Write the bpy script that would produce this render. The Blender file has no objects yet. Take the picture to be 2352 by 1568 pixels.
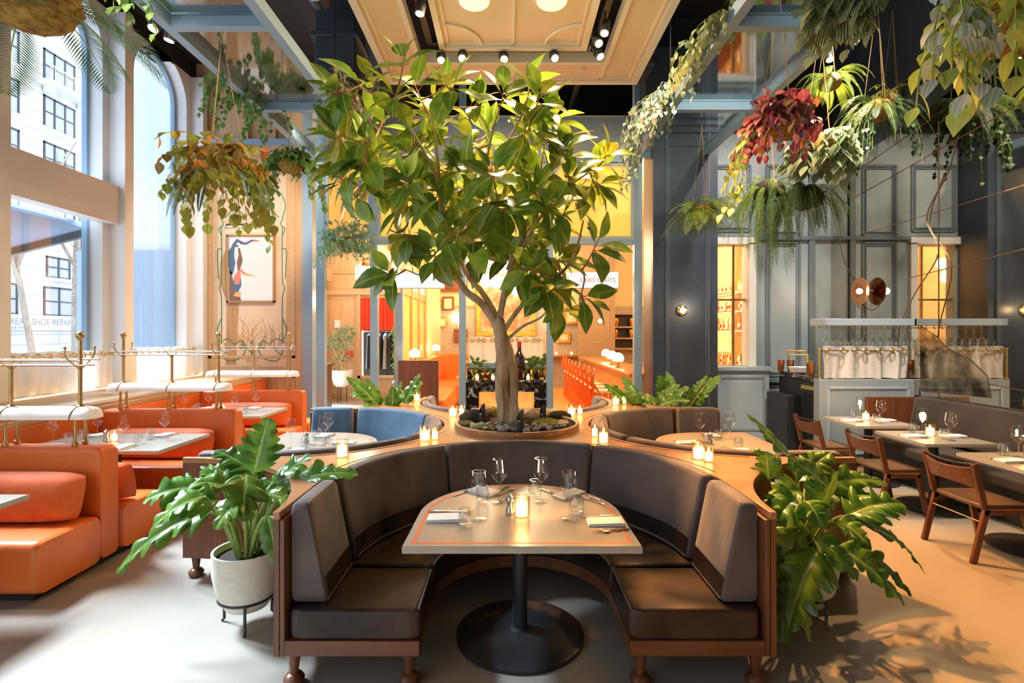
import bpy, math, random
from mathutils import Vector, Matrix
from mathutils.geometry import tessellate_polygon
SC = bpy.context.scene
COL = SC.collection
PI = math.pi
H, F, VX, VY = 1.85, 1220.0, 1166.0, 765.0     # eye height; focal length in pixels; vanishing point


def P(px, py, d):
    """World point at distance d in front of the lens for a measured picture position."""
    return Vector(((px - VX) / F * d, d, H - (py - VY) / F * d))


def PZ(px, py, z):
    """World point at height z (below the eye) for a measured picture position."""
    d = F * (H - z) / (py - VY)
    return Vector(((px - VX) / F * d, d, z))


# ------------------------------------------------------------------ geometry
class G:
    def __init__(self):
        self.v, self.f, self.uv, self.tint, self.cur = [], [], {}, {}, (1, 1, 1)

    def add(self, vs, fs):
        b = len(self.v)
        self.v.extend(tuple(p) for p in vs)
        self.f.extend(tuple(b + i for i in f) for f in fs)
        return b

    def box(self, x0, x1, y0, y1, z0, z1):
        self.add([(x0, y0, z0), (x1, y0, z0), (x1, y1, z0), (x0, y1, z0), (x0, y0, z1), (x1, y0, z1), (x1, y1, z1), (x0, y1, z1)],
                 [(0, 3, 2, 1), (4, 5, 6, 7), (0, 1, 5, 4), (1, 2, 6, 5), (2, 3, 7, 6), (3, 0, 4, 7)])
        return self

    def bar(self, a, b, w, h, up=(0, 0, 1)):
        """Rectangular bar from a to b; w across, h along up."""
        a, b, up = Vector(a), Vector(b), Vector(up)
        d = (b - a).normalized()
        s = d.cross(up)
        s = s.normalized() if s.length > 1e-6 else Vector((1, 0, 0))
        u = s.cross(d).normalized()
        vs = [p + s * (w / 2 * i) + u * (h / 2 * j) for p in (a, b) for i, j in ((-1, -1), (1, -1), (1, 1), (-1, 1))]
        self.add(vs, [(3, 2, 1, 0), (4, 5, 6, 7), (0, 1, 5, 4), (1, 2, 6, 5), (2, 3, 7, 6), (3, 0, 4, 7)])
        return self

    def tube(self, pts, r, n=8, caps=True):
        pts = [Vector(p) for p in pts]
        m = len(pts)
        rs = r if isinstance(r, (list, tuple)) else [r] * m
        prev = None
        b = len(self.v)
        for i, p in enumerate(pts):
            t = (pts[min(i + 1, m - 1)] - pts[max(i - 1, 0)])
            t = t.normalized() if t.length > 1e-9 else Vector((0, 0, 1))
            if prev is None:
                q = Vector((0, 0, 1)) if abs(t.z) < .9 else Vector((1, 0, 0))
                s = t.cross(q).normalized()
            else:
                s = prev - t * prev.dot(t)
                s = s.normalized() if s.length > 1e-6 else t.orthogonal().normalized()
            prev = s
            u = t.cross(s)
            for k in range(n):
                a = 2 * PI * k / n
                self.v.append(tuple(p + (s * math.cos(a) + u * math.sin(a)) * rs[i]))
        for i in range(m - 1):
            for k in range(n):
                k2 = (k + 1) % n
                self.f.append((b + i * n + k, b + i * n + k2, b + (i + 1) * n + k2, b + (i + 1) * n + k))
        if caps:
            self.f.append(tuple(b + k for k in range(n - 1, -1, -1)))
            self.f.append(tuple(b + (m - 1) * n + k for k in range(n)))
        return self

    def cyl(self, a, b, r0, r1=None, n=16):
        return self.tube([a, b], [r0, r0 if r1 is None else r1], n)

    def lathe(self, prof, n=24, at=(0, 0, 0), ribs=0, rib_amp=0):
        b = len(self.v)
        x, y, z = at
        for r, h in prof:
            for k in range(n):
                a = 2 * PI * k / n
                rr = r + (rib_amp * math.cos(a * ribs) if ribs else 0)
                self.v.append((x + rr * math.cos(a), y + rr * math.sin(a), z + h))
        for i in range(len(prof) - 1):
            for k in range(n):
                k2 = (k + 1) % n
                self.f.append((b + i * n + k, b + i * n + k2, b + (i + 1) * n + k2, b + (i + 1) * n + k))
        if prof[0][0] > 1e-4:
            self.f.append(tuple(b + k for k in range(n - 1, -1, -1)))
        if prof[-1][0] > 1e-4:
            m = (len(prof) - 1) * n
            self.f.append(tuple(b + m + k for k in range(n)))
        return self

    def open_lathe(self, prof, n=24, at=(0, 0, 0)):
        k0 = len(self.f)
        self.lathe(prof, n, at)
        self.f = self.f[:k0] + [f for f in self.f[k0:] if len(f) == 4]
        return self

    def ball(self, c, r, n=14, sq=(1, 1, 1), jit=0, rnd=None):
        m = max(5, n // 2)
        b = len(self.v)
        c = Vector(c)
        for i in range(m + 1):
            th = PI * i / m
            for k in range(n):
                a = 2 * PI * k / n
                q = 1 + (rnd.uniform(-jit, jit) if rnd and 0 < i < m else 0)
                self.v.append(tuple(c + Vector((math.sin(th) * math.cos(a) * sq[0], math.sin(th) * math.sin(a) * sq[1], math.cos(th) * sq[2])) * r * q))
        for i in range(m):
            for k in range(n):
                k2 = (k + 1) % n
                self.f.append((b + i * n + k, b + (i + 1) * n + k, b + (i + 1) * n + k2, b + i * n + k2))
        return self

    def prism(self, poly, z0, z1, holes=(), map3=None):
        loops = [list(poly)] + [list(h) for h in holes]
        flat = [p for l in loops for p in l]
        n = len(flat)
        fn = map3 or (lambda x, y, z: (x, y, z))
        b = len(self.v)
        self.v.extend(tuple(fn(p[0], p[1], z1)) for p in flat)
        self.v.extend(tuple(fn(p[0], p[1], z0)) for p in flat)
        for t in tessellate_polygon([[Vector((p[0], p[1], 0)) for p in l] for l in loops]):
            p, q, r = (flat[i] for i in t)
            if (q[0] - p[0]) * (r[1] - p[1]) - (q[1] - p[1]) * (r[0] - p[0]) < 0:
                t = (t[0], t[2], t[1])
            self.f.append(tuple(b + i for i in t))
            self.f.append(tuple(b + n + i for i in reversed(t)))
        k = 0
        for l in loops:
            m = len(l)
            for i in range(m):
                j = (i + 1) % m
                self.f.append((b + n + k + i, b + n + k + j, b + k + j, b + k + i))
            k += m
        return self

    def sweep(self, prof, frames, closed=False):
        """prof: (u, z) loop; frames: (point, inward unit vector)."""
        b = len(self.v)
        n, m = len(prof), len(frames)
        for fr in frames:
            p, inn = fr[0], fr[1]
            pr = fr[2] if len(fr) > 2 else prof
            for u, z in pr:
                self.v.append((p[0] + inn[0] * u, p[1] + inn[1] * u, z))
        for i in range(m if closed else m - 1):
            i2 = (i + 1) % m
            for k in range(n):
                k2 = (k + 1) % n
                self.f.append((b + i * n + k, b + i * n + k2, b + i2 * n + k2, b + i2 * n + k))
        if not closed:
            self.f.append(tuple(b + k for k in range(n)))
            self.f.append(tuple(b + (m - 1) * n + k for k in range(n - 1, -1, -1)))
        return self

    def leaf(self, base, d, nrm, L, W, curl=.2, fold=.15, prof=(0.08, .8, 1, .75, 0.03), tint=(1, 1, 1), twist=0):
        d = Vector(d).normalized()
        nrm = Vector(nrm)
        s = d.cross(nrm)
        s = s.normalized() if s.length > 1e-5 else d.orthogonal().normalized()
        u = s.cross(d).normalized()
        m = len(prof)
        b = len(self.v)
        base = Vector(base)
        for i, w in enumerate(prof):
            t = i / (m - 1)
            c = base + d * (L * t * (1 - .25 * abs(curl) * t)) - u * (curl * L * t * t)
            hw = W * .5 * w
            self.v.append(tuple(c - s * hw + u * fold * hw))
            self.v.append(tuple(c))
            self.v.append(tuple(c + s * hw + u * fold * hw))
            for j in range(3):
                self.uv[b + i * 3 + j] = (.5 + (j - 1) * .5 * w, t)
                self.tint[b + i * 3 + j] = tint
        for i in range(m - 1):
            q = b + i * 3
            self.f.append((q, q + 1, q + 4, q + 3))
            self.f.append((q + 1, q + 2, q + 5, q + 4))
        return self

    def blade(self, base, d, nrm, L, W, tint=(1, 1, 1), droop=0):
        """small three-point leaflet"""
        d = Vector(d).normalized()
        s = d.cross(Vector(nrm))
        s = s.normalized() if s.length > 1e-5 else d.orthogonal().normalized()
        b = len(self.v)
        base = Vector(base)
        tip = base + d * L + Vector((0, 0, -droop * L))
        mid = base + d * L * .45 + Vector((0, 0, -droop * L * .2))
        for p, t in ((base, (.5, 0)), (mid - s * W / 2, (0, .5)), (tip, (.5, 1)), (mid + s * W / 2, (1, .5))):
            self.uv[len(self.v)] = t
            self.tint[len(self.v)] = tint
            self.v.append(tuple(p))
        self.f.append((b, b + 1, b + 2, b + 3))
        return self

    def move(self, fn, start=0):
        for i in range(start, len(self.v)):
            self.v[i] = tuple(fn(Vector(self.v[i])))
        return self

    def build(self, name, mat, parent=None, loc=None, rz=0, smooth=True, bevel=0, angle=38, seg=2):
        me = bpy.data.meshes.new(name)
        me.from_pydata(self.v, [], self.f)
        if self.uv:
            l = me.uv_layers.new(name='UVMap')
            for lp in me.loops:
                l.data[lp.index].uv = self.uv.get(lp.vertex_index, (0, 0))
        if self.tint:
            a = me.color_attributes.new('tint', 'FLOAT_COLOR', 'POINT')
            for i in range(len(me.vertices)):
                c = self.tint.get(i, (1, 1, 1))
                a.data[i].color = (c[0], c[1], c[2], 1)
        if smooth:
            me.polygons.foreach_set('use_smooth', [True] * len(me.polygons))
            try:
                me.set_sharp_from_angle(angle=math.radians(angle))
            except Exception:
                pass
        me.materials.append(mat)
        o = bpy.data.objects.new(name, me)
        COL.objects.link(o)
        if parent is not None:
            o.parent = parent
        if loc is not None:
            o.location = loc
        o.rotation_euler.z = rz
        if bevel:
            md = o.modifiers.new('soft_edge', 'BEVEL')
            md.width, md.segments, md.limit_method = bevel, seg, 'ANGLE'
            md.angle_limit = math.radians(40)
        return o


LABELS = {}


def tag(o, label, cat, group=None, kind=None):
    n = len(label.split())
    if not 4 <= n <= 16:
        print('LABEL LENGTH', n, label)
    k = label.lower()
    if k in LABELS and (group is None or LABELS[k] != group):
        print('LABEL TWICE', label)
    LABELS[k] = group
    o['label'], o['category'] = label, cat
    if group:
        o['group'] = group
    if kind:
        o['kind'] = kind
    return o


def thing(name, label, cat, loc=(0, 0, 0), rz=0, group=None):
    o = bpy.data.objects.new(name, None)
    COL.objects.link(o)
    o.empty_display_size = .1
    o.location = loc
    o.rotation_euler.z = rz
    return tag(o, label, cat, group)


def struct(o):
    o['kind'] = 'structure'
    return o


def kids(o):
    return [c for c in bpy.data.objects if c.parent == o]


KID = {}


def dup(root, label, loc, rz=0, group=None):
    if root.name not in KID:
        KID[root.name] = [(c, kids(c)) for c in kids(root)]
    r = root.copy()
    COL.objects.link(r)
    r.location = loc
    r.rotation_euler.z = rz
    for c, sub in KID[root.name]:
        k = c.copy()
        COL.objects.link(k)
        k.parent = r
        for s in sub:
            q = s.copy()
            COL.objects.link(q)
            q.parent = k
    if 'group' in r.keys() and group is None:
        group = r['group']
    return tag(r, label, r['category'], group)


def rrect(u0, u1, z0, z1, r, n=4):
    """rounded rectangle loop, anticlockwise"""
    out = []
    for cx, cz, a0 in ((u1 - r, z1 - r, 0), (u0 + r, z1 - r, 90), (u0 + r, z0 + r, 180), (u1 - r, z0 + r, 270)):
        for i in range(n + 1):
            a = math.radians(a0 + 90 * i / n)
            out.append((cx + r * math.cos(a), cz + r * math.sin(a)))
    return out


def arc(cx, cy, r, a0, a1, n):
    return [(cx + r * math.cos(math.radians(a0 + (a1 - a0) * i / n)), cy + r * math.sin(math.radians(a0 + (a1 - a0) * i / n))) for i in range(n + 1)]


# ------------------------------------------------------------------ materials
def _new(name):
    m = bpy.data.materials.new(name)
    m.use_nodes = True
    nt = m.node_tree
    nt.nodes.clear()
    out = nt.nodes.new('ShaderNodeOutputMaterial')
    return m, nt, out


def _N(nt, t, **kw):
    n = nt.nodes.new('ShaderNode' + t)
    for k, v in kw.items():
        if k in n.inputs:
            n.inputs[k].default_value = v
        else:
            setattr(n, k, v)
    return n


def c4(c):
    return (c[0], c[1], c[2], 1)


def ramp(nt, a, b, p0=.35, p1=.65):
    r = nt.nodes.new('ShaderNodeValToRGB')
    r.color_ramp.elements[0].position, r.color_ramp.elements[1].position = p0, p1
    r.color_ramp.elements[0].color, r.color_ramp.elements[1].color = c4(a), c4(b)
    return r


def mat(name, col, rough=.5, metal=0, col2=None, scale=(4, 4, 4), detail=4, p0=.35, p1=.65, bump=0, bscale=None, sheen=0, spec=.5,
        coat=0, emit=None, estr=0, transl=0, dist=0, alpha=None):
    m, nt, out = _new(name)
    b = _N(nt, 'BsdfPrincipled', Roughness=rough, Metallic=metal)
    b.inputs['Base Color'].default_value = c4(col)
    b.inputs['Specular IOR Level'].default_value = spec
    b.inputs['Sheen Weight'].default_value = sheen
    b.inputs['Sheen Roughness'].default_value = .4
    b.inputs['Coat Weight'].default_value = coat
    b.inputs['Coat Roughness'].default_value = .15
    L = nt.links.new
    if emit:
        b.inputs['Emission Color'].default_value = c4(emit)
        b.inputs['Emission Strength'].default_value = estr
    if col2 is not None or bump:
        tc = _N(nt, 'TexCoord')
        mp = _N(nt, 'Mapping')
        mp.inputs['Scale'].default_value = scale
        L(tc.outputs['Object'], mp.inputs['Vector'])
        nz = _N(nt, 'TexNoise', Scale=1.0, Detail=detail, Distortion=dist)
        L(mp.outputs['Vector'], nz.inputs['Vector'])
        if col2 is not None:
            r = ramp(nt, col, col2, p0, p1)
            L(nz.outputs['Fac'], r.inputs['Fac'])
            L(r.outputs['Color'], b.inputs['Base Color'])
        if bump:
            src = nz
            if bscale:
                mp2 = _N(nt, 'Mapping')
                mp2.inputs['Scale'].default_value = bscale
                L(tc.outputs['Object'], mp2.inputs['Vector'])
                src = _N(nt, 'TexNoise', Scale=1.0, Detail=3.0)
                L(mp2.outputs['Vector'], src.inputs['Vector'])
            bp = _N(nt, 'Bump', Strength=bump, Distance=.02)
            L(src.outputs['Fac'], bp.inputs['Height'])
            L(bp.outputs['Normal'], b.inputs['Normal'])
    if transl:
        tr = _N(nt, 'BsdfTranslucent')
        tr.inputs['Color'].default_value = c4(col)
        mx = _N(nt, 'MixShader', Fac=transl)
        L(b.outputs[0], mx.inputs[1])
        L(tr.outputs[0], mx.inputs[2])
        L(mx.outputs[0], out.inputs[0])
    else:
        L(b.outputs[0], out.inputs[0])
    return m


def wood(name, a, b, axis='z', rough=.4, coat=.1, s=1.0):
    sc = {'x': (1.2, 22, 22), 'y': (22, 1.2, 22), 'z': (22, 22, 1.2)}[axis]
    return mat(name, a, rough, col2=b, scale=tuple(k * s for k in sc), detail=5, p0=.3, p1=.72, bump=.05, coat=coat, dist=.6)


def leafmat(name, col, col2, rib=None, stripe=0, stripe_col=None, rough=.35, transl=.25, stripes=11):
    """leaf: tint attribute times a noisy green, paler midrib, optional watermelon stripes from UV"""
    m, nt, out = _new(name)
    L = nt.links.new
    b = _N(nt, 'BsdfPrincipled', Roughness=rough)
    at = _N(nt, 'Attribute', attribute_name='tint')
    tc = _N(nt, 'TexCoord')
    nz = _N(nt, 'TexNoise', Scale=9.0, Detail=2.0)
    L(tc.outputs['Object'], nz.inputs['Vector'])
    r = ramp(nt, col, col2, .35, .65)
    L(nz.outputs['Fac'], r.inputs['Fac'])
    mul = _N(nt, 'MixRGB', blend_type='MULTIPLY', Fac=1.0)
    L(r.outputs['Color'], mul.inputs[1])
    L(at.outputs['Color'], mul.inputs[2])
    colout = mul.outputs[0]
    sp = _N(nt, 'SeparateXYZ')
    L(tc.outputs['UV'], sp.inputs[0])
    if stripe:
        # stripes that run with the length of the leaf, bowed
        a = _N(nt, 'Math', operation='MULTIPLY')
        L(sp.outputs['X'], a.inputs[0])
        a.inputs[1].default_value = stripes * 2 * PI
        s = _N(nt, 'Math', operation='COSINE')
        L(a.outputs[0], s.inputs[0])
        g = _N(nt, 'Math', operation='GREATER_THAN')
        L(s.outputs[0], g.inputs[0])
        g.inputs[1].default_value = .15
        k = _N(nt, 'Math', operation='MULTIPLY')
        L(g.outputs[0], k.inputs[0])
        k.inputs[1].default_value = stripe
        mx = _N(nt, 'MixRGB')
        L(k.outputs[0], mx.inputs[0])
        L(colout, mx.inputs[1])
        mx.inputs[2].default_value = c4(stripe_col)
        colout = mx.outputs[0]
    if rib:
        a = _N(nt, 'Math', operation='SUBTRACT')
        L(sp.outputs['X'], a.inputs[0])
        a.inputs[1].default_value = .5
        s = _N(nt, 'Math', operation='ABSOLUTE')
        L(a.outputs[0], s.inputs[0])
        g = _N(nt, 'Math', operation='LESS_THAN')
        L(s.outputs[0], g.inputs[0])
        g.inputs[1].default_value = .035
        k = _N(nt, 'Math', operation='MULTIPLY')
        L(g.outputs[0], k.inputs[0])
        k.inputs[1].default_value = .7
        mx = _N(nt, 'MixRGB')
        L(k.outputs[0], mx.inputs[0])
        L(colout, mx.inputs[1])
        mx.inputs[2].default_value = c4(rib)
        colout = mx.outputs[0]
    L(colout, b.inputs['Base Color'])
    tr = _N(nt, 'BsdfTranslucent')
    L(colout, tr.inputs['Color'])
    mx = _N(nt, 'MixShader', Fac=transl)
    L(b.outputs[0], mx.inputs[1])
    L(tr.outputs[0], mx.inputs[2])
    L(mx.outputs[0], out.inputs[0])
    return m


def glass(name, tint=(1, 1, 1), gl=.9, rough=0.0, ior=1.45, base=0.0):
    """thin clear glass: see-through with a Fresnel reflection"""
    m, nt, out = _new(name)
    L = nt.links.new
    t = _N(nt, 'BsdfTransparent')
    t.inputs['Color'].default_value = c4(tint)
    g = _N(nt, 'BsdfGlossy', Roughness=rough)
    g.inputs['Color'].default_value = (gl, gl, gl, 1)
    lw = _N(nt, 'LayerWeight', Blend=.5)
    pw = _N(nt, 'Math', operation='POWER')
    L(lw.outputs['Facing'], pw.inputs[0])
    pw.inputs[1].default_value = 4.0
    ad = _N(nt, 'Math', operation='MULTIPLY_ADD')
    L(pw.outputs[0], ad.inputs[0])
    ad.inputs[1].default_value = .9 - base
    ad.inputs[2].default_value = .05 + base
    mx = _N(nt, 'MixShader')
    L(ad.outputs[0], mx.inputs[0])
    L(t.outputs[0], mx.inputs[1])
    L(g.outputs[0], mx.inputs[2])
    L(mx.outputs[0], out.inputs[0])
    return m


def emis(name, col, s):
    m, nt, out = _new(name)
    e = _N(nt, 'Emission', Strength=s)
    e.inputs['Color'].default_value = c4(col)
    nt.links.new(e.outputs[0], out.inputs[0])
    return m


def bricks(name, c1, c2, mortar, bw, bh, rough=.3, msize=.01, vec=None, bumpy=.15):
    """tiled or coursed surface; vec: which object axes give (u, v)"""
    m, nt, out = _new(name)
    L = nt.links.new
    tc = _N(nt, 'TexCoord')
    sp = _N(nt, 'SeparateXYZ')
    cb = _N(nt, 'CombineXYZ')
    L(tc.outputs['Object'], sp.inputs[0])
    L(sp.outputs[vec[0]], cb.inputs['X'])
    L(sp.outputs[vec[1]], cb.inputs['Y'])
    br = _N(nt, 'TexBrick', Scale=1.0)
    br.inputs['Color1'].default_value, br.inputs['Color2'].default_value, br.inputs['Mortar'].default_value = c4(c1), c4(c2), c4(mortar)
    br.inputs['Brick Width'].default_value, br.inputs['Row Height'].default_value, br.inputs['Mortar Size'].default_value = bw, bh, msize
    L(cb.outputs[0], br.inputs['Vector'])
    b = _N(nt, 'BsdfPrincipled', Roughness=rough)
    L(br.outputs['Color'], b.inputs['Base Color'])
    nz = _N(nt, 'TexNoise', Scale=18.0)
    L(tc.outputs['Object'], nz.inputs['Vector'])
    bp = _N(nt, 'Bump', Strength=bumpy, Distance=.02)
    L(nz.outputs['Fac'], bp.inputs['Height'])
    L(bp.outputs['Normal'], b.inputs['Normal'])
    L(b.outputs[0], out.inputs[0])
    return m
EXPOSURE, SKY, SUN, SPOTK, BARK = 1.2, 1.35, 21.0, 1.1, .48
# ------------------------------------------------------------------ material set
m_floor = mat('polished_concrete', (.315, .272, .215), .33, col2=(.40, .355, .295), scale=(.9, .9, .9), detail=9, p0=.3, p1=.7, bump=.02, bscale=(30, 30, 30), dist=.4)
m_cream = mat('cream_paint', (.72, .71, .70), .45, col2=(.75, .74, .73), scale=(1, 1, 1))
m_white = mat('white_paint', (.80, .79, .77), .4)
m_blue = mat('blue_grey_paint', (.235, .36, .49), .4, col2=(.265, .39, .52), scale=(.7, .7, .7))
m_pale = mat('pale_grey_paint', (.36, .45, .53), .45, col2=(.40, .49, .57), scale=(.6, .6, .6))
m_grey = mat('sage_grey_paint', (.25, .31, .345), .42, col2=(.30, .36, .395), scale=(.8, .8, .8))
m_greyd = mat('darker_grey_paint', (.13, .165, .19), .42)
m_navy = mat('navy_paint', (.036, .05, .078), .38, col2=(.045, .06, .09), scale=(1, 1, 1))
m_black = mat('black_ceiling', (.012, .009, .009), .8)
m_duct = mat('dark_duct_paint', (.03, .034, .045), .5)
m_steel = mat('black_steel', (.018, .018, .021), .42, col2=(.03, .03, .034), scale=(5, 5, 5))
m_oak = wood('pale_oak', (.50, .31, .16), (.62, .42, .24), 'z', .42)
m_oakh = wood('pale_oak_rail', (.50, .31, .16), (.61, .41, .23), 'x', .42)
m_oaky = wood('oak_ledge', (.42, .25, .12), (.54, .35, .18), 'y', .4)
m_walnut = wood('walnut', (.115, .038, .016), (.205, .072, .028), 'z', .38)
m_walnutx = wood('walnut_rail', (.115, .038, .016), (.205, .072, .028), 'x', .38)
m_ctop = mat('waxed_wood_top', (.36, .16, .06), .34, col2=(.45, .21, .085), scale=(2, 7, 2), detail=5, coat=.15)
m_orange = mat('orange_leather', (.74, .155, .022), .36, col2=(.82, .19, .032), scale=(2, 2, 2), bump=.06, bscale=(14, 14, 14), spec=.45)
m_orangev = mat('orange_velvet', (.70, .10, .010), .75, col2=(.80, .15, .02), scale=(5, 5, 3), bump=.35, bscale=(9, 9, 4), sheen=.5)
m_velvet = mat('taupe_velvet', (.085, .066, .062), .72, col2=(.14, .108, .098), scale=(3.5, 3.5, 3.5), detail=5, bump=.22, bscale=(9, 9, 3), sheen=.45)
m_velvet_daylit = mat('daylight_blue_velvet', (.035, .095, .165), .7, col2=(.065, .15, .24), scale=(3.5, 3.5, 3.5), detail=5, bump=.18, bscale=(10, 10, 3), sheen=.5)  # the taupe velvet with the blue of daylight put into its colour
m_leath = mat('dark_brown_leather', (.016, .010, .009), .40, col2=(.075, .040, .026), scale=(2.6, 2.6, 2.6), detail=6, p0=.36, p1=.72, bump=.22, bscale=(9, 9, 9), spec=.36, dist=.8)
m_pipe = mat('grey_piping', (.21, .17, .16), .6)
m_brass = mat('aged_brass', (.42, .27, .11), .33, 1, col2=(.56, .38, .17), scale=(6, 6, 6))
m_brassb = mat('polished_brass', (.83, .56, .19), .22, 1)
m_copper = mat('copper', (.72, .30, .13), .22, 1)
m_ttop = mat('stone_grey_laminate', (.25, .225, .185), .3, col2=(.30, .275, .23), scale=(2.5, 2.5, 2.5), detail=6, p0=.3, p1=.7)
m_tedge = mat('pale_table_edge', (.44, .41, .34), .4)
m_inlay = mat('orange_inlay', (.80, .13, .03), .4)
m_linen = mat('white_linen', (.80, .76, .70), .85, col2=(.86, .82, .77), scale=(30, 30, 30), bump=.1, transl=.3)
m_napkin = mat('white_napkin', (.86, .85, .84), .8, bump=.05, bscale=(60, 60, 60))
m_cutlery = mat('pale_gold_cutlery', (.72, .62, .50), .2, 1)
m_millm = mat('brushed_steel', (.55, .53, .50), .25, 1)
m_glass = glass('clear_glass', (.94, .955, .96), 1.0, base=.03)
m_pane = glass('window_glass', (.97, .985, 1), .8, base=0.0)
m_tray = glass('reeded_canopy_glass', (.72, .80, .80), .9, .05, base=.20)
m_ribbed = glass('ribbed_candle_glass', (1, .93, .80), 1.0, .05, base=.10)
m_flame = emis('candle_glow', (1, .62, .25), 22)
m_opal = mat('lit_opal_glass', (.80, .77, .72), .3, emit=(1, .84, .66), estr=.07, transl=.15)
m_globe = emis('lit_globe', (1, .76, .46), 5)
m_bulb = emis('spot_bulb', (1, .66, .30), 30)
m_sign = emis('lit_sign_face', (1, .93, .90), .62)
m_signt = mat('faded_pink_lettering', (.55, .38, .38), .6)
m_strip = emis('warm_light_strip', (1, .62, .26), 4)
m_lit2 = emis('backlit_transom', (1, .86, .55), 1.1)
m_lit = emis('lit_shade', (1, .84, .6), 5)
m_tile = bricks('glazed_tile', (.40, .36, .30), (.46, .41, .35), (.55, .50, .43), .13, .13, .18, .006, 'XZ', .4)
m_yellow = mat('warm_cream_wall', (.85, .72, .44), .6)
m_tan = mat('tan_paint', (.32, .23, .14), .45)
m_redc = mat('red_curtain', (.62, .045, .01), .8, sheen=.3)
m_amber = mat('amber_reeded_glass', (.90, .66, .26), .3, bump=.5, bscale=(60, .5, .5), transl=.65, emit=(1, .68, .22), estr=.22)  # faint emission stands in for the bar light behind the panes
m_cane = mat('peach_woven_panel', (.88, .66, .44), .7, col2=(.90, .69, .47), scale=(60, 60, 60))
m_canet = mat('cream_bead_trim', (.92, .82, .66), .5)
m_pot = mat('white_pot', (.62, .58, .50), .6, col2=(.68, .64, .56), scale=(20, 20, 20), bump=.1)
m_potw = mat('glossy_white_pot', (.80, .78, .75), .3)
m_moss = mat('coir_moss', (.20, .105, .02), .95, col2=(.42, .26, .05), scale=(16, 16, 50), bump=1, bscale=(25, 25, 60))
m_soil = mat('dark_soil', (.03, .02, .012), .95, bump=.6, bscale=(30, 30, 30))
m_mossg = mat('green_moss', (.10, .12, .012), .95, col2=(.28, .27, .03), scale=(25, 25, 25), bump=1, bscale=(60, 60, 60))
m_stone = mat('river_pebble', (.30, .27, .24), .5, col2=(.50, .46, .41), scale=(8, 8, 8))
m_bark = mat('pale_bark', (.33, .22, .12), .85, col2=(.60, .48, .30), scale=(9, 9, 3.5), detail=8, bump=.8, bscale=(20, 20, 7))
m_twig = mat('red_brown_twig', (.33, .13, .05), .7, col2=(.42, .20, .08), scale=(10, 10, 10))
m_stem = mat('green_stem', (.24, .33, .07), .6)
m_cord = mat('tan_cord', (.45, .27, .12), .8)
m_marble = mat('black_marble', (.008, .008, .009), .2, col2=(.55, .53, .52), scale=(7, 7, 7), detail=8, p0=.53, p1=.68, dist=1.6)
m_facade = bricks('white_facade', (.62, .62, .63), (.66, .66, .67), (.40, .40, .42), 9, .62, .7, .03, 'YZ', .05)
m_frame_ext = mat('dark_window_frame', (.05, .055, .065), .5)
m_paneext = mat('pale_blinds', (.42, .44, .47), .3)
m_awn = mat('slate_awning', (.16, .20, .27), .7)
m_bark2 = mat('grey_bark', (.20, .17, .14), .9, col2=(.34, .30, .26), scale=(6, 6, 3))
m_mirror = mat('antique_mirror', (.62, .58, .50), .03, 1, col2=(.40, .35, .28), scale=(1.0, 1.0, 1.6), detail=9, p0=.42, p1=.75)
m_mirrorspot = mat('foxed_mirror', (.42, .37, .28), .10, .95, col2=(.07, .055, .04), scale=(4, 4, 4), detail=9, p0=.36, p1=.62)

# ------------------------------------------------------------------ camera and world
cam = bpy.data.cameras.new('camera')
co = bpy.data.objects.new('camera', cam)
COL.objects.link(co)
co.location = (0, 0, H)
co.rotation_euler = (PI / 2, 0, 0)
cam.sensor_fit, cam.sensor_width = 'HORIZONTAL', 36
cam.lens = 36 * F / 2352
cam.shift_x = (1176 - VX) / 2352
cam.shift_y = -(784 - VY) / 2352
cam.clip_end = 200
SC.camera = co
SC.view_settings.view_transform = 'Standard'
SC.view_settings.look = 'None'
SC.view_settings.gamma = 1
SC.view_settings.exposure = EXPOSURE
SC.view_settings.use_curve_mapping = False
cy = SC.cycles
cy.use_denoising = True
cy.max_bounces, cy.diffuse_bounces, cy.glossy_bounces, cy.transmission_bounces, cy.transparent_max_bounces = 10, 4, 5, 6, 24
cy.caustics_reflective = cy.caustics_refractive = False
cy.sample_clamp_indirect = 3.0
w = bpy.data.worlds.new('overcast_sky')
SC.world = w
w.use_nodes = True
bg = w.node_tree.nodes['Background']
bg.inputs[0].default_value = (.78, .88, 1, 1)
bg.inputs[1].default_value = SKY


def lamp(kind, name, loc, e, col, to=None, size=.1, spot=60, blend=.6, angle=.3, shape=None, size_y=None):
    l = bpy.data.lights.new(name, kind)
    l.energy, l.color = e, col
    if kind == 'SPOT':
        l.spot_size, l.spot_blend, l.shadow_soft_size = math.radians(spot), blend, size
    elif kind == 'POINT':
        l.shadow_soft_size = size
    elif kind == 'AREA':
        l.size = size
        if shape:
            l.shape = shape
        if size_y:
            l.size_y = size_y
    elif kind == 'SUN':
        l.angle = angle
    o = bpy.data.objects.new(name, l)
    COL.objects.link(o)
    o.location = loc
    if to is not None:
        o.rotation_euler = (Vector(to) - Vector(loc)).to_track_quat('-Z', 'Y').to_euler()
    return o


WARM = (1, .60, .27)
lamp('SUN', 'hazy_daylight', (-12, 8, 16), SUN, (.72, .86, 1), (-12 + 1, 8 - .42, 16 - 1.28), angle=math.radians(22))

# ------------------------------------------------------------------ shell
struct(G().box(-6.9, 6.4, -3, 20, -.12, 0).build('floor', m_floor, smooth=False))
struct(G().box(-6.9, 6.4, -3, 20, 7.3, 7.4).build('ceiling', m_black, smooth=False))
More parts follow.
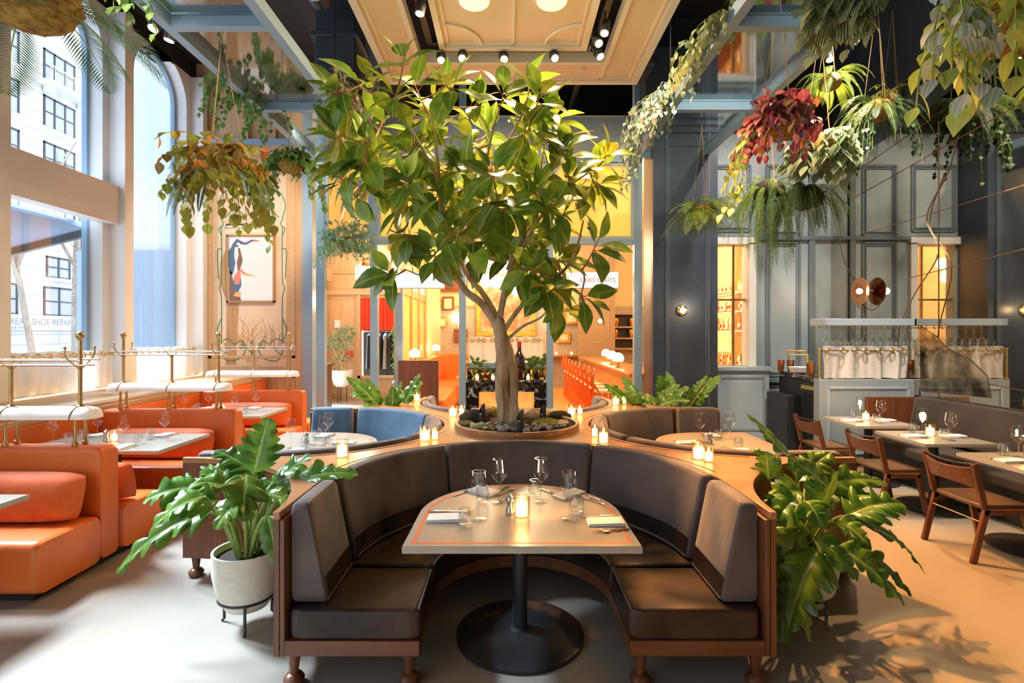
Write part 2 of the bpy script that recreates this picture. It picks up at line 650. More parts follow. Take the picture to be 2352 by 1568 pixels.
# left window wall with arched bays
holes, bays = [], []
for y0, y1 in ((-2.4, -1.0), (-.55, .85), (1.25, 2.65), (3.0, 4.4), (4.8, 6.12), (6.62, 8.26), (8.95, 10.42)):
    r = (y1 - y0) / 2
    zs = 6.28 if y1 > 8.5 else 6.2
    hole = [(y0, 1.02), (y1, 1.02)] + [(a, b) for a, b in arc((y0 + y1) / 2, zs, r, 0, 180, 18)]
    holes.append(hole)
    bays.append((y0, y1, zs, r))
yz = lambda x, y, z: (z, x, y)
g = G().prism([(-3, 0), (10.9, 0), (10.9, 6.95), (-3, 6.95)], -6.62, -6.3, holes, map3=yz)
struct(g.build('wall_left', m_cream, smooth=False))
struct(G().box(-6.62, -6.3, -3, 10.9, 6.95, 7.3).build('wall_left_dark_head', m_black, smooth=False))
# piers between the bays
for i, (a, b) in enumerate(((8.40, 8.57), (6.3, 6.47), (4.5, 4.66), (10.55, 10.7))):
    struct(G().box(-6.3, -6.05, a, b, 1.02, 6.93).build(f'trim_{i + 1}', m_white if i == 0 else m_cream, smooth=False))
# transom beams across the bays nearer the lens
struct(G().box(-6.36, -6.14, 6.47, 8.40, 3.57, 4.16).box(-6.14, -6.13, 6.47, 8.4, 3.72, 4.16).build('trim_5', m_cream, smooth=False))
struct(G().box(-6.36, -6.14, -3, 6.3, 3.57, 4.16).build('trim_6', m_cream, smooth=False))
for i, (y0, y1, zs, r) in enumerate(bays):
    poly = [(y0, 1.02), (y1, 1.02)] + arc((y0 + y1) / 2, zs, r, 0, 180, 18)
    inner = [(y0 + .06, 1.1), (y1 - .06, 1.1)] + arc((y0 + y1) / 2, zs, r - .06, 0, 180, 18)
    fr = struct(G().prism(poly, -6.58, -6.5, [inner], map3=yz).build(f'window_{i + 1}', m_blue, smooth=False))
    if i > 2:
        pn = G().prism(inner, -6.545, -6.54, map3=yz).build('glass_pane', m_pane, fr, smooth=False)
# ledge with grille under the windows
led = struct(G().box(-6.3, -4.86, -3, 10.69, .985, 1.02).build('sill', m_oaky, smooth=False))
struct(G().box(-6.3, -4.92, -3, 10.69, 0, .985).build('wall_left_dado', m_oaky, smooth=False))
g = G()
for k in range(330):
    y = 1.5 + k * .028
    g.box(-5.0, -4.89, y, y + .014, 1.0202, 1.026)
gr = g.build('grille', m_oaky, led, smooth=False)
gr['kind'] = 'stuff'
lp = G().box(-4.92, -4.82, -1, 10.65, .02, .93).build('leather_dado', m_orange, bevel=.02)
tag(lp, 'orange leather wainscot strip running along the wall under the oak window ledge', 'wall panel')
G().box(-4.93, -4.81, -1, 10.66, .93, .985).build('cap_rail', m_oaky, lp, smooth=False)
# far left oak wall with the painted mural
aw = struct(G().box(-6.3, -4.12, 10.7, 10.9, 0, 5.62).build('wall_back', m_oak, smooth=False))
struct(G().box(-6.3, -3.7, 10.75, 10.95, 5.76, 7.3).build('wall_back_upper', m_oak, smooth=False))
struct(G().box(-6.0, -3.66, 10.62, 10.75, 5.62, 5.74).build('trim_7', m_blue, smooth=False))
g = G()
for z0, z1 in ((.2, 1.0), (1.35, 5.4)):
    for a, b in ((-6.02, -5.96), (-4.34, -4.28)):
        g.box(a, b, 10.68, 10.7, z0, z1)
    g.box(-6.02, -4.28, 10.68, 10.7, z0, z0 + .05).box(-6.02, -4.28, 10.68, 10.7, z1 - .05, z1)
g.box(-6.26, -6.22, 10.66, 10.7, 0, 5.6).box(-6.14, -6.11, 10.66, 10.7, 0, 5.6)
struct(g.build('trim_8', m_oakh, smooth=False))
struct(G().box(-4.12, -3.92, 10.66, 10.86, 0, 5.62).build('trim_9', m_blue, smooth=False))
# upper lit opening frame
g = G()
for x in (-5.3, -4.75, -4.2):
    g.box(x, x + .09, 10.66, 10.75, 5.76, 6.8)
g.box(-5.3, -4.11, 10.66, 10.75, 6.72, 6.8)
struct(g.build('window_20', m_oakh, smooth=False))
# mirror wall, dark wall above, right-hand back wall
struct(G().box(5.62, 5.8, -3, 9.4, 0, 7.3).build('wall_right', m_navy, smooth=False))
g = G()
g.prism([(-1, 1.0), (9.2, 1.0), (9.2, 4.6), (7.6, 4.75), (3, 5.6), (-1, 5.9)], 5.6, 5.618, map3=yz)
mir = tag(g.build('wall_mirror', m_mirror, smooth=False), 'large antiqued mirror covering the right wall above the dark banquette', 'mirror')
g = G()
def mline(g, pts, r=.0045):
    g.tube([(5.596, y, z) for y, z in pts], r, 6)
for pts in ([(8.9, 4.0), (3.5, 4.62)], [(9.1, 4.35), (3.2, 5.3)], [(9.1, 1.2), (7.2, 1.35), (3.0, .98)], [(7.4, 2.62), (3.0, 3.0)], [(5.55, 1.0), (5.55, 5.2)],
            [(6.9, 1.0), (6.9, 4.6)], [(9.15, 3.4), (2.5, 3.5)]):
    mline(g, pts)
for pts in ([(8.6, 1.3), (8.3, 1.9), (8.45, 2.5), (8.8, 3.0), (9.0, 3.5)], [(7.55, 1.3), (7.6, 1.9), (7.3, 2.4), (6.9, 2.9), (7.1, 3.4), (6.75, 3.9), (6.6, 4.3)],
            [(7.0, 1.1), (6.9, 1.9), (6.7, 2.7), (7.05, 3.3), (6.8, 3.9)]):
    sm = []
    for i in range(len(pts) - 1):
        for k in range(5):
            t = k / 5
            a, b, c, d = pts[max(i - 1, 0)], pts[i], pts[i + 1], pts[min(i + 2, len(pts) - 1)]
            sm.append(tuple(.5 * ((2 * b[j]) + (-a[j] + c[j]) * t + (2 * a[j] - 5 * b[j] + 4 * c[j] - d[j]) * t * t + (-a[j] + 3 * b[j] - 3 * c[j] + d[j]) * t ** 3) for j in (0, 1)))
    mline(g, sm + [pts[-1]])
g.build('copper_seams', mat('dull_copper_seam', (.30, .17, .10), .4, 1), mir)
g = G().prism([(7.2, 1.06), (6.15, 1.10), (6.2, 1.35), (6.45, 1.55), (6.75, 1.65), (6.95, 1.82), (7.2, 1.95)], 5.592, 5.6, map3=yz)
g.build('foxed_patch', m_mirrorspot, mir, smooth=False)
# grey panelled wall with the bar opening
xz = lambda x, y, z: (x, z, y)
wb = struct(G().prism([(3.2, 0), (5.62, 0), (5.62, 5.3), (3.2, 5.3)], 9.2, 9.4, [[(3.45, 1.29), (4.18, 1.29), (4.18, 3.41), (3.45, 3.41)]], map3=xz).build('wall_front_bar', m_grey, smooth=False))
struct(G().box(2.2, 6.4, 9.2, 9.4, 5.3, 7.3).build('wall_front_bar_upper', m_black, smooth=False))


def molding(g, x0, x1, z0, z1, y, wv=.035, t=.02, notch=0, ymat=None):
    """raised bead frame on a wall facing -y; notch cuts the lower corners inward"""
    if notch:
        pts = [(x0, z1), (x0, z0 + notch)] + arc(x0, z0, notch, 90, 0, 6) + arc(x1, z0, notch, 180, 90, 6) + [(x1, z0 + notch), (x1, z1)]
    else:
        pts = [(x0, z1), (x0, z0), (x1, z0), (x1, z1)]
    pts = pts + [pts[0]]
    for a, b in zip(pts, pts[1:]):
        if (Vector(a) - Vector(b)).length > 1e-4:
            g.bar((a[0], y, a[1]), (b[0], y, b[1]), wv, t * 2, up=(0, 1, 0))
    return g


g = G()
for a, b, c, d in ((3.45, 4.2, 3.62, 4.75), (4.48, 5.05, 3.55, 4.75), (4.48, 5.05, 1.12, 3.42), (4.42, 5.3, .25, .98)):
    molding(g, a, b, c, d, 9.2, .04)
    molding(g, a + .05, b - .05, c + .05, d - .05, 9.2, .02)
struct(g.build('trim_10', m_greyd, smooth=False))
struct(G().box(3.2, 5.6, 9.14, 9.2, 3.46, 3.52).box(4.38, 5.6, 9.14, 9.2, 1.0, 1.06).box(5.2, 5.3, 9.15, 9.2, 1.06, 5.3).build('trim_11', m_greyd, smooth=False))
struct(G().box(4.15, 4.27, 9.12, 9.42, 1.28, 3.40).box(3.42, 4.27, 9.12, 9.42, 3.38, 3.5).build('window_21', m_cream, smooth=False))
struct(G().box(3.93, 3.97, 9.3, 9.34, 1.29, 3.41).box(3.45, 4.18, 9.28, 9.36, 2.42, 2.45).build('window_22', m_brass, smooth=False))
pb = struct(G().box(3.42, 4.42, 8.98, 9.2, 0, 1.22).box(3.40, 4.46, 8.93, 9.2, 1.22, 1.28).build('wall_pass', m_pale, smooth=False))
g = molding(G(), 3.5, 4.32, .22, 1.1, 8.98, .03, .012)
struct(g.build('trim_12', m_grey, smooth=False))
# navy column with moulded panel, capital and small sconce
cp = struct(G().box(2.36, 3.41, 8.62, 9.2, 0, 5.4).build('column', m_navy, smooth=False))
g = molding(G(), 2.62, 3.22, .75, 4.9, 8.62, .03, .012, .16)
g.box(2.56, 2.60, 8.6, 8.62, .1, 5.2).box(3.24, 3.28, 8.6, 8.62, .1, 5.2)
struct(g.build('trim_13', mat('navy_bead', (.07, .09, .13), .35), smooth=False))
g = G()
for i, (e, z) in enumerate(((.04, 5.1), (.08, 5.2), (.13, 5.3), (.18, 5.42))):
    g.box(2.36 - e, 3.41 + e, 8.62 - e, 9.2, z, z + .1)
g.box(2.2, 3.6, 8.45, 9.2, 5.52, 6.4)
struct(g.build('column_capital', m_navy, smooth=False))
# blue-grey glazed screen
sx = [(-3.19, -3.05), (-2.29, -2.17), (-.81, -.70), (.65, .76), (2.11, 2.24)]
g = G()
for a, b in sx:
    g.box(a, b, 8.84, 8.97, 0 if a > -3 else 0, 7.28)
struct(g.build('trim_14', m_blue, smooth=False))
struct(G().box(-2.17, 2.11, 8.86, 8.95, 3.33, 3.42).box(-3.05, 2.11, 8.83, 8.95, 4.70, 4.83).build('trim_15', m_blue, smooth=False))
struct(G().box(-2.17, 2.11, 8.9, 8.94, 4.83, 5.48).build('trim_16', m_pale, smooth=False))
for i, (a, b, z0) in enumerate(((-3.05, -2.29, 3.42), (-2.17, -.81, 3.42), (-.70, .65, 3.42), (.76, 2.11, 3.42))):
    r = .16
    inner = [(a + .05, z0 + .05), (b - .05, z0 + .05)] + arc(b - .05 - r, 4.65 - r, r, 0, 90, 6) + arc(a + .05 + r, 4.65 - r, r, 90, 180, 6)
    fr = struct(G().prism([(a, z0), (b, z0), (b, 4.7), (a, 4.7)], 8.87, 8.93, [inner], map3=xz).build(f'window_{30 + i}', m_pale, smooth=False))
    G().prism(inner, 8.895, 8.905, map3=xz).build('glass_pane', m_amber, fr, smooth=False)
# ------------------------------------------------------------------ rooms behind the screen
struct(G().box(-3.2, 6.2, 18.3, 18.5, 0, 2.78).build('wall_far', m_tile, smooth=False))
struct(G().box(-3.2, 6.2, 18.3, 18.5, 2.78, 7.3).build('wall_far_upper', m_yellow, smooth=False))
struct(G().box(-3.2, 3.6, 18.24, 18.3, 2.75, 2.80).build('trim_17', m_oakh, smooth=False))
struct(G().box(6.0, 6.2, 9.4, 18.3, 0, 7.3).build('wall_far_right', m_yellow, smooth=False))
bf = struct(G().box(-2.4, 6.0, 9.3, 18.3, 0, .006).build('floor_bar', bricks('orange_floor_tile', (.72, .28, .06), (.80, .36, .09), (.55, .22, .06), .22, .22, .3, .01, 'XY', .1), smooth=False))
pil = struct(G().box(2.3, 3.42, 16.9, 17.3, 0, 7.3).build('column_tan', m_tan, smooth=False))
struct(molding(G(), 2.52, 3.2, 1.55, 6.5, 16.9, .03, .014, .16).build('trim_18', mat('tan_bead', (.42, .31, .2), .4), smooth=False))
struct(G().box(-3.2, 6.2, 9.4, 18.4, 5.6, 5.7).build('ceiling_bar', m_yellow, smooth=False))
# amber glazed partition on the left of the bar, open below for the first bay
g = G()
g.box(-2.42, -2.32, 11.7, 15.1, 0, 1.2).box(-2.42, -2.32, 9.3, 15.1, 2.72, 2.9).box(-2.44, -2.30, 9.3, 15.1, 3.25, 3.45).box(-2.42, -2.32, 9.3, 15.1, 5.4, 5.6)
for y in (11.7, 12.8, 13.9, 15.0):
    g.box(-2.44, -2.30, y, y + .12, 0, 5.6)
g.box(-2.44, -2.30, 10.5, 10.6, 2.8, 5.6)
pt = struct(g.build('partition', m_oakh, smooth=False))
for y, y2 in ((11.82, 12.8), (12.92, 13.9), (14.02, 15.0)):
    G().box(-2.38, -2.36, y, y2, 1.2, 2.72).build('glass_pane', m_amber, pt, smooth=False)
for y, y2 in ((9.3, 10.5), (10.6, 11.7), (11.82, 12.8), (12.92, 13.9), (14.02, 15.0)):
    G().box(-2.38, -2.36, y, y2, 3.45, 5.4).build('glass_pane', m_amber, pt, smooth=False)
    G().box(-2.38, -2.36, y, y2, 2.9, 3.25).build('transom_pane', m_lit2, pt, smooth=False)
struct(G().box(-2.45, -2.28, 11.52, 11.68, 0, 2.9).build('trim_21', m_blue, smooth=False))
struct(G().box(-2.42, -2.3, 15.1, 18.3, 0, 5.6).build('wall_bar_left', m_yellow, smooth=False))
# vestibule with coat check
struct(G().prism([(-6.4, 0), (-2.42, 0), (-2.42, 7.3), (-6.4, 7.3)], 15.2, 15.4, [[(-4.22, .62), (-3.22, .62), (-3.22, 2.87), (-4.22, 2.87)]], map3=xz).build('wall_vestibule', m_oak, smooth=False))
g = molding(G(), -5.1, -4.4, .3, 2.85, 15.2, .05)
g.box(-4.28, -4.20, 15.14, 15.2, 0, 2.95).box(-3.24, -3.16, 15.14, 15.2, 0, 2.95).box(-4.3, -3.14, 15.14, 15.2, .56, .64).box(-5.3, -2.45, 15.12, 15.2, 2.95, 3.08).box(-5.3, -2.45, 15.15, 15.2, 3.55, 3.6)
struct(g.build('trim_19', m_oakh, smooth=False))
struct(G().box(-4.4, -3.0, 16.2, 16.3, 0, 3).build('wall_cloakroom', m_steel, smooth=False))
struct(G().box(-5.35, -5.2, 14.0, 15.2, 0, 7.3).box(-5.35, -5.2, 10.9, 14.0, 3.6, 7.3).build('wall_entry', m_oak, smooth=False))
struct(G().box(-5.3, -4.9, 10.95, 14.9, 3.28, 3.62).build('trim_20', m_oaky, smooth=False))
dr = struct(G().prism([(0, 0), (.95, 0), (.95, 2.6), (0, 2.6)], 12.2, 12.26, [[(.14, .9), (.81, .9), (.81, 2.4), (.14, 2.4)]], map3=lambda x, y, z: (-5.15 + x, z, y)).build('door_1', m_walnut, smooth=False))
G().box(-5.01, -4.34, 12.225, 12.235, .9, 2.4).build('glass_pane', m_pane, dr, smooth=False)
# wall behind the lens
g = G().prism([(-6.62, 0), (6.4, 0), (6.4, 7.3), (-6.62, 7.3)], -3.1, -3.0, [[(-6.0, 1.0), (-4.6, 1.0), (-4.6, 5.4), (-6.0, 5.4)]], map3=xz)
struct(g.build('wall_front', m_cream, smooth=False))
# ------------------------------------------------------------------ street outside
struct(G().box(-40, -6.7, -25, 60, -.3, -.12).build('pavement', mat('pale_pavement', (.5, .5, .5), .8), smooth=False))
fa = thing('street_building', 'white stone apartment building with dark framed windows across the street', 'building', (-30, 40, -.1))
G().box(-3, 0, -50, 40, 0, 24.5).build('facade', m_facade, fa, smooth=False)


def fwin(y0, y1, z0, z1, nm=2):
    w0 = G()
    y0, y1, z0, z1 = y0 - 40, y1 - 40, z0 + .1, z1 + .1
    w0.box(-.02, .06, y0, y0 + .12, z0, z1).box(-.02, .06, y1 - .12, y1, z0, z1).box(-.02, .06, y0, y1, z1 - .12, z1).box(-.02, .06, y0, y1, z0, z0 + .08)
    w0.box(-.02, .05, y0, y1, (z0 + z1) / 2 - .05, (z0 + z1) / 2 + .03)
    for k in range(1, nm):
        y = y0 + (y1 - y0) * k / nm
        w0.box(-.02, .06, y - .06, y + .06, z0, z1)
    fr = w0.build('window', m_frame_ext, fa, smooth=False)
    G().box(.0, .02, y0 + .05, y1 - .05, z0 + .05, z1 - .05).build('pane', m_paneext, fr, smooth=False)
    G().box(0, .2, y0 - .15, y1 + .15, z0 - .22, z0).build('sill', m_white, fa, smooth=False)


for z0 in (9.25, 12.25, 15.25, 18.25):
    for y0, y1, n in ((29.6, 32.6, 3), (34.3, 36.8, 3), (24.0, 27.0, 2), (40.5, 43.5, 3), (46, 49, 3)):
        fwin(y0 - 0, y1 - 0, z0, z0 + 2.05, n)
for y0, y1 in ((29.8, 32.5), (34.3, 36.7), (23, 25.6), (40.5, 43)):
    fwin(y0, y1, 3.0, 4.9, 2)
for y0, y1 in ((34.5, 36.4),):
    fwin(y0, y1, 5.5, 6.9, 2)
g = G().box(0, .9, -6.2, -2.4, 17.90, 18.20)
for k in range(24):
    g.box(.84, .87, -6.1 + k * .155, -6.08 + k * .155, 18.20, 19.10)
g.box(.83, .88, -6.15, -2.45, 19.07, 19.13)
g.box(.1, .6, -5.8, -5.5, 17.5, 17.9).box(.1, .6, -3.1, -2.8, 17.5, 17.9)
g.build('balcony', m_white, fa, smooth=False)
sb = tag(G().box(-.02, .14, 0, 12.5, 0, .85).build('shop_sign', m_white, smooth=False, loc=(-29.95, 29.8, 2.05)), 'long white shop sign band on the building across the street', 'sign')


def text(body, name, size, mt, parent, loc, rot, depth=.004, align='LEFT', font_w=1):
    c = bpy.data.curves.new(name, 'FONT')
    c.body, c.size, c.extrude, c.align_x, c.offset = body, size, depth, align, size * .012
    tmp = bpy.data.objects.new(name, c)
    COL.objects.link(tmp)
    dg = bpy.context.evaluated_depsgraph_get()
    me = bpy.data.meshes.new_from_object(tmp.evaluated_get(dg))
    bpy.data.objects.remove(tmp)
    me.materials.clear()
    me.materials.append(mt)
    o = bpy.data.objects.new(name, me)
    COL.objects.link(o)
    if parent:
        o.parent = parent
    o.location, o.rotation_euler = loc, rot
    o.scale.x = font_w
    return o


m_letter = mat('grey_lettering', (.30, .31, .33), .6)
text("DREA'S SHOE REPAIR", 'lettering', .58, m_letter, sb, (.15, 1.6, .33), (PI / 2, 0, PI / 2), font_w=.93)
text('SHOE REPAIR', 'lettering', .22, m_letter, sb, (.15, 1.9, .07), (PI / 2, 0, PI / 2))
# entrance awning, blue panel for the tint on the pier, street tree, shrubs
aw = thing('awning', 'slate blue sloping awning outside the lower left window', 'awning', (-6.7, 5, 3.4))
G().prism([(0, .12), (0, .2), (-3.2, -.62), (-3.2, -.7)], -6, 3.5, map3=lambda x, y, z: (x, z, y)).build('fabric', m_awn, aw, smooth=False)
G().bar((0, 3.5, .08), (-3.2, 3.5, -.74), .08, .14).build('end_rail', m_steel, aw, smooth=False)
tag(G().box(-8.6, -6.66, 0, .1, 0, 3.6).build('reflected_tint_panel', mat('reflected_blue_tint', (.25, .32, .42), .5), smooth=False, loc=(0, 10.6, -.1)), 'blue grey panel for the reflected tint on the pier outside the narrow arched window', 'screen')  # blue colour stands in for reflection and awning tint on the pier
tag(G().box(-8.6, -6.66, .0, .14, 0, 8).build('street_pier', mat('street_pier_paint', (.55, .60, .65), .5), smooth=False, loc=(0, 10.75, -.1)), 'white panelled pier outside the narrow arched window', 'pier')
rnd = random.Random(4)
for nm, loc, lab in (('street_tree', (-12.3, 15.2, -.1), 'bare grey street tree wrapped in tiny lights outside the window'), ('street_sapling', (-12.4, 14.0, -.1), 'slim leaning bare sapling outside the window')):
    t = thing(nm, lab, 'tree', loc)
    g = G()
    lean = .0 if nm == 'street_tree' else -.5
    r0 = .20 if nm == 'street_tree' else .09
    top = Vector((0, lean * 1.6, 4.6))
    g.tube([(0, 0, 0), (.02, lean * .4, 1.6), (0, lean, 3.2), top], [r0, r0 * .85, r0 * .7, r0 * .5], 8)
    for k in range(9):
        a = rnd.uniform(0, 2 * PI)
        p0 = Vector((0, lean * 1.2, 3.4 + .15 * k))
        e = p0 + Vector((math.cos(a) * 1.4, math.sin(a) * 1.4, rnd.uniform(.8, 2.6)))
        mid = (p0 + e) / 2 + Vector((0, 0, -.1))
        g.tube([p0, mid, e], [.05, .035, .012], 5)
        for q in range(3):
            s = mid.lerp(e, q / 3)
            g.tube([s, s + Vector((rnd.uniform(-.7, .7), rnd.uniform(-.7, .7), rnd.uniform(.1, .8)))], [.02, .006], 4)
    g.build('trunk', m_bark2, t)
    g = G()
    if nm == 'street_tree':
        for k in range(150):
            a = rnd.uniform(0, 2 * PI)
            z = rnd.uniform(.4, 4.4)
            rr = r0 * (1 - .11 * z) + .012
            g.ball((rr * math.cos(a), rr * math.sin(a), z), .013, 6)
        g.build('fairy_lights', m_white, t)
m_fir = leafmat('fir_green', (.05, .10, .04), (.10, .16, .06), rough=.6)
for i, (y, lab) in enumerate(((8.9, 'green conifer planter bush outside the lower left window'), (12.6, 'green ivy bush outside the narrow arched window'))):
    g = G()
    for k in range(420):
        a = rnd.uniform(0, 2 * PI)
        q = rnd.uniform(.2, 1)
        p = Vector((-.0 + q * .5 * math.cos(a), q * 1.5 * math.sin(a), .25 + 1.35 * (1 - q * q) * rnd.uniform(.6, 1)))
        g.blade(p, (math.cos(a), math.sin(a), rnd.uniform(-.3, .8)), (0, 0, 1), .16, .03)
    b = thing('planter_shrub', lab, 'shrub', (-8.3, y, -.1))
    g.build('foliage', m_fir, b)
    G().box(-.3, .3, -1.2, 1.2, 0, .5).build('trough', m_awn, b, smooth=False)
# ------------------------------------------------------------------ the four-booth island
IC = Vector((.09, 5.28, 0))          # island centre
IR, BD, BR, PT = 2.52, 2.0, 1.25, .025  # half size, booth centre distance, booth radius, panel thickness
ZR0, ZR1, ZS, ZL = .17, .25, .41, .92  # rail bottom, rail top, seat, ledge
HW = BR + PT
NR = IR - HW


def rot2(p, k):
    x, y = p
    for _ in range(k):
        x, y = -y, x
    return (x, y)


def booth_outline(r):
    """left front, round the back, right front (booth centre at the origin, opening to -y)"""
    return [(-r, -(IR - BD))] + [(-r, -.02)] + arc(0, 0, r, 180, 0, 40)[1:-1] + [(r, -.02)] + [(r, -(IR - BD))]


outline = []
for k in range(4):
    side = [(x, y - BD) for x, y in booth_outline(HW)]
    side += arc(IR, -IR, NR - .035, 180, 90, 24)
    outline += [rot2(p, k) for p in side]
isl = thing('banquette_island', 'cross shaped waxed wood island ledge joining the four round booths', 'island', IC)
hole = arc(0, 0, .60, 0, 360, 48)[:-1]
G().prism(outline, ZL - .04, ZL, [hole]).build('ledge_top', m_ctop, isl, bevel=.006)
g = G().sweep(rrect(-.035, .0, ZL - .06, .975, .012, 3), [((.58 * math.cos(a), .58 * math.sin(a)), (-math.cos(a), -math.sin(a))) for a in [2 * PI * i / 64 for i in range(64)]], closed=True)
g.build('planter_rim', m_ctop, isl)
G().cyl((0, 0, .03), (0, 0, .945), .585, n=40).build('planter_bed', m_soil, isl)
for k in range(4):
    a = arc(IR, -IR, NR - .032, 180, 90, 24)
    b = arc(IR, -IR, NR - .003, 90, 180, 24)
    G().prism([rot2(p, k) for p in a + b], ZR0, ZL - .041).build('curved_panel', m_walnut, isl)
    # thin inlaid line that rings each booth on the ledge
    ring = [rot2((x, y - BD), k) for x, y in arc(0, 0, HW + .055, 168, 12, 40)]
    G().tube([(x, y, ZL) for x, y in ring], .0035, 5).build('inlay_line', m_leath, isl)


def cushion(path, prof, puff=.012, caps=True):
    """sweep a section along path, with rounded ends"""
    n = len(path)
    cu = (sum(p[0] for p in prof) / len(prof), sum(p[1] for p in prof) / len(prof))
    fr = []

    def shr(s):
        return [(cu[0] + (u - cu[0]) * s, cu[1] + (z - cu[1]) * s) for u, z in prof]
    for i, (p, inn) in enumerate(path):
        t = i / (n - 1)
        fr.append((p, inn, shr(1 + .015 * math.sin(PI * t))))
    t0 = Vector((path[0][0][0] - path[1][0][0], path[0][0][1] - path[1][0][1])).normalized()
    t1 = Vector((path[-1][0][0] - path[-2][0][0], path[-1][0][1] - path[-2][0][1])).normalized()
    pre, post = [], []
    for e, s in ((puff * 1.9, .86), (puff * 1.4, .95), (puff * .5, .988)):
        pre.append(((path[0][0][0] + t0[0] * e, path[0][0][1] + t0[1] * e), path[0][1], shr(s)))
        post.insert(0, ((path[-1][0][0] + t1[0] * e, path[-1][0][1] + t1[1] * e), path[-1][1], shr(s)))
    return G().sweep(prof, pre + fr + post)


def arcpath(a0, a1, n, r=BR - .005):
    out = []
    for i in range(n + 1):
        a = math.radians(a0 + (a1 - a0) * i / n)
        out.append(((r * math.cos(a), r * math.sin(a)), (-math.cos(a), -math.sin(a))))
    return out


def linepath(x, y0, y1, inn, n=6):
    return [((x, y0 + (y1 - y0) * i / n), inn) for i in range(n + 1)]


def wedge_prof(z0, z1, ub, ut, r=.03):
    """back cushion: thick at the foot, thinner on top"""
    base = rrect(.0, 1, z0, z1, r, 4)
    out = []
    for u, z in base:
        t = (z - z0) / (z1 - z0)
        th = ub + (ut - ub) * t
        # keep the corner rounding in real units
        if u > .5:
            out.append((th - (1 - u), z))
        else:
            out.append((u, z))
    return out


def band_prof(z0, z1, ub0, ub1):
    return [(ub0 + .004, z0), (ub1 + .004, z1), (ub1 - .02, z1), (ub0 - .02, z0)]


def piping(path, u, z, r=.006):
    return G().tube([(p[0] + i[0] * u, p[1] + i[1] * u, z) for p, i in path], r, 6)


SD = .70   # seat depth
YF = -(IR - BD)


def make_booth(label, seatm, backs, loc, rz):
    t = thing('booth_banquette', label, 'banquette', loc, rz, None)
    # timber shell: two end panels, curved foot rail, outer back
    for s in (-1, 1):
        G().box(min(s * BR, s * HW), max(s * BR, s * HW), YF, .0, ZR0, ZL - .041).build('end_panel', m_walnut, t, bevel=.004)
        G().box(min(s * (BR - SD), s * BR), max(s * (BR - SD), s * BR), YF, YF + .03, ZR0, ZR1).build('front_rail', m_walnutx, t, bevel=.003)
        for x in (BR - .03, BR - SD + .06):
            g = G().lathe([(.022, 0), (.05, .006), (.055, .03), (.04, .052), (.022, .058), (.026, .09), (.036, ZR0 - .001)], 16, (s * x, YF + .05, 0))
            g.build('leg', m_walnut, t)
    path = [((-(BR - SD), y), (1, 0)) for y in (YF + .02, -.25, -.05)] + [((x, y), (-x / (BR - SD), -y / (BR - SD))) for x, y in arc(0, 0, BR - SD, 180, 0, 28)] + [(((BR - SD), y), (-1, 0)) for y in (-.05, -.25, YF + .02)]
    G().sweep([(-.03, ZR0 + .0), (0, ZR0 + .0), (0, ZR1), (-.03, ZR1)], path).build('foot_rail', m_walnutx, t)
    sh = [((-BR, y), (1, 0)) for y in (0, )] + [((BR * math.cos(math.radians(a)), BR * math.sin(math.radians(a))), (-math.cos(math.radians(a)), -math.sin(math.radians(a)))) for a in range(180, -1, -6)]
    G().sweep([(-.02, ZR0), (0, ZR0), (0, ZL - .045), (-.02, ZL - .045)], sh).build('shell', m_walnut, t)
    G().sweep([(.0, ZR0 + .03), (SD - .04, ZR0 + .03), (SD - .04, ZR1 - .002), (0, ZR1 - .002)], sh).build('seat_base', m_walnutx, t)
    sp = rrect(.02, SD, ZR1, ZS, .028)
    segs = [linepath(-BR, YF + .03, -.03, (1, 0)), arcpath(176, 123, 12), arcpath(120, 60, 14), arcpath(57, 4, 12), linepath(BR, -.03, YF + .03, (-1, 0))]
    for i, p in enumerate(segs):
        c = cushion(p, sp).build('seat_cushion', seatm, t)
        piping(p, SD - .008, ZS - .008, .0058).build('piping', m_pipe, c)
    zb = ZS + .002
    bs = [linepath(-BR + .004, YF + .09, .0, (1, 0)), arcpath(174, 122, 14), arcpath(118.5, 61.5, 16), arcpath(58, 6, 14), linepath(BR - .004, .0, YF + .09, (-1, 0))]
    for i, p in enumerate(bs):
        # slump: tops lean back against the shell, bottoms stand on the seat
        pr = wedge_prof(zb, .945, .20, .095)
        c = cushion(p, pr).build('back_cushion', backs[i], t)
        if i in (0, 4):
            q = p
        zt = zb + .13
        G().sweep(band_prof(zb + .03, zt, .20 - .105 * .03 / .53, .20 - .105 * .13 / .53), p).build('leather_band', seatm, c, smooth=False)
        piping(p, .095 - .012, .937).build('piping', m_pipe, c)
        piping(p, .20 - .006, zb + .016).build('piping', m_pipe, c)
    return t


tv = [m_velvet] * 5
loc = lambda k: (IC.x + rot2((0, -BD), k)[0], IC.y + rot2((0, -BD), k)[1], 0)
front = make_booth('front semicircular booth with dark leather seats and taupe velvet backs facing the viewer', m_leath, tv, loc(0), 0)
dup(front, 'right semicircular booth with taupe velvet backs, opening towards the dark dining side', loc(1), PI / 2)
dup(front, 'rear semicircular booth behind the planted tree, opening towards the bar', loc(2), PI)
make_booth('left semicircular booth with velvet back cushions tinted blue for daylight, opening towards the orange benches', m_leath, [m_velvet_daylit, m_velvet_daylit, m_velvet, m_velvet, m_velvet], loc(3), -PI / 2)


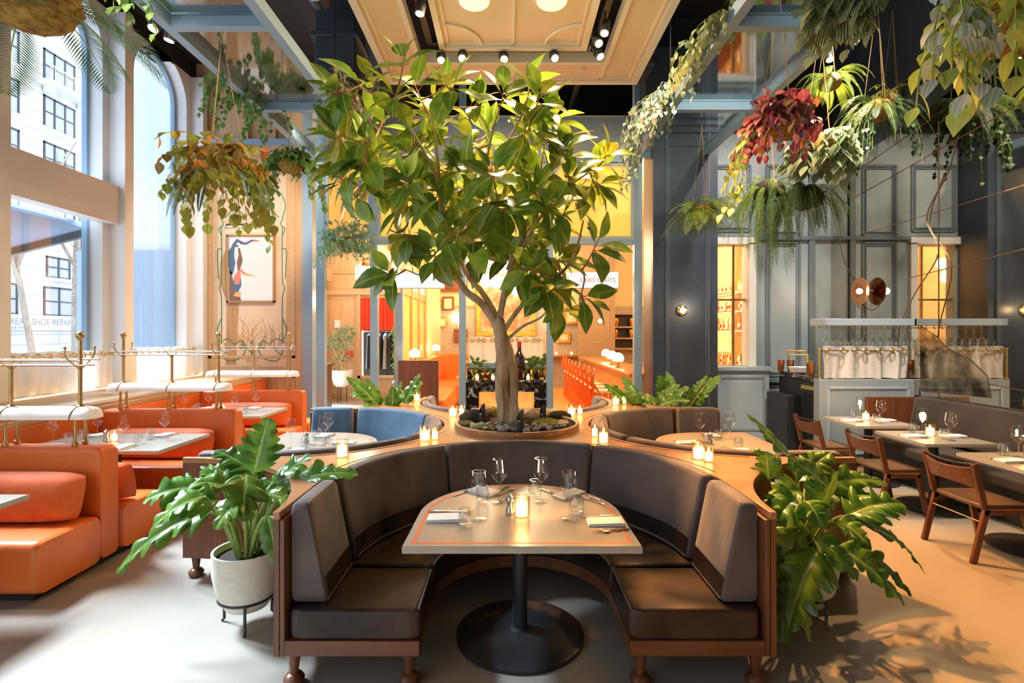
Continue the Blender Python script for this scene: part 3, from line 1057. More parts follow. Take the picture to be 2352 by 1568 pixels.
# ------------------------------------------------------------------ tables
def make_dtable(label, loc, rz):
    t = thing('half_round_table', label, 'table', loc, rz)
    R = .61
    top = [(-.62, -.54), (.62, -.54), (.615, -.03)] + arc(0, -.02, .615, 4, 176, 36) + [(-.615, -.03)]
    G().prism(top, .712, .75).build('table_top', m_ttop, t, bevel=.003)
    G().prism([(x * 1.001, y * 1.001 - .0005) for x, y in top], .714, .747).build('edge_band', m_tedge, t)
    o = [(-.578, -.50), (.578, -.50), (.575, -.03)] + arc(0, -.02, .575, 4, 176, 36) + [(-.575, -.03)]
    i = [(-.562, -.486), (.562, -.486), (.559, -.03)] + arc(0, -.02, .559, 4, 176, 36) + [(-.559, -.03)]
    G().prism(o, .7500, .7508, [i]).build('inlay', m_inlay, t, smooth=False)
    G().cyl((0, -.02, .03), (0, -.02, .712), .046, n=24).lathe([(.10, .70), (.046, .69)], 20, (0, -.02, 0)).build('pedestal', m_steel, t)
    G().lathe([(.39, 0), (.39, .022), (.37, .03), (.06, .045), (.05, .06)], 56, (0, -.02, 0)).build('base_disc', m_steel, t)
    return t


dt = make_dtable('half round stone grey table with orange inlay line in the front booth', (.075, 3.28, 0), 0)
dup(dt, 'half round table in sunlight beside the daylight tinted velvet cushions of the left booth', loc(3), -PI / 2)
dup(dt, 'half round table inside the right booth beyond the ledge candles', loc(1), PI / 2)
dup(dt, 'half round table of the rear booth behind the tree trunk', loc(2), PI)


def make_table(name, label, loc, w, d, cat='table', group=None):
    t = thing(name, label, cat, loc, 0, group)
    G().box(-w / 2, w / 2, -d / 2, d / 2, .715, .75).build('table_top', m_ttop, t, bevel=.004)
    G().box(-w / 2 - .002, w / 2 + .002, -d / 2 - .002, d / 2 + .002, .717, .745).build('edge_band', m_tedge, t, smooth=False)
    G().cyl((0, 0, .02), (0, 0, .715), .045, n=20).build('pedestal', m_steel, t)
    G().lathe([(.33, 0), (.33, .02), (.31, .028), (.05, .04)], 40).build('base_disc', m_steel, t)
    return t


LT = [(-3.98, 3.20), (-3.98, 5.40), (-3.98, 7.46)]
ot = make_table('booth_table', 'pale grey table corner between the nearest orange bench and the left edge', (LT[0][0], LT[0][1], 0), 1.42, .86)
dup(ot, 'pale grey table between the first and second orange benches', (LT[1][0], LT[1][1], 0))
dup(ot, 'pale grey table between the second and third orange benches', (LT[2][0], LT[2][1], 0))
RT = [(4.52, 6.66), (4.52, 5.64), (4.52, 4.55)]
rt = make_table('dining_table', 'small table farthest back by the grey curtained counter on the right', (RT[0][0], RT[0][1], 0), .74, .72)
dup(rt, 'middle small table of the row along the dark right banquette', (RT[1][0], RT[1][1], 0))
dup(rt, 'nearest small table on the right, cut by the picture edge', (RT[2][0], RT[2][1], 0))

# ------------------------------------------------------------------ orange booths on the left
def rbox(g, x0, x1, prof_yz):
    """extrude a (y, z) loop along x"""
    b = len(g.v)
    n = len(prof_yz)
    for x, s in ((x0, .93), (x0 + .02, .985), (x0 + .045, 1), (x1 - .045, 1), (x1 - .02, .985), (x1, .93)):
        cy_ = sum(p[0] for p in prof_yz) / n
        cz_ = sum(p[1] for p in prof_yz) / n
        for y, z in prof_yz:
            g.v.append((x, cy_ + (y - cy_) * s, cz_ + (z - cz_) * (s if z > .2 else 1)))
    for i in range(5):
        for k in range(n):
            k2 = (k + 1) % n
            g.f.append((b + i * n + k, b + i * n + k2, b + (i + 1) * n + k2, b + (i + 1) * n + k))
    g.f.append(tuple(b + k for k in range(n - 1, -1, -1)))
    g.f.append(tuple(b + 5 * n + k for k in range(n)))
    return g


DY = [4.30, 6.36, 8.42]
XW, XE = -4.81, -3.22


def make_bench(label, loc):
    t = thing('orange_bench', label, 'bench', loc, 0, None)
    rbox(G(), XW, XE, rrect(-.10, .10, .06, .945, .045, 5)).build('backrest', m_orange, t)
    rbox(G(), XW, XE + .02, rrect(-.70, -.105, .06, .42, .06, 5)).build('seat', m_orange, t)
    rbox(G(), XW, XE + .02, rrect(.105, .62, .06, .42, .06, 5)).build('rear_seat', m_orange, t)
    G().box(XW + .03, XE - .06, -.62, .55, 0, .06).build('plinth', m_steel, t, smooth=False)
    G().tube([(XE + .001, -.10, .1), (XE + .001, -.10, .92), (XE - .03, -.10, .945), (XW, -.10, .94)], .004, 5).build('seam', m_orangev, t)
    return t


b1 = make_bench('nearest orange leather back to back bench at the left picture edge', (0, DY[0], 0))
dup(b1, 'second orange leather bench, behind the table laid for four', (0, DY[1], 0))
dup(b1, 'third orange leather bench, farthest, in front of the painted oak wall', (0, DY[2], 0))


def pillow(label, loc, w, h, d, rz=0, lean=.25, group=None):
    g = G()
    n, m = 22, 12
    b = 0
    rnd = random.Random(int(loc[1] * 100))
    for side in (1, -1):
        b = len(g.v)
        for i in range(n + 1):
            for j in range(m + 1):
                a, c = i / n * 2 - 1, j / m * 2 - 1
                e = (max(0, 1 - a ** 6) * max(0, 1 - c ** 4)) ** .5
                wr = .018 * math.sin(17 * a + 5 * c) * (1 - abs(a)) * abs(a) * 2 * e + rnd.uniform(-.002, .002) * e
                pin = 1 - .03 * abs(c) ** 3
                y = side * d / 2 * e + wr
                z = h / 2 * c * (1 - .16 * a ** 6) + h / 2
                g.v.append((w / 2 * a * pin, y + (z - h / 2) * lean, z))
        for i in range(n):
            for j in range(m):
                q = b + i * (m + 1) + j
                fc = (q, q + m + 1, q + m + 2, q + 1)
                g.f.append(fc if side < 0 else fc[::-1])
    o = g.build('bolster_pillow', m_orangev, loc=loc, rz=rz)
    return tag(o, label, 'pillow', group)


pillow('long orange velvet pillow leaning on the nearest orange bench', (-3.88, DY[0] - .25, .425), 1.3, .36, .2)
pillow('orange velvet pillow peeking out behind the nearest orange bench back', (-3.83, DY[0] + .24, .425), 1.3, .34, .18, PI, .2)
pillow('long orange velvet pillow under the table on the second orange bench', (-4.0, DY[1] - .26, .425), 1.25, .33, .18)
pillow('orange velvet pillow behind the second orange bench back', (-3.85, DY[1] + .24, .425), 1.2, .33, .18, PI, .2)
pillow('farthest orange velvet pillow on the third orange bench', (-3.95, DY[2] - .26, .425), 1.25, .36, .18)


# ------------------------------------------------------------------ brass lamp racks on the bench backs
def make_rack(label, loc):
    t = thing('brass_lamp_rack', label, 'lamp rack', loc, 0, None)
    z0 = .945
    for x, top in ((-4.60, 1.81), (-4.02, 1.60), (-3.46, 1.81)):
        for y in (-.05, .05):
            G().cyl((x, y, z0 + .02), (x, y, 1.20), .013, n=12).lathe([(.022, 0), (.024, .008), (.022, .028), (.014, .034)], 14, (x, y, z0)).build('leg', m_brass, t)
        G().cyl((x, 0, 1.255), (x, 0, top), .015, n=12).lathe([(.03, 0), (.03, .01), (.016, .02)], 14, (x, 0, 1.255)).build('post', m_brass, t)
        if top > 1.7:
            G().ball((x, 0, top + .022), .033, 18).lathe([(.018, -.02), (.022, -.012), (.016, 0)], 14, (x, 0, top)).build('finial', m_brass, t)
        zr = 1.56
        for s in (-1, 1):
            pts = [(x, 0, zr - .01), (x, s * .13, zr + .09), (x, s * .15, zr + .12), (x, s * .15, zr + .17)]
            if top < 1.7:
                pts = pts[:2]
            g = G().tube(pts, .006, 8)
            if top > 1.7:
                g.ball((x, s * .15, zr + .175), .012, 8)
            g.build('hook', m_brass, t)
    for y in (-.10, -.045, .045, .10):
        zz = 1.55 + abs(y) * .77 + .006
        G().tube([(-4.68, y, zz), (-3.38, y, zz)], .006, 8).build('rail', mat_cache('rod'), t)
    # half-round glass trough lamp
    g = G()
    prof = [(.11 * math.cos(math.radians(a)), .095 * math.sin(math.radians(a))) for a in range(0, 181, 12)]
    n = len(prof)
    xs = [(-4.76, .45), (-4.75, .7), (-4.72, .9), (-4.68, 1), (-3.40, 1), (-3.36, .9), (-3.33, .7), (-3.32, .45)]
    for x, s in xs:
        for y, z in prof:
            g.v.append((x, y * s, 1.165 + z * (.55 + .45 * s)))
    for i in range(len(xs) - 1):
        for k in range(n - 1):
            g.f.append((i * n + k, i * n + k + 1, (i + 1) * n + k + 1, (i + 1) * n + k))
    g.f.append(tuple(range(n - 1, -1, -1)))
    g.f.append(tuple((len(xs) - 1) * n + k for k in range(n)))
    g.build('lamp_shade', m_opal, t)
    for x in (-4.60, -4.02, -3.46):
        G().tube([(x, .112 * math.cos(math.radians(a)), 1.165 + .097 * math.sin(math.radians(a))) for a in range(0, 181, 15)], .005, 6).build('strap', m_brass, t)
    return t


_mc = {}
def mat_cache(k):
    if k not in _mc:
        _mc[k] = mat('pale_metal_rod', (.62, .52, .45), .25, 1)
    return _mc[k]


r1 = make_rack('brass hat rack with white trough lamp on the nearest orange bench', (0, DY[0], 0))
dup(r1, 'brass hat rack with white trough lamp on the second orange bench', (0, DY[1], 0))
dup(r1, 'brass hat rack with white trough lamp on the third orange bench', (0, DY[2], 0))


# ------------------------------------------------------------------ half curtains on rods
def curtain(label, x0, x1, z0, z1, loc, rz, rings, rodlab, post=True, seed=1, m=None):
    """cloth in the xz plane, hanging from a brass rod on ring eyelets"""
    rnd = random.Random(seed)
    t = thing('half_curtain', label, 'curtain', loc, rz)
    g = G()
    n = int((x1 - x0) * 60)
    ph = [rnd.uniform(0, 6) for _ in range(4)]
    cols = 6
    for i in range(n + 1):
        x = x0 + (x1 - x0) * i / n
        for j in range(cols + 1):
            q = j / cols
            amp = .032 * (.55 + .45 * q)
            y = amp * (math.sin(x * 19 + ph[0]) + .6 * math.sin(x * 31 + ph[1]) + .3 * math.sin(x * 53 + ph[2] + q))
            g.v.append((x + .008 * math.sin(q * 5 + ph[3] + x * 7), y, z1 - (z1 - z0) * q + (.006 * math.sin(x * 23) if j in (0, cols) else 0)))
    for i in range(n):
        for j in range(cols):
            a = i * (cols + 1) + j
            g.f.append((a, a + 1, a + cols + 2, a + cols + 1))
    g.build('cloth', m or m_linen, t, angle=180)
    zr = z1 - .062
    for k in range(rings):
        x = x0 + (x1 - x0) * (k + .5) / rings + rnd.uniform(-.03, .03)
        pts = [(x + .034 * math.cos(a), -.046 + .01 * math.sin(a), zr + .034 * math.sin(a)) for a in [2 * PI * i / 14 for i in range(15)]]
        G().tube(pts, .008, 6, caps=False).build('ring', m_brassb, t)
    r = thing('curtain_rod', rodlab, 'curtain rod', loc, rz)
    G().cyl((x0 - .05, -.02, zr), (x1 + .03, -.02, zr), .009, n=10).build('rod', m_brassb, r)
    if post:
        for x in ((x0 - .05,) if post == 1 else (x0 - .05, x1 + .03)):
            G().cyl((x, -.02, z0 - .005), (x, -.02, zr + .02), .014, n=12).ball((x, -.02, zr + .02), .022, 12).lathe([(.03, 0), (.03, .012), (.016, .02)], 14, (x, -.02, z0 - .005)).build('post', m_brassb, r)
    return t


# left window curtains: cloth plane x = const, so rotate +90 (local x -> world y, local -y -> world +x)
curtain('white half curtain with brass rings across the left window nearer the viewer', 2.2, 8.30, 1.03, 1.60, (-6.18, 0, 0), PI / 2, 34, 'brass rod of the half curtain at the wide left windows', False, 2)
curtain('white half curtain with brass rings below the narrow arched window', 8.66, 10.5, 1.03, 1.60, (-6.18, 0, 0), PI / 2, 10, 'brass rod of the half curtain under the narrow arched window', False, 3)
for y0, y1, lab in ((2.0, 8.35, 'warm light strip glowing at the foot of the wide left curtain'), (8.6, 10.6, 'warm light strip glowing at the foot of the narrow window curtain')):
    tag(G().box(-6.10, -6.08, y0, y1, 1.021, 1.03).build('light_strip', m_strip, smooth=False), lab, 'light')

# ------------------------------------------------------------------ right banquette, chairs
t = thing('mirror_banquette', 'long dark brown velvet banquette along the mirror wall on the right', 'banquette', (5.2, 4.5, 0))
g = G()
G().box(-.32, .38, -4.5, 2.72, .0, .36).build('plinth', m_steel, t, smooth=False)
m_vdark = mat('dark_brown_velvet', (.03, .02, .017), .7, col2=(.052, .036, .03), scale=(3, 3, 3), bump=.15, bscale=(9, 9, 4), sheen=.2)
for a, b in ((-4.5, -2.3), (-2.28, -.2), (-.18, 1.2), (1.22, 2.7)):
    G().box(-.45, .15, a, b, .36, .48).build('seat_cushion', m_vdark, t, bevel=.03)
for a, b in ((-4.5, -2.0), (-1.95, -.05), (0, 1.05), (1.1, 2.62)):
    pr = wedge_prof(.49, 1.0, .19, .10)
    cushion([((.38, a + (b - a) * i / 8), (-1, 0)) for i in range(9)], pr, .02).build('back_cushion', m_vdark, t)
G().box(-.3, .38, 2.74, 2.79, .0, .98).build('end_panel', m_walnut, t, bevel=.004)


def make_chair(label, loc, rz=0):
    """low timber chair facing +x: curved plywood back, leather seat, bent side frames"""
    t = thing('dining_chair', label, 'chair', loc, rz)
    W = .25
    for s in (-1, 1):
        y = s * W
        # back post that kicks out to the rear foot
        g = G()
        g.bar((-.02, y, .80), (.06, y, .45), .03, .05, up=(1, 0, 0))
        g.build('back_post', m_walnut, t, bevel=.006)
        G().bar((.08, y, .44), (-.03, y, 0), .03, .05, up=(1, 0, 0)).build('leg', m_walnut, t, bevel=.006)
        G().bar((.38, y, .42), (.47, y, 0), .03, .048, up=(1, 0, 0)).build('leg', m_walnut, t, bevel=.006)
        G().bar((.05, y, .41), (.40, y, .41), .03, .05).build('side_rail', m_walnut, t, bevel=.006)
    g = G()
    n = 10
    for z, dx, b in ((.772, -.022, .0), (.764, -.020, .0), (.60, .025, 0), (.59, .028, 0)):
        for i in range(n + 1):
            q = i / n * 2 - 1
            g.v.append((dx - .04 * (1 - q * q) + .0, q * (W + .005), z - (.03 * (1 - q * q) if z > .7 else -.02 * (1 - q * q))))
    for r in range(3):
        for i in range(n):
            a = r * (n + 1) + i
            g.f.append((a, a + 1, a + n + 2, a + n + 1))
    o = g.build('backrest', m_walnutx, t)
    md = o.modifiers.new('thickness', 'SOLIDIFY')
    md.thickness = .016
    md.offset = 0
    g = G()
    pr = rrect(.055, .46, .425, .465, .018)
    for y, s in ((-W + .012, .96), (-W + .03, 1), (W - .03, 1), (W - .012, .96)):
        for x, z in pr:
            g.v.append((.257 + (x - .257) * s, y, z))
    k = len(pr)
    for i in range(3):
        for j in range(k):
            j2 = (j + 1) % k
            g.f.append((i * k + j, (i + 1) * k + j, (i + 1) * k + j2, i * k + j2))
    g.f.append(tuple(range(k)))
    g.f.append(tuple(3 * k + j for j in range(k - 1, -1, -1)))
    g.build('seat', mat_seat, t)
    G().tube([(-.022 - .035 * (1 - q * q), q * W, .800 - .022 * (1 - q * q)) for q in [i / 5 - 1 for i in range(11)]], .007, 6).build('top_rail', m_steel, t)
    G().tube([(.04, -W, .33), (.04, W, .33)], .005, 6).build('stretcher', m_brass, t)
    return t


mat_seat = mat('brown_leather_seat', (.10, .05, .022), .4, col2=(.15, .08, .035), scale=(5, 5, 5))
c0 = make_chair('low walnut chair nearest the viewer on the right side', (3.77, 4.52, 0))
dup(c0, 'middle walnut chair of the row on the right', (3.77, 5.62, 0))
dup(c0, 'farthest walnut chair, in front of the black cabinet', (3.77, 6.68, 0))
# ------------------------------------------------------------------ tableware prototypes (linked on first use)
PROTO = {}


def put(kind, maker, label, cat, loc, rz=0, group=None):
    if kind not in PROTO:
        o = maker()
        PROTO[kind] = o
        o.location, o.rotation_euler.z = loc, rz
        return tag(o, label, cat, group)
    r = PROTO[kind]
    o = r.copy()
    COL.objects.link(o)
    o.location, o.rotation_euler.z = loc, rz
    if kind not in KID:
        KID[kind] = [(c, kids(c)) for c in kids(r)]
    for c, sub in KID[kind]:
        k = c.copy()
        COL.objects.link(k)
        k.parent = o
        for s in sub:
            q = s.copy()
            COL.objects.link(q)
            q.parent = k
    if 'group' in o.keys():
        del o['group']
    return tag(o, label, cat, group)


def mk_wine():
    o = G().lathe([(.0005, .004), (.036, .002), (.037, .004), (.020, .008), (.006, .014), (.004, .03), (.0035, .095), (.006, .106)], 28).open_lathe(
        [(.006, .105), (.022, .122), (.041, .146), (.043, .152), (.040, .18), (.034, .235), (.0345, .2365), (.033, .2365)], 28).move(lambda v: v * 1.2).build('wine_glass', m_glass, angle=50)
    return o


def mk_tumbler():
    return G().lathe([(.0005, 0), (.027, 0), (.036, .014), (.040, .032), (.036, .062), (.030, .088), (.0285, .088), (.034, .06), (.037, .034), (.030, .014), (.0005, .010)], 26).move(lambda v: v * 1.18).build('stemless_glass', m_glass, angle=50)


def mk_candle(r, h):
    def f():
        o = thing('votive_candle', 'x x x x', 'candle')
        del LABELS['x x x x']
        G().lathe([(r * .9, 0), (r, .004), (r, h), (r - .004, h), (r - .004, .014)], 40, ribs=16, rib_amp=r * .03).build('holder', m_ribbed, o, angle=60)
        w = G().cyl((0, 0, .012), (0, 0, h * .62), r * .72, n=16).build('wax', m_wax, o)
        G().lathe([(.001, 0), (.006, .008), (.004, .02), (.0005, .03)], 8, (0, 0, h * .63)).build('flame', m_flame, w)
        return o
    return f


m_wax = mat('glowing_wax', (1, .85, .6), .5, emit=(1, .60, .24), estr=5)
mk_c1, mk_c2 = mk_candle(.047, .132), mk_candle(.034, .108)


def mk_mill():
    return G().lathe([(.0005, 0), (.022, 0), (.023, .02), (.019, .03), (.015, .05), (.017, .065), (.023, .072), (.023, .082), (.020, .094), (.012, .10), (.005, .102), (.006, .108), (.0005, .112)], 22).move(lambda v: v * 1.15).build('pepper_mill', m_millm)


def mk_napkin():
    g = G().box(-.105, .105, -.06, .06, 0, .006).box(-.103, .105, -.058, .0595, .006, .012).box(-.101, .104, -.057, .058, .012, .018)
    o = g.build('folded_napkin', m_napkin, bevel=.003)
    for v in o.data.vertices:
        v.co.z += .004 * math.sin(v.co.x * 22) * (v.co.z > .005)
    k = G().box(.03, .036, -.003, .003, .0185, .019).build('embroidered_mark', m_steel, o, smooth=False)
    return o


def mk_knife():
    g = G()
    g.tube([(-.11, 0, .005), (-.09, 0, .006), (0, 0, .006), (.005, 0, .005)], [.004, .006, .005, .003], 8)
    g.prism([(0, -.004), (.09, -.007), (.115, .002), (.11, .006), (0, .005)], .0025, .0045)
    return g.build('table_knife', m_cutlery)


def mk_fork():
    g = G()
    g.tube([(-.10, 0, .004), (-.08, 0, .005), (0, 0, .004), (.035, 0, .007)], [.004, .006, .0032, .003], 8)
    g.prism([(.03, -.004), (.05, -.012), (.06, -.0125), (.06, .0125), (.05, .012), (.03, .004)], .006, .0085)
    for y in (-.0108, -.0036, .0036, .0108):
        g.bar((.058, y, .0075), (.10, y, .010), .0032, .002)
    return g.build('table_fork', m_cutlery)


def mk_spoon():
    g = G().tube([(-.09, 0, .004), (-.07, 0, .005), (.02, 0, .005)], [.004, .005, .003], 8)
    g.ball((.045, 0, .0065), .026, 12, (1, .62, .14))
    return g.build('table_spoon', m_cutlery)


ZT = .7512
wine = lambda p, l, gr=None: put('wine', mk_wine, l, 'wine glass', p, 0, gr)
tumb = lambda p, l, gr=None: put('tumb', mk_tumbler, l, 'glass', p, 0, gr)
napk = lambda p, rz, l, gr=None: put('napk', mk_napkin, l, 'napkin', p, rz, gr)
knif = lambda p, rz, l, gr=None: put('knif', mk_knife, l, 'knife', p, rz, gr)
fork = lambda p, rz, l, gr=None: put('fork', mk_fork, l, 'fork', p, rz, gr)
spoo = lambda p, rz, l, gr=None: put('spoo', mk_spoon, l, 'spoon', p, rz, gr)
cand = lambda p, big, l, gr=None: put('c1' if big else 'c2', mk_c1 if big else mk_c2, l, 'candle', p, 0, gr)
mill = lambda p, l: put('mill', mk_mill, l, 'pepper mill', p)
D2R = math.radians


def T(px, py):
    return PZ(px, py, ZT)


# front booth table
tb = 'of the front half round table'
for px, py, w in ((1100, 1193, 'near left'), (1147, 1154, 'far left'), (1243, 1152, 'far right'), (1307, 1193, 'near right')):
    wine(T(px, py), f'tall stemmed wine glass at the {w} place {tb}')
for px, py, w in ((1070, 1208, 'near left'), (1108, 1152, 'far left'), (1229, 1137, 'far right'), (1325, 1178, 'near right')):
    tumb(T(px, py), f'stemless water glass at the {w} place {tb}')
cand(T(1198, 1186), True, f'glowing votive candle in the middle {tb}')
mill(T(1171, 1181), f'small steel pepper mill beside the candle {tb}')
napsets = (((1022, 1192), 0, 'near left', (1025, 1176), (1050, 1176), None), ((1110, 1130), -38, 'far left', (1066, 1131), (1160, 1131), (1152, 1124)),
           ((1308, 1137), 38, 'far right', (1264, 1131), (1362, 1150), (1353, 1142)), ((1390, 1201), 0, 'near right', (1378, 1187), (1400, 1218), (1412, 1220)))
for n, rz, w, k, f, f2 in napsets:
    napk(T(*n), D2R(rz), f'white folded napkin at the {w} place {tb}')
    if w.startswith('near'):
        rk, rf = 0, (0 if w == 'near left' else 180 + 8)
    else:
        rk = rf = rz + 90 if w == 'far right' else rz - 90
    knif(T(*k), D2R(rk if w != 'near right' else 180), f'pale gold knife at the {w} place {tb}')
    fork(T(*f), D2R(rf), f'pale gold fork at the {w} place {tb}')
    if f2:
        spoo(T(*f2), D2R(rf + 6), f'pale gold spoon at the {w} place {tb}')

# other tables: (name, list of (dx, dy) places, facing)


def lay(tc, name, places, mid=True, millp=True, simple=False):
    """places: (dx, dy, rz, word); items stand round each napkin"""
    for dx, dy, rz, w in places:
        c, s = math.cos(rz), math.sin(rz)

        def q(a, b):
            return (tc[0] + dx + a * c - b * s, tc[1] + dy + a * s + b * c, ZT)
        napk(q(0, 0), rz, f'white folded napkin at the {w} place of {name}')
        knif(q(0, .085), rz, f'knife at the {w} place of {name}')
        fork(q(0, -.085), rz, f'fork at the {w} place of {name}')
        wine(q(.17, .11), f'stemmed wine glass at the {w} place of {name}')
        tumb(q(.19, -.02), f'stemless water glass at the {w} place of {name}')
    if mid:
        cand((tc[0] - .02, tc[1], ZT), False, f'lit votive candle in the middle of {name}')
    if millp:
        mill((tc[0] - .085, tc[1] - .02, ZT), f'small steel pepper mill on {name}')


n1 = 'the table behind the nearest orange bench'
lay((LT[1][0], LT[1][1]), n1, [(.28, -.30, PI / 2, 'near right'), (.30, .30, -PI / 2, 'far right'), (-.42, -.30, PI / 2, 'near left'), (-.40, .30, -PI / 2, 'far left')])
n2 = 'the table at the third orange bench'
lay((LT[2][0], LT[2][1]), n2, [(.32, -.29, PI / 2, 'near right'), (.28, .29, -PI / 2, 'far right'), (-.38, -.29, PI / 2, 'near left'), (-.40, .29, -PI / 2, 'far left')])
nl = 'the sunlit table in the left booth'
lay((loc(3)[0], loc(3)[1]), nl, [(.28, .02, PI, 'inner'), (-.05, .38, -PI / 2, 'far'), (-.05, -.38, PI / 2, 'near')], False)
nr = 'the half round table in the right booth'
lay((loc(1)[0], loc(1)[1]), nr, [(-.30, .02, 0, 'inner'), (.1, .38, -PI / 2, 'far'), (.1, -.38, PI / 2, 'near')], False)
nb = 'the rear booth table'
lay((loc(2)[0], loc(2)[1]), nb, [(.34, -.12, 2.3, 'right'), (-.30, -.12, .8, 'left')], True, False)
for (tx, ty), nm in zip(RT, ('the farthest right-hand table', 'the middle right-hand table', 'the nearest right-hand table')):
    for dx, w in ((-.21, 'chair side'), (.21, 'banquette side')):
        napk((tx + dx, ty, ZT), 0, f'white folded napkin on the {w} of {nm}')
        knif((tx + dx, ty - .085, ZT), PI, f'knife on the {w} of {nm}')
        fork((tx + dx, ty + .085, ZT), 0, f'fork on the {w} of {nm}')
    wine((tx + .0, ty + .15, ZT), f'stemmed wine glass behind the candle on {nm}')
    wine((tx + .02, ty - .20, ZT), f'stemmed wine glass in front of the candle on {nm}')
    tumb((tx + .035, ty - .10, ZT), f'stemless water glass in front of the candle on {nm}')
    tumb((tx - .04, ty + .24, ZT), f'stemless water glass at the back of {nm}')
    cand((tx - .01, ty + .03, ZT), True, f'lit votive candle in the middle of {nm}')

# candles along the island ledge
led_c = (((940, 921, 0), (958, 921, 1), 'at the back left end of the island ledge'), ((1040, 957, 1), (1060, 953, 0), 'behind the planter on its left'),
         ((975, 1013, 1), (999, 1010, 0), 'on the ledge neck left of the front booth'), ((1312, 955, 1), (1332, 952, 0), 'behind the planter on its right'),
         ((1414, 930, 1), (1433, 928, 0), 'near the green plants at the back right'), ((1366, 1003, 0), (1386, 1018, 1), 'on the ledge neck right of the front booth'),
         ((1604, 1055, 1), (1628, 1061, 0), 'on the ledge beside the large right planter'))
for a, b, w in led_c:
    for q in (a, b):
        cand(PZ(q[0], q[1], ZL + .0012), q[2], f'{"taller" if q[2] else "smaller"} of the two votive candles {w}')
cand(PZ(786, 1050, ZL + .0012), True, 'single votive candle on the ledge by the left booth')

# ------------------------------------------------------------------ planter filling
rnd = random.Random(11)
zp = .948
m_stone2 = mat('dark_pebble', (.16, .14, .13), .5, col2=(.26, .23, .2), scale=(9, 9, 9))
pebs = []
for k in range(58):
    for _ in range(200):
        a, q = rnd.uniform(PI * 1.08, PI * 2.05), rnd.uniform(.18, .5)
        p = Vector((IC.x + q * math.cos(a), IC.y + q * math.sin(a) * .95, zp + .018))
        if (abs(p.x - (IC.x - .09)) > .11 or p.y < IC.y - .12) and all((p - o_).length > .068 for o_ in pebs):
            break
    pebs.append(p)
    g = G().ball((0, 0, 0), rnd.uniform(.018, .036), 10, (1.2, 1, .75), .06, rnd)
    o = g.build('river_pebble', m_stone if k % 4 else m_stone2, loc=p, rz=rnd.uniform(0, 3))
    tag(o, 'rounded pale river pebble lying on the soil in front of the trunk', 'pebble', 'pebbles in the planter')
for px, py, r, sq, mt, lab in ((1090, 965, .15, (1.1, .9, .75), m_soil, 'dark brown mossy lump left of the trunk in the planter'),
                               (1110, 985, .09, (1.5, .8, .45), m_mossg, 'green moss clump in front of the dark lump'),
                               (1130, 952, .11, (1.1, 1, .8), m_mossg, 'green moss clump behind the trunk on its left'),
                               (1255, 975, .11, (1.3, 1, .6), m_mossg, 'bright green moss clump at the right of the planter'),
                               (1285, 958, .10, (1.3, 1, .7), m_soil, 'dark brown lump at the right rim of the planter'),
                               (1235, 950, .09, (1.4, 1, .6), m_mossg, 'green moss clump behind the right uplight'),
                               (1070, 975, .07, (1.3, 1, .6), m_mossg, 'small moss clump at the left rim of the planter')):
    p = PZ(px, py, zp)
    p.z = zp
    tag(G().ball((0, 0, 0), r, 26, sq, .07, rnd).build('moss_clump', mt, loc=p), lab, 'moss')
for px, py, rz, lab in ((1115, 955, .6, 'broken bark chunk left of the trunk'), (1222, 965, -.5, 'broken bark chunk right of the trunk')):
    p = PZ(px, py, .96)
    tag(G().tube([(-.10, 0, 0), (-.03, .02, .02), (.05, 0, .03), (.10, .01, .02)], [.03, .05, .055, .03], 9).build('bark_chunk', m_bark, loc=(p.x, p.y, .985), rz=rz), lab, 'bark')
for px, py, lab in ((1107, 972, 'black slanted uplight left of the trunk in the planter'), (1195, 990, 'black slanted uplight in front of the trunk'), (1247, 972, 'black slanted uplight right of the trunk')):
    p = PZ(px, py, .955)
    t = thing('garden_uplight', lab, 'uplight', (p.x, p.y, .956))
    n = 14
    g = G()
    for z, top in ((0, 0), (.14, 1)):
        for k in range(n):
            a = 2 * PI * k / n
            x, y = .032 * math.cos(a), .032 * math.sin(a)
            g.v.append((x, y, z + (.05 * (x + y) / .04 if top else 0)))
    for k in range(n):
        g.f.append((k, (k + 1) % n, n + (k + 1) % n, n + k))
    g.build('tube_body', m_steel, t)
    G().cyl((0, 0, .09), (0, 0, .10), .03, n=14).build('lens', m_millm, t)

# ------------------------------------------------------------------ framed bird print and mural on the far left oak wall
ax = lambda px: (px - VX) / F * 10.68
az = lambda py: H - (py - VY) / F * 10.68
fr = thing('framed_print', 'oak framed print of two wading birds hung on the painted wall', 'picture', ((ax(523) + ax(633)) / 2, 10.66, az(695)))
wd, ht = ax(633) - ax(523), az(540) - az(695)
g = G()
for a, b, c, d in ((-wd / 2, wd / 2, 0, .035), (-wd / 2, wd / 2, ht - .035, ht), (-wd / 2, -wd / 2 + .035, 0, ht), (wd / 2 - .035, wd / 2, 0, ht)):
    g.box(a, b, -.035, .02, c, d)
g.build('picture_frame', wood('frame_oak', (.33, .17, .07), (.42, .24, .1), 'z'), fr, smooth=False)
m_paper = mat('pale_sky_print', (.74, .78, .80), .5, col2=(.62, .68, .72), scale=(2, 2, 3), p0=.4, p1=.75)
G().box(-wd / 2 + .03, wd / 2 - .03, -.012, .0, .03, ht - .03).build('print', m_paper, fr, smooth=False)
m_b1, m_b2, m_b3, m_b4, m_b5 = (mat(n, c, .6) for n, c in (('slate_blue_ink', (.08, .14, .24)), ('coral_ink', (.72, .22, .17)), ('brown_ink', (.20, .12, .08)), ('white_ink', (.75, .73, .70)), ('ochre_ink', (.70, .40, .14))))


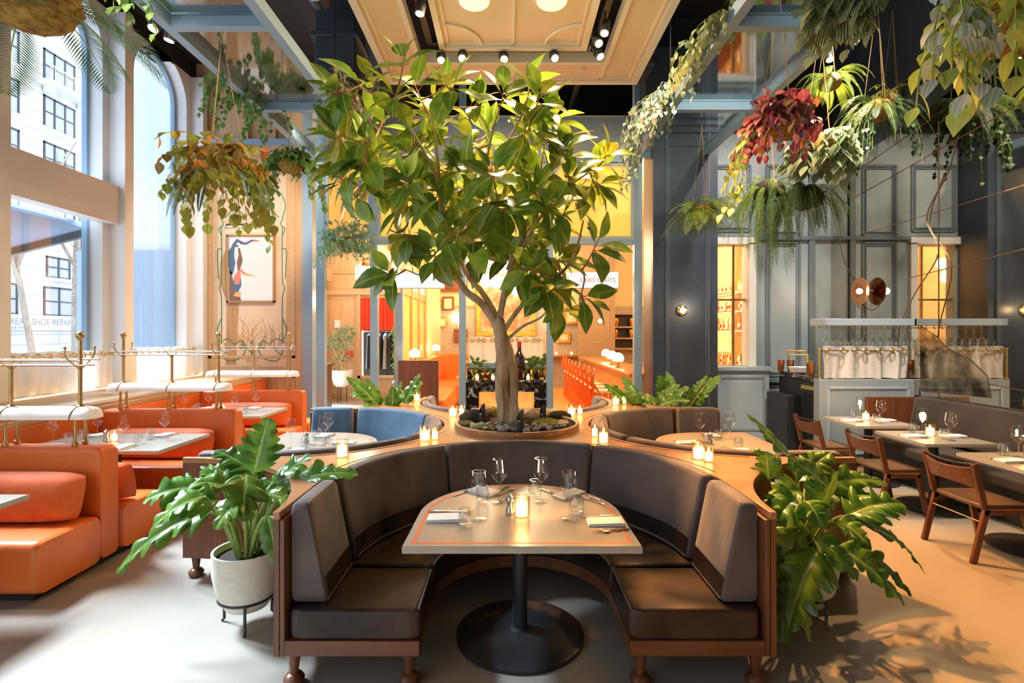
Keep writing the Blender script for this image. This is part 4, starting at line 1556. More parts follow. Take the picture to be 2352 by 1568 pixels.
def flat(name, pts, mt, y=-.0135, parent=fr):
    """inked shape on the print; pts in frame fractions"""
    G().prism([((u - .5) * wd, v * ht) for u, v in pts], y, y + .001, map3=lambda a, b, z: (a, z, b)).build(name, mt, parent, smooth=False)


def neck(name, pts, r, mt, y=-.0135, parent=fr):
    L_, R_ = [], []
    for i, (u, v) in enumerate(pts):
        a, b = pts[max(0, i - 1)], pts[min(len(pts) - 1, i + 1)]
        d = Vector(((b[0] - a[0]) * wd, (b[1] - a[1]) * ht)).normalized()
        rr = r[i]
        L_.append((u - d.y * rr / wd, v + d.x * rr / ht))
        R_.append((u + d.y * rr / wd, v - d.x * rr / ht))
    flat(name, L_ + R_[::-1], mt, y, parent)


flat('stump', [(.05, .02), (.30, .02), (.26, .16), (.16, .18), (.10, .45), (.05, .5)], m_b3)
neck('bird_body', [(.10, .42), (.10, .60), (.13, .75), (.19, .86)], [.03, .075, .09, .05], m_b1)
neck('wing', [(.24, .44), (.27, .62), (.22, .80)], [.01, .06, .05], m_b3, -.015)
neck('wing_plumes', [(.19, .58), (.20, .70), (.20, .82)], [.01, .045, .03], m_b4, -.016)
neck('bird_neck', [(.13, .84), (.22, .92), (.31, .88), (.40, .87), (.50, .91), (.56, .92)], [.03, .035, .028, .022, .02, .018], m_b1, -.015)
flat('beak', [(.56, .90), (.72, .91), (.56, .935)], m_b2, -.015)
neck('second_bird_body', [(.19, .17), (.21, .26), (.22, .36)], [.05, .09, .07], m_b1, -.016)
neck('second_bird_breast', [(.21, .27), (.22, .38), (.26, .46), (.30, .48), (.35, .43)], [.05, .065, .03, .022, .02], m_b2, -.017)
flat('second_beak', [(.34, .405), (.62, .385), (.35, .45)], m_b5, -.017)
flat('feet', [(.14, .10), (.19, .16), (.30, .15), (.28, .08), (.2, .09)], m_b5, -.017)
pl = thing('picture_light', 'slim picture light bar above the framed bird print', 'light', ((ax(522) + ax(610)) / 2, 10.6, az(518)))
G().cyl((-.36, 0, 0), (.36, 0, 0), .025, n=12).build('bar', m_frame_ext, pl)
G().box(-.34, .34, -.008, .012, -.03, -.022).build('lamp_tube', m_lit, pl, smooth=False)
G().tube([(0, 0, 0), (0, .05, .05), (0, .1, .05)], .01, 8).build('arm', m_brass, pl)
# painted mural: scrolls, stump and grasses lying on the panel
mu = thing('wall_mural', 'painted mural of green scrollwork, stump and grasses on the oak panel', 'mural', (0, 10.699, 0))
m_green, m_sep, m_pal = mat('green_mural_paint', (.05, .22, .13), .7), mat('sepia_mural_paint', (.40, .22, .10), .8, col2=(.48, .29, .15), scale=(10, 10, 2)), mat('pale_mural_ground', (.66, .48, .33), .8, col2=(.70, .56, .44), scale=(1.5, 1.5, 1.5))
G().box(ax(500), ax(657), -.004, 0, az(842), az(400)).build('painted_ground', m_pal, mu, smooth=False)


def scroll(g, pts, r):
    pts = [(ax(a), az(b)) for a, b in pts]
    sm = []
    for i in range(len(pts) - 1):
        a, b, c, d = pts[max(i - 1, 0)], pts[i], pts[i + 1], pts[min(i + 2, len(pts) - 1)]
        for k in range(6):
            t = k / 6
            sm.append(tuple(.5 * ((2 * b[j]) + (-a[j] + c[j]) * t + (2 * a[j] - 5 * b[j] + 4 * c[j] - d[j]) * t * t + (-a[j] + 3 * b[j] - 3 * c[j] + d[j]) * t ** 3) for j in (0, 1)))
    sm.append(pts[-1])
    g.tube([(x, -.006, z) for x, z in sm], r, 5)


g = G()
for m_ in (1, -1):
    X = lambda v: 578 + m_ * (v - 578)
    for pts in ([(654, 785), (632, 778), (618, 790), (604, 782), (590, 795)], [(650, 800), (640, 825), (618, 828), (598, 815), (594, 798), (606, 800)], [(645, 815), (628, 800), (650, 805)],
                [(600, 790), (578, 812), (586, 824)], [(648, 520), (648, 640), (653, 660), (648, 690), (648, 790)], [(646, 572), (652, 570), (657, 580), (655, 640)], [(648, 730), (657, 755), (652, 780)], [(650, 500), (644, 515), (654, 525), (648, 540)],
                [(640, 500), (620, 480), (600, 490), (590, 505)], [(600, 425), (640, 440), (655, 470), (648, 500)]):
        scroll(g, [(X(a), b) for a, b in pts], .010)
for k in range(5):
    g.ball((ax(566 + 6 * k), -.005, az(829)), .012, 8)
g.ball((ax(578), -.005, az(785)), .03, 10, (.7, .3, 1.5)).ball((ax(578), -.005, az(808)), .03, 10, (.6, .3, 1.3))
g.build('scrollwork', m_green, mu)
G().prism([(ax(518), az(838)), (ax(541), az(838)), (ax(548), az(700)), (ax(556), az(685)), (ax(520), az(690)), (ax(502), az(650)), (ax(505), az(600)), (ax(522), az(565)), (ax(520), az(660))], -.006, -.002, map3=lambda a, b, z: (a, z, b)).build('painted_stump', m_sep, mu, smooth=False)
g = G()
for k in range(30):
    x = rnd.uniform(600, 650) if k % 2 else rnd.uniform(545, 588)
    h = rnd.uniform(20, 70)
    scroll(g, [(x, 800), (x + rnd.uniform(-5, 5), 800 - h * .6), (x + rnd.uniform(-20, 20), 800 - h)], .004)
g.build('painted_grasses', m_sep, mu)
# ------------------------------------------------------------------ things in the bar room and vestibule
def pic(label, px0, px1, py0, py1, d, fm, pm, fw=.06, name='framed_picture', oval=False, grp=None):
    a, b = P(px0, py1, d), P(px1, py0, d)
    w_, h_ = b.x - a.x, b.z - a.z
    t = thing(name, label, 'picture', ((a.x + b.x) / 2, d, a.z), 0, grp)
    g = G()
    if oval:
        o = [(w_ / 2 * math.cos(q), h_ / 2 + h_ / 2 * math.sin(q)) for q in [2 * PI * i / 32 for i in range(32)]]
        i_ = [(x * .7, h_ / 2 + (z - h_ / 2) * .7) for x, z in o]
        G().prism(o, -.04, 0, [i_], map3=lambda x, z, y: (x, y, z)).build('picture_frame', fm, t)
        G().prism(i_, -.02, 0, map3=lambda x, z, y: (x, y, z)).build('picture', pm, t)
    else:
        for x0, x1, z0, z1 in ((-w_ / 2, w_ / 2, 0, fw), (-w_ / 2, w_ / 2, h_ - fw, h_), (-w_ / 2, -w_ / 2 + fw, fw, h_ - fw), (w_ / 2 - fw, w_ / 2, fw, h_ - fw)):
            g.box(x0, x1, -.06, 0, z0, z1)
        g.build('picture_frame', fm, t, bevel=.012)
        G().box(-w_ / 2 + fw * .8, w_ / 2 - fw * .8, -.03, 0, fw * .8, h_ - fw * .8).build('picture', pm, t, smooth=False)
    return t


m_gilt = mat('gilt_frame', (.78, .46, .08), .35, .6, col2=(.6, .33, .05), scale=(14, 14, 14), bump=.4)
m_dwood = mat('dark_wood_frame', (.20, .07, .025), .4)
m_pp1 = mat('pale_print_paper', (.80, .70, .52), .6, col2=(.62, .50, .34), scale=(5, 5, 5), p0=.5, p1=.7)
m_pp2 = mat('rose_brown_painting', (.50, .19, .10), .5, col2=(.72, .50, .34), scale=(1.8, 1.8, 1.8), detail=6, dist=2, p0=.4, p1=.6)
m_pp3 = mat('dark_red_painting', (.10, .03, .02), .5, col2=(.42, .14, .06), scale=(3, 3, 3), detail=5)
pic('large gilt framed rose brown painting behind the tree trunk', 1094, 1230, 610, 772, 18.22, m_gilt, m_pp2, .16)
pic('small wood framed print on cream wall left of the tree', 1016, 1043, 681, 713, 18.24, m_dwood, m_pp1, .06)
pic('dark framed painting high on the cream wall behind the left sign', 1015, 1074, 616, 670, 18.24, m_dwood, m_pp3, .1)
pic('oval cream and gilt framed miniature by the wall lamp', 1008, 1027, 727, 752, 18.24, m_gilt, m_pp1, oval=True)
pic('wood framed dark picture partly behind the screen post', 1043, 1074, 755, 786, 18.24, m_dwood, m_pp3, .09)
pic('gilt framed pale bird picture right of the screen post', 1294, 1328, 702, 745, 18.24, m_gilt, m_pp1, .09)
pic('small wide gilt frame above the wall counter', 1278, 1310, 760, 787, 18.24, m_gilt, m_pp1, .1)
pic('wide carved dark panel hung high over the amber bench', 985, 1008, 570, 660, 18.24, m_gilt, m_pp3, .08)
# wall counter under the gilt frame
t = thing('wall_counter', 'narrow orange wood wall counter below the small gilt frame', 'counter', (2.0, 18.05, 0))
G().box(-.95, .4, -.25, .24, 1.05, 1.12).build('top', m_ctop, t, bevel=.01)
G().box(-.9, -.84, -.2, .2, 0, 1.05).build('bracket', m_ctop, t, smooth=False)
for px, lab in ((1278, 'left'), (1313, 'right')):
    p = P(px, 822, 18.0)
    cand((p.x, 18.0, 1.122), True, f'{lab} one of two votives on the narrow wall counter')
# chandelier of glowing globes
t = thing('globe_chandelier', 'cluster chandelier of glowing white globes behind the tree', 'chandelier', (.0, 12.5, 3.0))
rnd = random.Random(5)
G().cyl((0, 0, 1.1), (0, 0, 2.6), .02, n=8).build('drop_rod', m_brassb, t)
for k in range(24):
    a = k * 2.4
    q = .25 + .75 * ((k * 7) % 24) / 24
    p = Vector((q * .85 * math.cos(a), q * .85 * math.sin(a), -.15 + 1.15 * ((k * 5) % 24) / 24))
    gl = G().ball(p, .15 if k % 3 else .12, 16, (1, 1, 1.12)).build('globe', m_globe, t)
    G().tube([p + Vector((0, 0, .14)), p * .5 + Vector((0, 0, .6)), (0, 0, 1.12)], .008, 6).build('stem', m_brassb, gl)
# hanging light box signs
for a, b, lab, txt in ((-2.0, -1.11, 'blank glowing white light box sign left of the tree', ''), (1.05, 1.94, 'glowing white light box sign lettered DES SPIRITS right of the tree', ' E DES SPIRITS')):
    t = thing('light_box_sign', lab, 'sign', ((a + b) / 2, 9.3, 2.63))
    w_ = b - a
    G().box(-w_ / 2, w_ / 2, -.04, .06, 0, .29).build('case', m_cream, t, bevel=.006)
    fc = G().box(-w_ / 2 + .015, w_ / 2 - .015, -.046, -.041, .015, .275).build('lit_face', m_sign, t, smooth=False)
    for s in (-1, 1):
        G().cyl((s * w_ * .3, 0, .29), (s * w_ * .3, 0, .80), .006, n=6).build('hanger', m_brassb, t)
    if txt:
        o = text('E DES SPIRITS', 'lettering', .105, m_signt, fc, (w_ / 2 - .06, -.049, .11), (PI / 2, 0, 0), .001, 'RIGHT')
# mantel
t = thing('marble_mantel', 'black veined marble mantelpiece standing open in the screen', 'mantel', (-.025, 9.05, 0))
G().box(-.70, -.46, -.12, .15, 0, 1.02).build('pilaster', m_marble, t, bevel=.01)
G().box(.47, .70, -.12, .15, 0, 1.02).build('pilaster', m_marble, t, bevel=.01)
G().box(-.46, .47, -.09, .15, .86, 1.02).box(-.40, .40, -.1, -.09, .9, .98).build('frieze', m_marble, t, bevel=.006)
G().box(-.76, .76, -.2, .2, 1.02, 1.065).build('shelf', m_marble, t, bevel=.012)
G().box(-.68, .68, .2, .24, 0.95, 1.24).build('upstand', m_steel, t, smooth=False)
t = thing('service_counter', 'blue grey service counter top behind the mantel shelf', 'counter', (-.02, 9.5, 0))
G().box(-.68, .68, -.18, .3, 1.24, 1.33).build('top', m_blue, t, bevel=.006)
for s in (-1, 1):
    G().box(s * .66 - .02, s * .66 + .02, -.1, .25, 0, 1.24).build('leg', m_steel, t, smooth=False)
curtain('white half curtain with brass rings behind the mantel shelf', -.69, .63, 1.34, 1.79, (0, 9.45, 0), 0, 11, 'brass curtain rod behind the mantel shelf', True, 7)
bt = thing('wine_magnum', 'oversized dark red wine bottle standing on the black mantel', 'bottle', (P(1193, 868, 8.98).x, 8.98, 1.066))
m_dbot = mat('dark_wine_glass', (.025, .006, .008), .1, spec=.8)
G().lathe([(.085, 0), (.092, .01), (.092, .36), (.085, .40), (.045, .46), (.032, .50), (.03, .55), (.034, .56), (.034, .575)], 24).build('body', m_dbot, bt)
G().lathe([(.035, .54), (.036, .545), (.036, .64), (.03, .645)], 18).build('foil_cap', mat('red_foil', (.42, .04, .04), .35), bt)
tap = thing('beer_tap', 'chrome double beer tap tower partly hidden by the trunk', 'beer tap', (P(1157, 868, 9.0).x, 9.0, 1.066))
G().cyl((0, 0, 0), (0, 0, .38), .06, n=16).build('tower', m_millm, tap)
for s in (-1, 1):
    G().tube([(s * .05, -.02, .30), (s * .14, -.06, .30), (s * .15, -.07, .22)], .014, 8).build('spout', m_millm, tap)
    G().bar((s * .08, -.04, .34), (s * .17, -.05, .50), .02, .03).build('handle', m_white, tap)
for px, lab in ((1096, 'left end of'), (1132, 'left middle of'), (1213, 'right half of')):
    cand((P(px, 868, 8.92).x, 8.93, 1.0665), False, f'votive candle on the {lab} the black mantel')

# orange stools along the bar
m_redw = mat('orange_lacquer', (.72, .13, .02), .35)
st = thing('bar_stool', 'x x x x', 'bar stool', (0, 0, 0))
del LABELS['x x x x']
G().lathe([(.19, .72), (.20, .735), (.19, .765), (.02, .775)], 24).build('seat', mat('pale_stool_seat', (.80, .62, .40), .5), st)
g = G()
for s in (-1, 1):
    g.tube([(-.14, s * .15, .74), (-.24, s * .17, .90), (-.25, s * .17, 1.06), (-.2, s * .1, 1.14), (-.2, 0, 1.16)], .016, 8)
for y in (-.08, 0, .08):
    g.tube([(-.15, y, .74), (-.24, y, .92), (-.22, y * .9, 1.15)], .010, 6)
g.build('backrest', m_redw, st)
for sx_ in (-1, 1):
    for sy in (-1, 1):
        G().tube([(sx_ * .13, sy * .13, .73), (sx_ * .19, sy * .19, 0)], .018, 8).build('leg', m_redw, st)
G().tube([(-.165, -.165, .30), (.165, -.165, .30), (.165, .165, .30), (-.165, .165, .30), (-.165, -.165, .30)], .011, 6).build('foot_ring', m_redw, st)
words_ = ('nearest', 'second', 'third', 'fourth', 'fifth', 'sixth', 'seventh', 'eighth', 'farthest')
for k in range(9):
    lab = f'{words_[k]} orange bar stool along the wooden bar' if k in (0, 8) else f'{words_[k]} orange stool from the near end of the wooden bar'
    if k == 0:
        st.location = (1.86, 10.2, 0)
        tag(st, lab, 'bar stool', None)
    else:
        dup(st, lab, (1.86, 10.2 + .68 * k, 0))
t = thing('bar_counter', 'long wooden bar counter with orange edge in the back room', 'bar', (2.2, 9.6, 0))
G().box(0, .75, 0, 7.0, 1.06, 1.12).build('top', m_ctop, t, bevel=.01)
G().box(.2, .7, .05, 6.95, 0, 1.06).build('front', wood('bar_oak', (.55, .26, .08), (.68, .36, .13), 'y'), t, smooth=False)
G().tube([(.14, .1, .22), (.14, 6.9, .22)], .02, 8).build('foot_rail', m_brassb, t)


def mushroom(label, loc_):
    t = thing('mushroom_lamp', label, 'lamp', loc_)
    G().cyl((0, 0, 0), (0, 0, .02), .07, n=18).cyl((0, 0, .02), (0, 0, .15), .05, .045, n=18).build('base', m_brassb, t)
    G().lathe([(.10, .14), (.115, .17), (.11, .24), (.08, .29), (.03, .315), (.002, .32)], 22).build('shade', m_globe, t)


for i, (px, d) in enumerate(((1392, 13.8), (1406, 12.3), (1420, 11.2))):
    mushroom(('farthest', 'middle', 'nearest')[i] + ' dome lamp of three glowing on the bar', (P(px, 810, d).x, d, 1.121))
m_cb = glass('clear_bottle', (.95, .8, .55), .8)
btls = []
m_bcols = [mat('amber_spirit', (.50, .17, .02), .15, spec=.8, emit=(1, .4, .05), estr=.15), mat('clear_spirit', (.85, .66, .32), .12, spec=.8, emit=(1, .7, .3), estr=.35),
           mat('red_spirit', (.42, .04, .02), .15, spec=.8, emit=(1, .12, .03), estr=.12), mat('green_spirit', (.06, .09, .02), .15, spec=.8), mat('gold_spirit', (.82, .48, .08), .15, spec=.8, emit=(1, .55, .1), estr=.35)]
bp = []
for k, (r, h, m_) in enumerate(((.036, .30, 0), (.04, .28, 1), (.034, .31, 2), (.036, .30, 3), (.045, .25, 4))):
    def mk(r=r, h=h, m_=m_):
        o = G().lathe([(r, 0), (r * 1.02, .01), (r, h * .58), (r * .7, h * .68), (.013, h * .78), (.012, h * .94), (.015, h * .95), (.014, h)], 14).build('spirit_bottle', m_bcols[m_])
        G().box(-r * 1.03, r * .2, -r * .7, r * .7, h * .15, h * .45).build('label', m_pp1 if m_ != 1 else m_redc, o, smooth=False)
        return o
    bp.append(mk)
t = thing('back_bar_shelves', 'glowing back bar shelving seen through the wall opening', 'shelving', (5.75, 12.6, 0))
for z in (1.05, 1.95, 2.42, 2.88):
    G().box(-.24, .2, -1.9, 2.6, z - .04, z).build('shelf', m_oaky, t, smooth=False)
G().box(.18, .2, -1.9, 2.6, .9, 4.2).build('back_panel', mat('lit_gold_panel', (.9, .58, .16), .5, emit=(1, .55, .14), estr=.9), t, smooth=False)
G().box(-.24, .2, -1.9, 2.6, 0, 1.01).build('base_cabinet', m_walnut, t, smooth=False)
for y in (-1.92, .35, 2.58):
    G().box(-.26, .2, y, y + .06, 1.0, 4.2).build('upright', m_oak, t, smooth=False)
for z in (1.9, 2.37, 2.83):
    G().box(-.2, -.18, -1.85, 2.5, z - .004, z + .008).build('light_strip', m_strip, t, smooth=False)
rnd = random.Random(8)
rows = ((1.052, 2, 'bottles on the lowest back bar shelf', 'spirit bottle crowded on the lowest back bar shelf'), (1.952, 1, 'bottles on the second back bar shelf', 'bottle on the back bar shelf above the glasses'),
        (2.422, 1, 'bottles on the third back bar shelf', 'bottle on the back bar shelf second from top'), (2.882, 1, 'bottles on the top back bar shelf', 'pale bottle on the topmost back bar shelf'))
for z, nr_, grp, lab in rows:
    for r_ in range(nr_):
        for k in range(26):
            y = 11.15 + k * .13
            if abs(y - 12.98) < .1:
                continue
            q = rnd.randrange(5) if z < 1.2 else (rnd.choice((0, 1, 1, 4, 2)) if z < 2.8 else rnd.choice((1, 4)))
            put(f'bot{q}', bp[q], lab, 'bottle', (5.60 + .14 * r_ + rnd.uniform(-.02, .02), y + rnd.uniform(-.01, .01), z), rnd.uniform(-.3, .3), grp)
for k in range(16):
    o = put('wine', mk_wine, 'upside down wine glass hanging under the back bar shelf', 'wine glass', (5.6, 11.2 + k * .2, 1.905), 0, 'glasses under the back bar shelf')
    o.name = 'hanging_wine_glass'
    o.rotation_euler = (PI, 0, 0)
    o.scale = (1.0,) * 3

# orange bench on the left of the bar with wood end and lamps
t = thing('bar_bench', 'orange bench with walnut end panel left of the mantel', 'bench', (-2.25, 10.9, 0))
G().box(0, .83, 0, .06, 0, 1.29).build('end_panel', m_walnut, t, bevel=.006)
G().box(.0, .25, .06, 6.6, 0, 1.2).build('backrest', m_orange, t, bevel=.04)
G().box(.25, .95, .06, 6.6, .05, .48).build('seat', m_orange, t, bevel=.04)
G().box(.35, 1.2, 5.0, 5.2, 0, 1.25).build('divider', m_orange, t, bevel=.04)
mushroom('dome lamp glowing on the walnut bench end left of the mantel', (-1.98, 11.3, 1.205))
mushroom('dome lamp glowing farther along the orange bar bench', (-2.1, 15.6, 1.205))
t = make_table('bar_table', 'small round topped dark table at the orange bar bench', (-1.0, 13.6, 0), .6, .6)
cand((-1.0, 13.6, ZT), True, 'votive candle on the dark table by the orange bar bench')
for px, py, lab in ((1048, 730, 'glowing wall lamp left of the big gilt painting'), (1270, 735, 'glowing wall lamp right of the big gilt painting')):
    p = P(px, py, 18.1)
    t = thing('wall_sconce', lab, 'wall lamp', (p.x, 18.1, p.z))
    G().ball((0, 0, 0), .16, 16).build('globe', m_globe, t)
    G().tube([(0, .0, -.14), (0, .1, -.35), (0, .2, -.3)], .012, 6).build('bracket_arm', m_brassb, t)
p = P(1379, 737, 16.85)
t = thing('wall_sconce', 'small round wall light on the tan panelled pier', 'wall lamp', (p.x, 16.88, p.z))
G().ball((0, -.04, 0), .07, 14).build('bulb', m_globe, t)
G().cyl((0, 0, 0), (0, .02, 0), .11, n=20).build('back_plate', m_brassb, t)
p = P(1567, 713, 8.6)
t = thing('wall_sconce', 'small round brass wall light on the navy column', 'wall lamp', (p.x, 8.605, p.z))
G().lathe([(.085, 0), (.085, .012), (.06, .03)], 26).move(lambda v: Vector((v.x, -v.z, v.y))).build('back_plate', m_brassb, t)
G().ball((0, -.045, 0), .05, 16).build('bulb', m_globe, t)
# shelving niche right of the tan pier
t = thing('wall_niche', 'shelf niche holding brass vessels beside the tan pier', 'shelf', (3.98, 18.0, 0))
g = G().box(-.55, .55, .25, .28, 1.3, 2.5)
g.build('back_panel', m_steel, t, smooth=False)
for z in (1.3, 1.65, 2.03, 2.48):
    G().box(-.55, .55, -.1, .28, z, z + .05).build('shelf', m_oakh, t, smooth=False)
for k, (x, z) in enumerate(((-.28, 2.08), (.22, 2.08), (-.3, 1.7), (.2, 1.7))):
    tag(G().lathe([(.07, 0), (.04, .03), (.05, .1), (.09, .2), (.06, .28)], 16).build('brass_vessel', m_brassb, loc=(3.98 + x, 18.02, z)), ('tall brass vessel at the upper left of the bar niche', 'tall brass vessel at the upper right of the bar niche', 'brass vessel at the lower left of the bar niche', 'brass vessel at the lower right of the bar niche')[k], 'vessel')

# ------------------------------------------------------------------ vestibule
for a, b, lab in ((-4.20, -3.24, 'short red curtain over the cloakroom hatch'),):
    t = thing('red_curtain', lab, 'curtain', (0, 15.22, 0))
    g = G()
    n = 70
    for i in range(n + 1):
        x = a + (b - a) * i / n
        for z in (2.87, 2.2, 1.93):
            g.v.append((x, -.06 + .03 * math.sin(x * 60) + .01 * math.sin(x * 97), z))
    for i in range(n):
        for j in range(2):
            q = i * 3 + j
            g.f.append((q, q + 1, q + 4, q + 3))
    g.build('cloth', m_redc, t, angle=180)
    G().cyl((a, -.06, 2.87), (b, -.06, 2.87), .012, n=8).build('rod', m_brassb, t)
m_coats = [mat(f'{n} coat cloth', c, .9) for n, c in (('navy', (.02, .022, .04)), ('black', (.012, .012, .014)), ('grey', (.28, .27, .26)), ('charcoal', (.03, .03, .035)))]
cl = thing('coat_rail', 'coat rail with hangers inside the dark cloakroom', 'rail', (-3.7, 15.8, 0))
G().cyl((-.65, 0, 1.9), (.7, 0, 1.9), .015, n=8).build('rail', m_millm, cl)
for k, (x, m_) in enumerate(((-4.1, 0), (-3.95, 1), (-3.78, 3), (-3.62, 2), (-3.48, 0), (-3.34, 1))):
    g = G()
    for z, w_, d_ in ((1.85, .04, .02), (1.78, .06, .2), (1.3, .07, .24), (.8, .09, .27)):
        for q in range(10):
            aa = 2 * PI * q / 10
            g.v.append((w_ * math.cos(aa), d_ * math.sin(aa), z))
    for i in range(3):
        for q in range(10):
            q2 = (q + 1) % 10
            g.f.append((i * 10 + q, (i + 1) * 10 + q, (i + 1) * 10 + q2, i * 10 + q2))
    o = g.build('hanging_coat', m_coats[m_], loc=(x, 15.8, 0))
    tag(o, ('navy coat at the left of the cloakroom rail', 'black coat second from the left on the cloakroom rail', 'charcoal coat left of the grey coat in the cloakroom', 'light grey coat hanging in the cloakroom', 'navy coat right of the grey coat in the cloakroom', 'black coat at the right end of the cloakroom rail')[k], 'coat')
p = P(775, 744, 15.17)
tag(G().box(-.08, .08, -.02, .02, -.11, .11).build('thermostat', m_white, loc=(p.x, 15.17, p.z), bevel=.01), 'white thermostat box on the oak vestibule panel', 'thermostat')
p = P(801, 813, 15.15)
tag(G().box(-.12, .12, -.04, .04, -.09, .09).build('alarm_box', m_redc, loc=(p.x, 15.15, p.z), bevel=.01), 'red alarm box behind the small potted ficus', 'alarm')
p = P(836, 640, 12.3)
t = thing('hanging_lantern', 'ornate brass lantern with frosted panes hanging in the vestibule', 'lantern', (p.x, 12.3, p.z))
for k in range(6):
    a = PI / 3 * k
    c_, s_ = math.cos(a + PI / 6), math.sin(a + PI / 6)
    G().bar((.17 * c_, .17 * s_, -.02), (.17 * c_, .17 * s_, .26), .015, .165, up=(-s_, c_, 0)).build('pane', m_lit, t, smooth=False)
    G().tube([(.195 * math.cos(a), .195 * math.sin(a), -.06), (.195 * math.cos(a), .195 * math.sin(a), .30)], .01, 6).build('corner_rod', m_brassb, t)
G().lathe([(.20, .27), (.21, .29), (.12, .33), (.05, .38), (.06, .42), (.01, .5)], 18).build('crown', m_brassb, t)
G().lathe([(.01, -.2), (.04, -.17), (.02, -.13), (.08, -.1), (.2, -.05), (.2, -.03)], 18).build('bottom_finial', m_brassb, t)
G().cyl((0, 0, .5), (0, 0, 2.5), .008, n=6).build('chain', m_brassb, t)
t = thing('host_stand', 'small walnut stand by the blue post at the vestibule', 'stand', (-4.15, 11.6, 0))
G().box(-.25, .25, -.2, .2, 0, 1.15).build('body', m_walnut, t, bevel=.01)
G().box(-.28, .28, -.23, .23, 1.15, 1.19).build('top', m_walnutx, t, bevel=.01)

# ------------------------------------------------------------------ right-hand service corner
t = thing('half_wall', 'grey panelled half wall below the white curtain on the right', 'partition', (4.93, 7.38, 0))
G().box(-.64, .67, -.07, .07, 0, 1.21).build('body', m_grey, t, bevel=.004)
molding(G(), -.52, .58, .2, 1.1, -.07, .03, .012).build('molding', m_pale, t, smooth=False)
curtain('white half curtain with brass rings on the grey half wall', 4.36, 5.55, 1.225, 1.67, (0, 7.36, 0), 0, 7, 'brass curtain rod with post on the grey half wall', 1, 9)
t = thing('black_counter', 'black stone sink counter with dark cabinet behind the half wall', 'counter', (4.9, 8.2, 0))
G().prism([(-.55, -.72), (.69, -.72), (.69, .70), (-.35, .70)], 1.16, 1.22).build('top', m_marble, t, bevel=.006)
G().box(-.35, .69, -.72, .70, 0, 1.14).build('cabinet', m_steel, t, smooth=False)
G().box(-.56, -.35, .05, .7, 0, .88).build('door', m_steel, t, bevel=.006)
g = G()
for k in range(14):
    g.box(-.37, -.355, -.65 + k * .045, -.63 + k * .045, .25, .95)
g.build('grille', m_duct, t, smooth=False)
G().box(-.375, -.35, -.7, .0, 1.0, 1.06).build('brass_trim', m_brassb, t, smooth=False)
for px, py, lab, dd in ((1793, 860, 'left of two copper cups on the black counter', 8.75), (1816, 859, 'right of two copper cups on the black counter', 8.7), (1862, 862, 'copper cup half hidden behind the brass tap', 7.75)):
    p = P(px, py, dd)
    tag(G().lathe([(.042, 0), (.055, .12), (.058, .19), (.054, .19), (.05, .12), (.03, .01)], 22).build('copper_cup', m_copper, loc=(p.x, dd, 1.221)), lab, 'cup')
p = P(1838, 862, 8.35)
tag(G().lathe([(.07, 0), (.14, .02), (.17, .10), (.16, .10), (.13, .03), (.01, .015)], 30, ribs=16, rib_amp=.002).build('sink_bowl', m_potw, loc=(p.x, 8.35, 1.221)), 'white bowl basin under the brass tap', 'bowl')
p = P(1855, 864, 8.0)
t = thing('brass_tap', 'tall folding brass tap on the black counter', 'tap', (p.x, 8.0, 1.221))
G().cyl((0, 0, 0), (0, 0, .32), .018, n=14).lathe([(.03, 0), (.03, .015), (.018, .02)], 16).build('post', m_brassb, t)
G().tube([(0, 0, .30), (-.25, .15, .30), (-.25, .15, .36), (-.03, .02, .36)], .013, 10).build('folding_arm', m_brassb, t)
G().tube([(-.22, .13, .33), (-.22, .13, .22)], .012, 8).build('spout', m_brassb, t)
G().tube([(0, 0, .2), (.07, -.02, .21)], .01, 8).build('lever', m_brassb, t)
# hanging glass rack
t = thing('glass_rack', 'pale shelf rack holding hanging stemware beside the mirror', 'rack', (4.95, 7.45, 0))
G().box(-.62, .64, -.16, .16, 1.955, 2.05).build('shelf', m_pale, t, bevel=.004)
for k in range(11):
    x = -.5 + k * .11
    G().tube([(x, -.14, 1.955), (x, -.14, 1.925), (x, .14, 1.925), (x, .14, 1.955)], .005, 6).build('hanging_rail', m_brassb, t)
for k in range(11):
    for r_, y in enumerate((-.08, .06)):
        o = put('wine', mk_wine, ('stemmed glass in the front row hanging upside down from the pale rack', 'stemmed glass in the rear row hanging upside down from the pale rack')[r_], 'wine glass', (4.505 + k * .11, 7.45 + y, 1.932), 0, ('front row of rack glasses', 'rear row of rack glasses')[r_])
        o.name = 'hanging_wine_glass'
        o.rotation_euler = (PI, 0, 0)
        o.scale = (1.05, 1.05, 1.1)
# copper dish lamp on the mirror
t = thing('dish_wall_lamp', 'copper dish wall lamp with glowing bulb fixed to the mirror', 'wall lamp', (5.59, 8.25, 2.5))
g = G().lathe([(.02, 0), (.06, .01), (.20, .06), (.215, .07), (.205, .072), (.06, .02), (.02, .012)], 36)
g.move(lambda v: Vector((-v.z - .05, v.y, v.x))).build('dish', m_copper, t)
G().ball((-.14, -.02, 0), .045, 14).build('bulb', m_globe, t)
G().cyl((0, 0, 0), (-.05, 0, 0), .03, n=14).build('mount', m_brass, t)
G().tube([(-.05, -.16 + .0 * k, -.2) if k == 0 else (-.05, -.16 * math.cos(k * PI / 8), -.2 - .09 * math.sin(k * PI / 8)) for k in range(9)], .006, 6).build('wire_loop', m_brass, t)
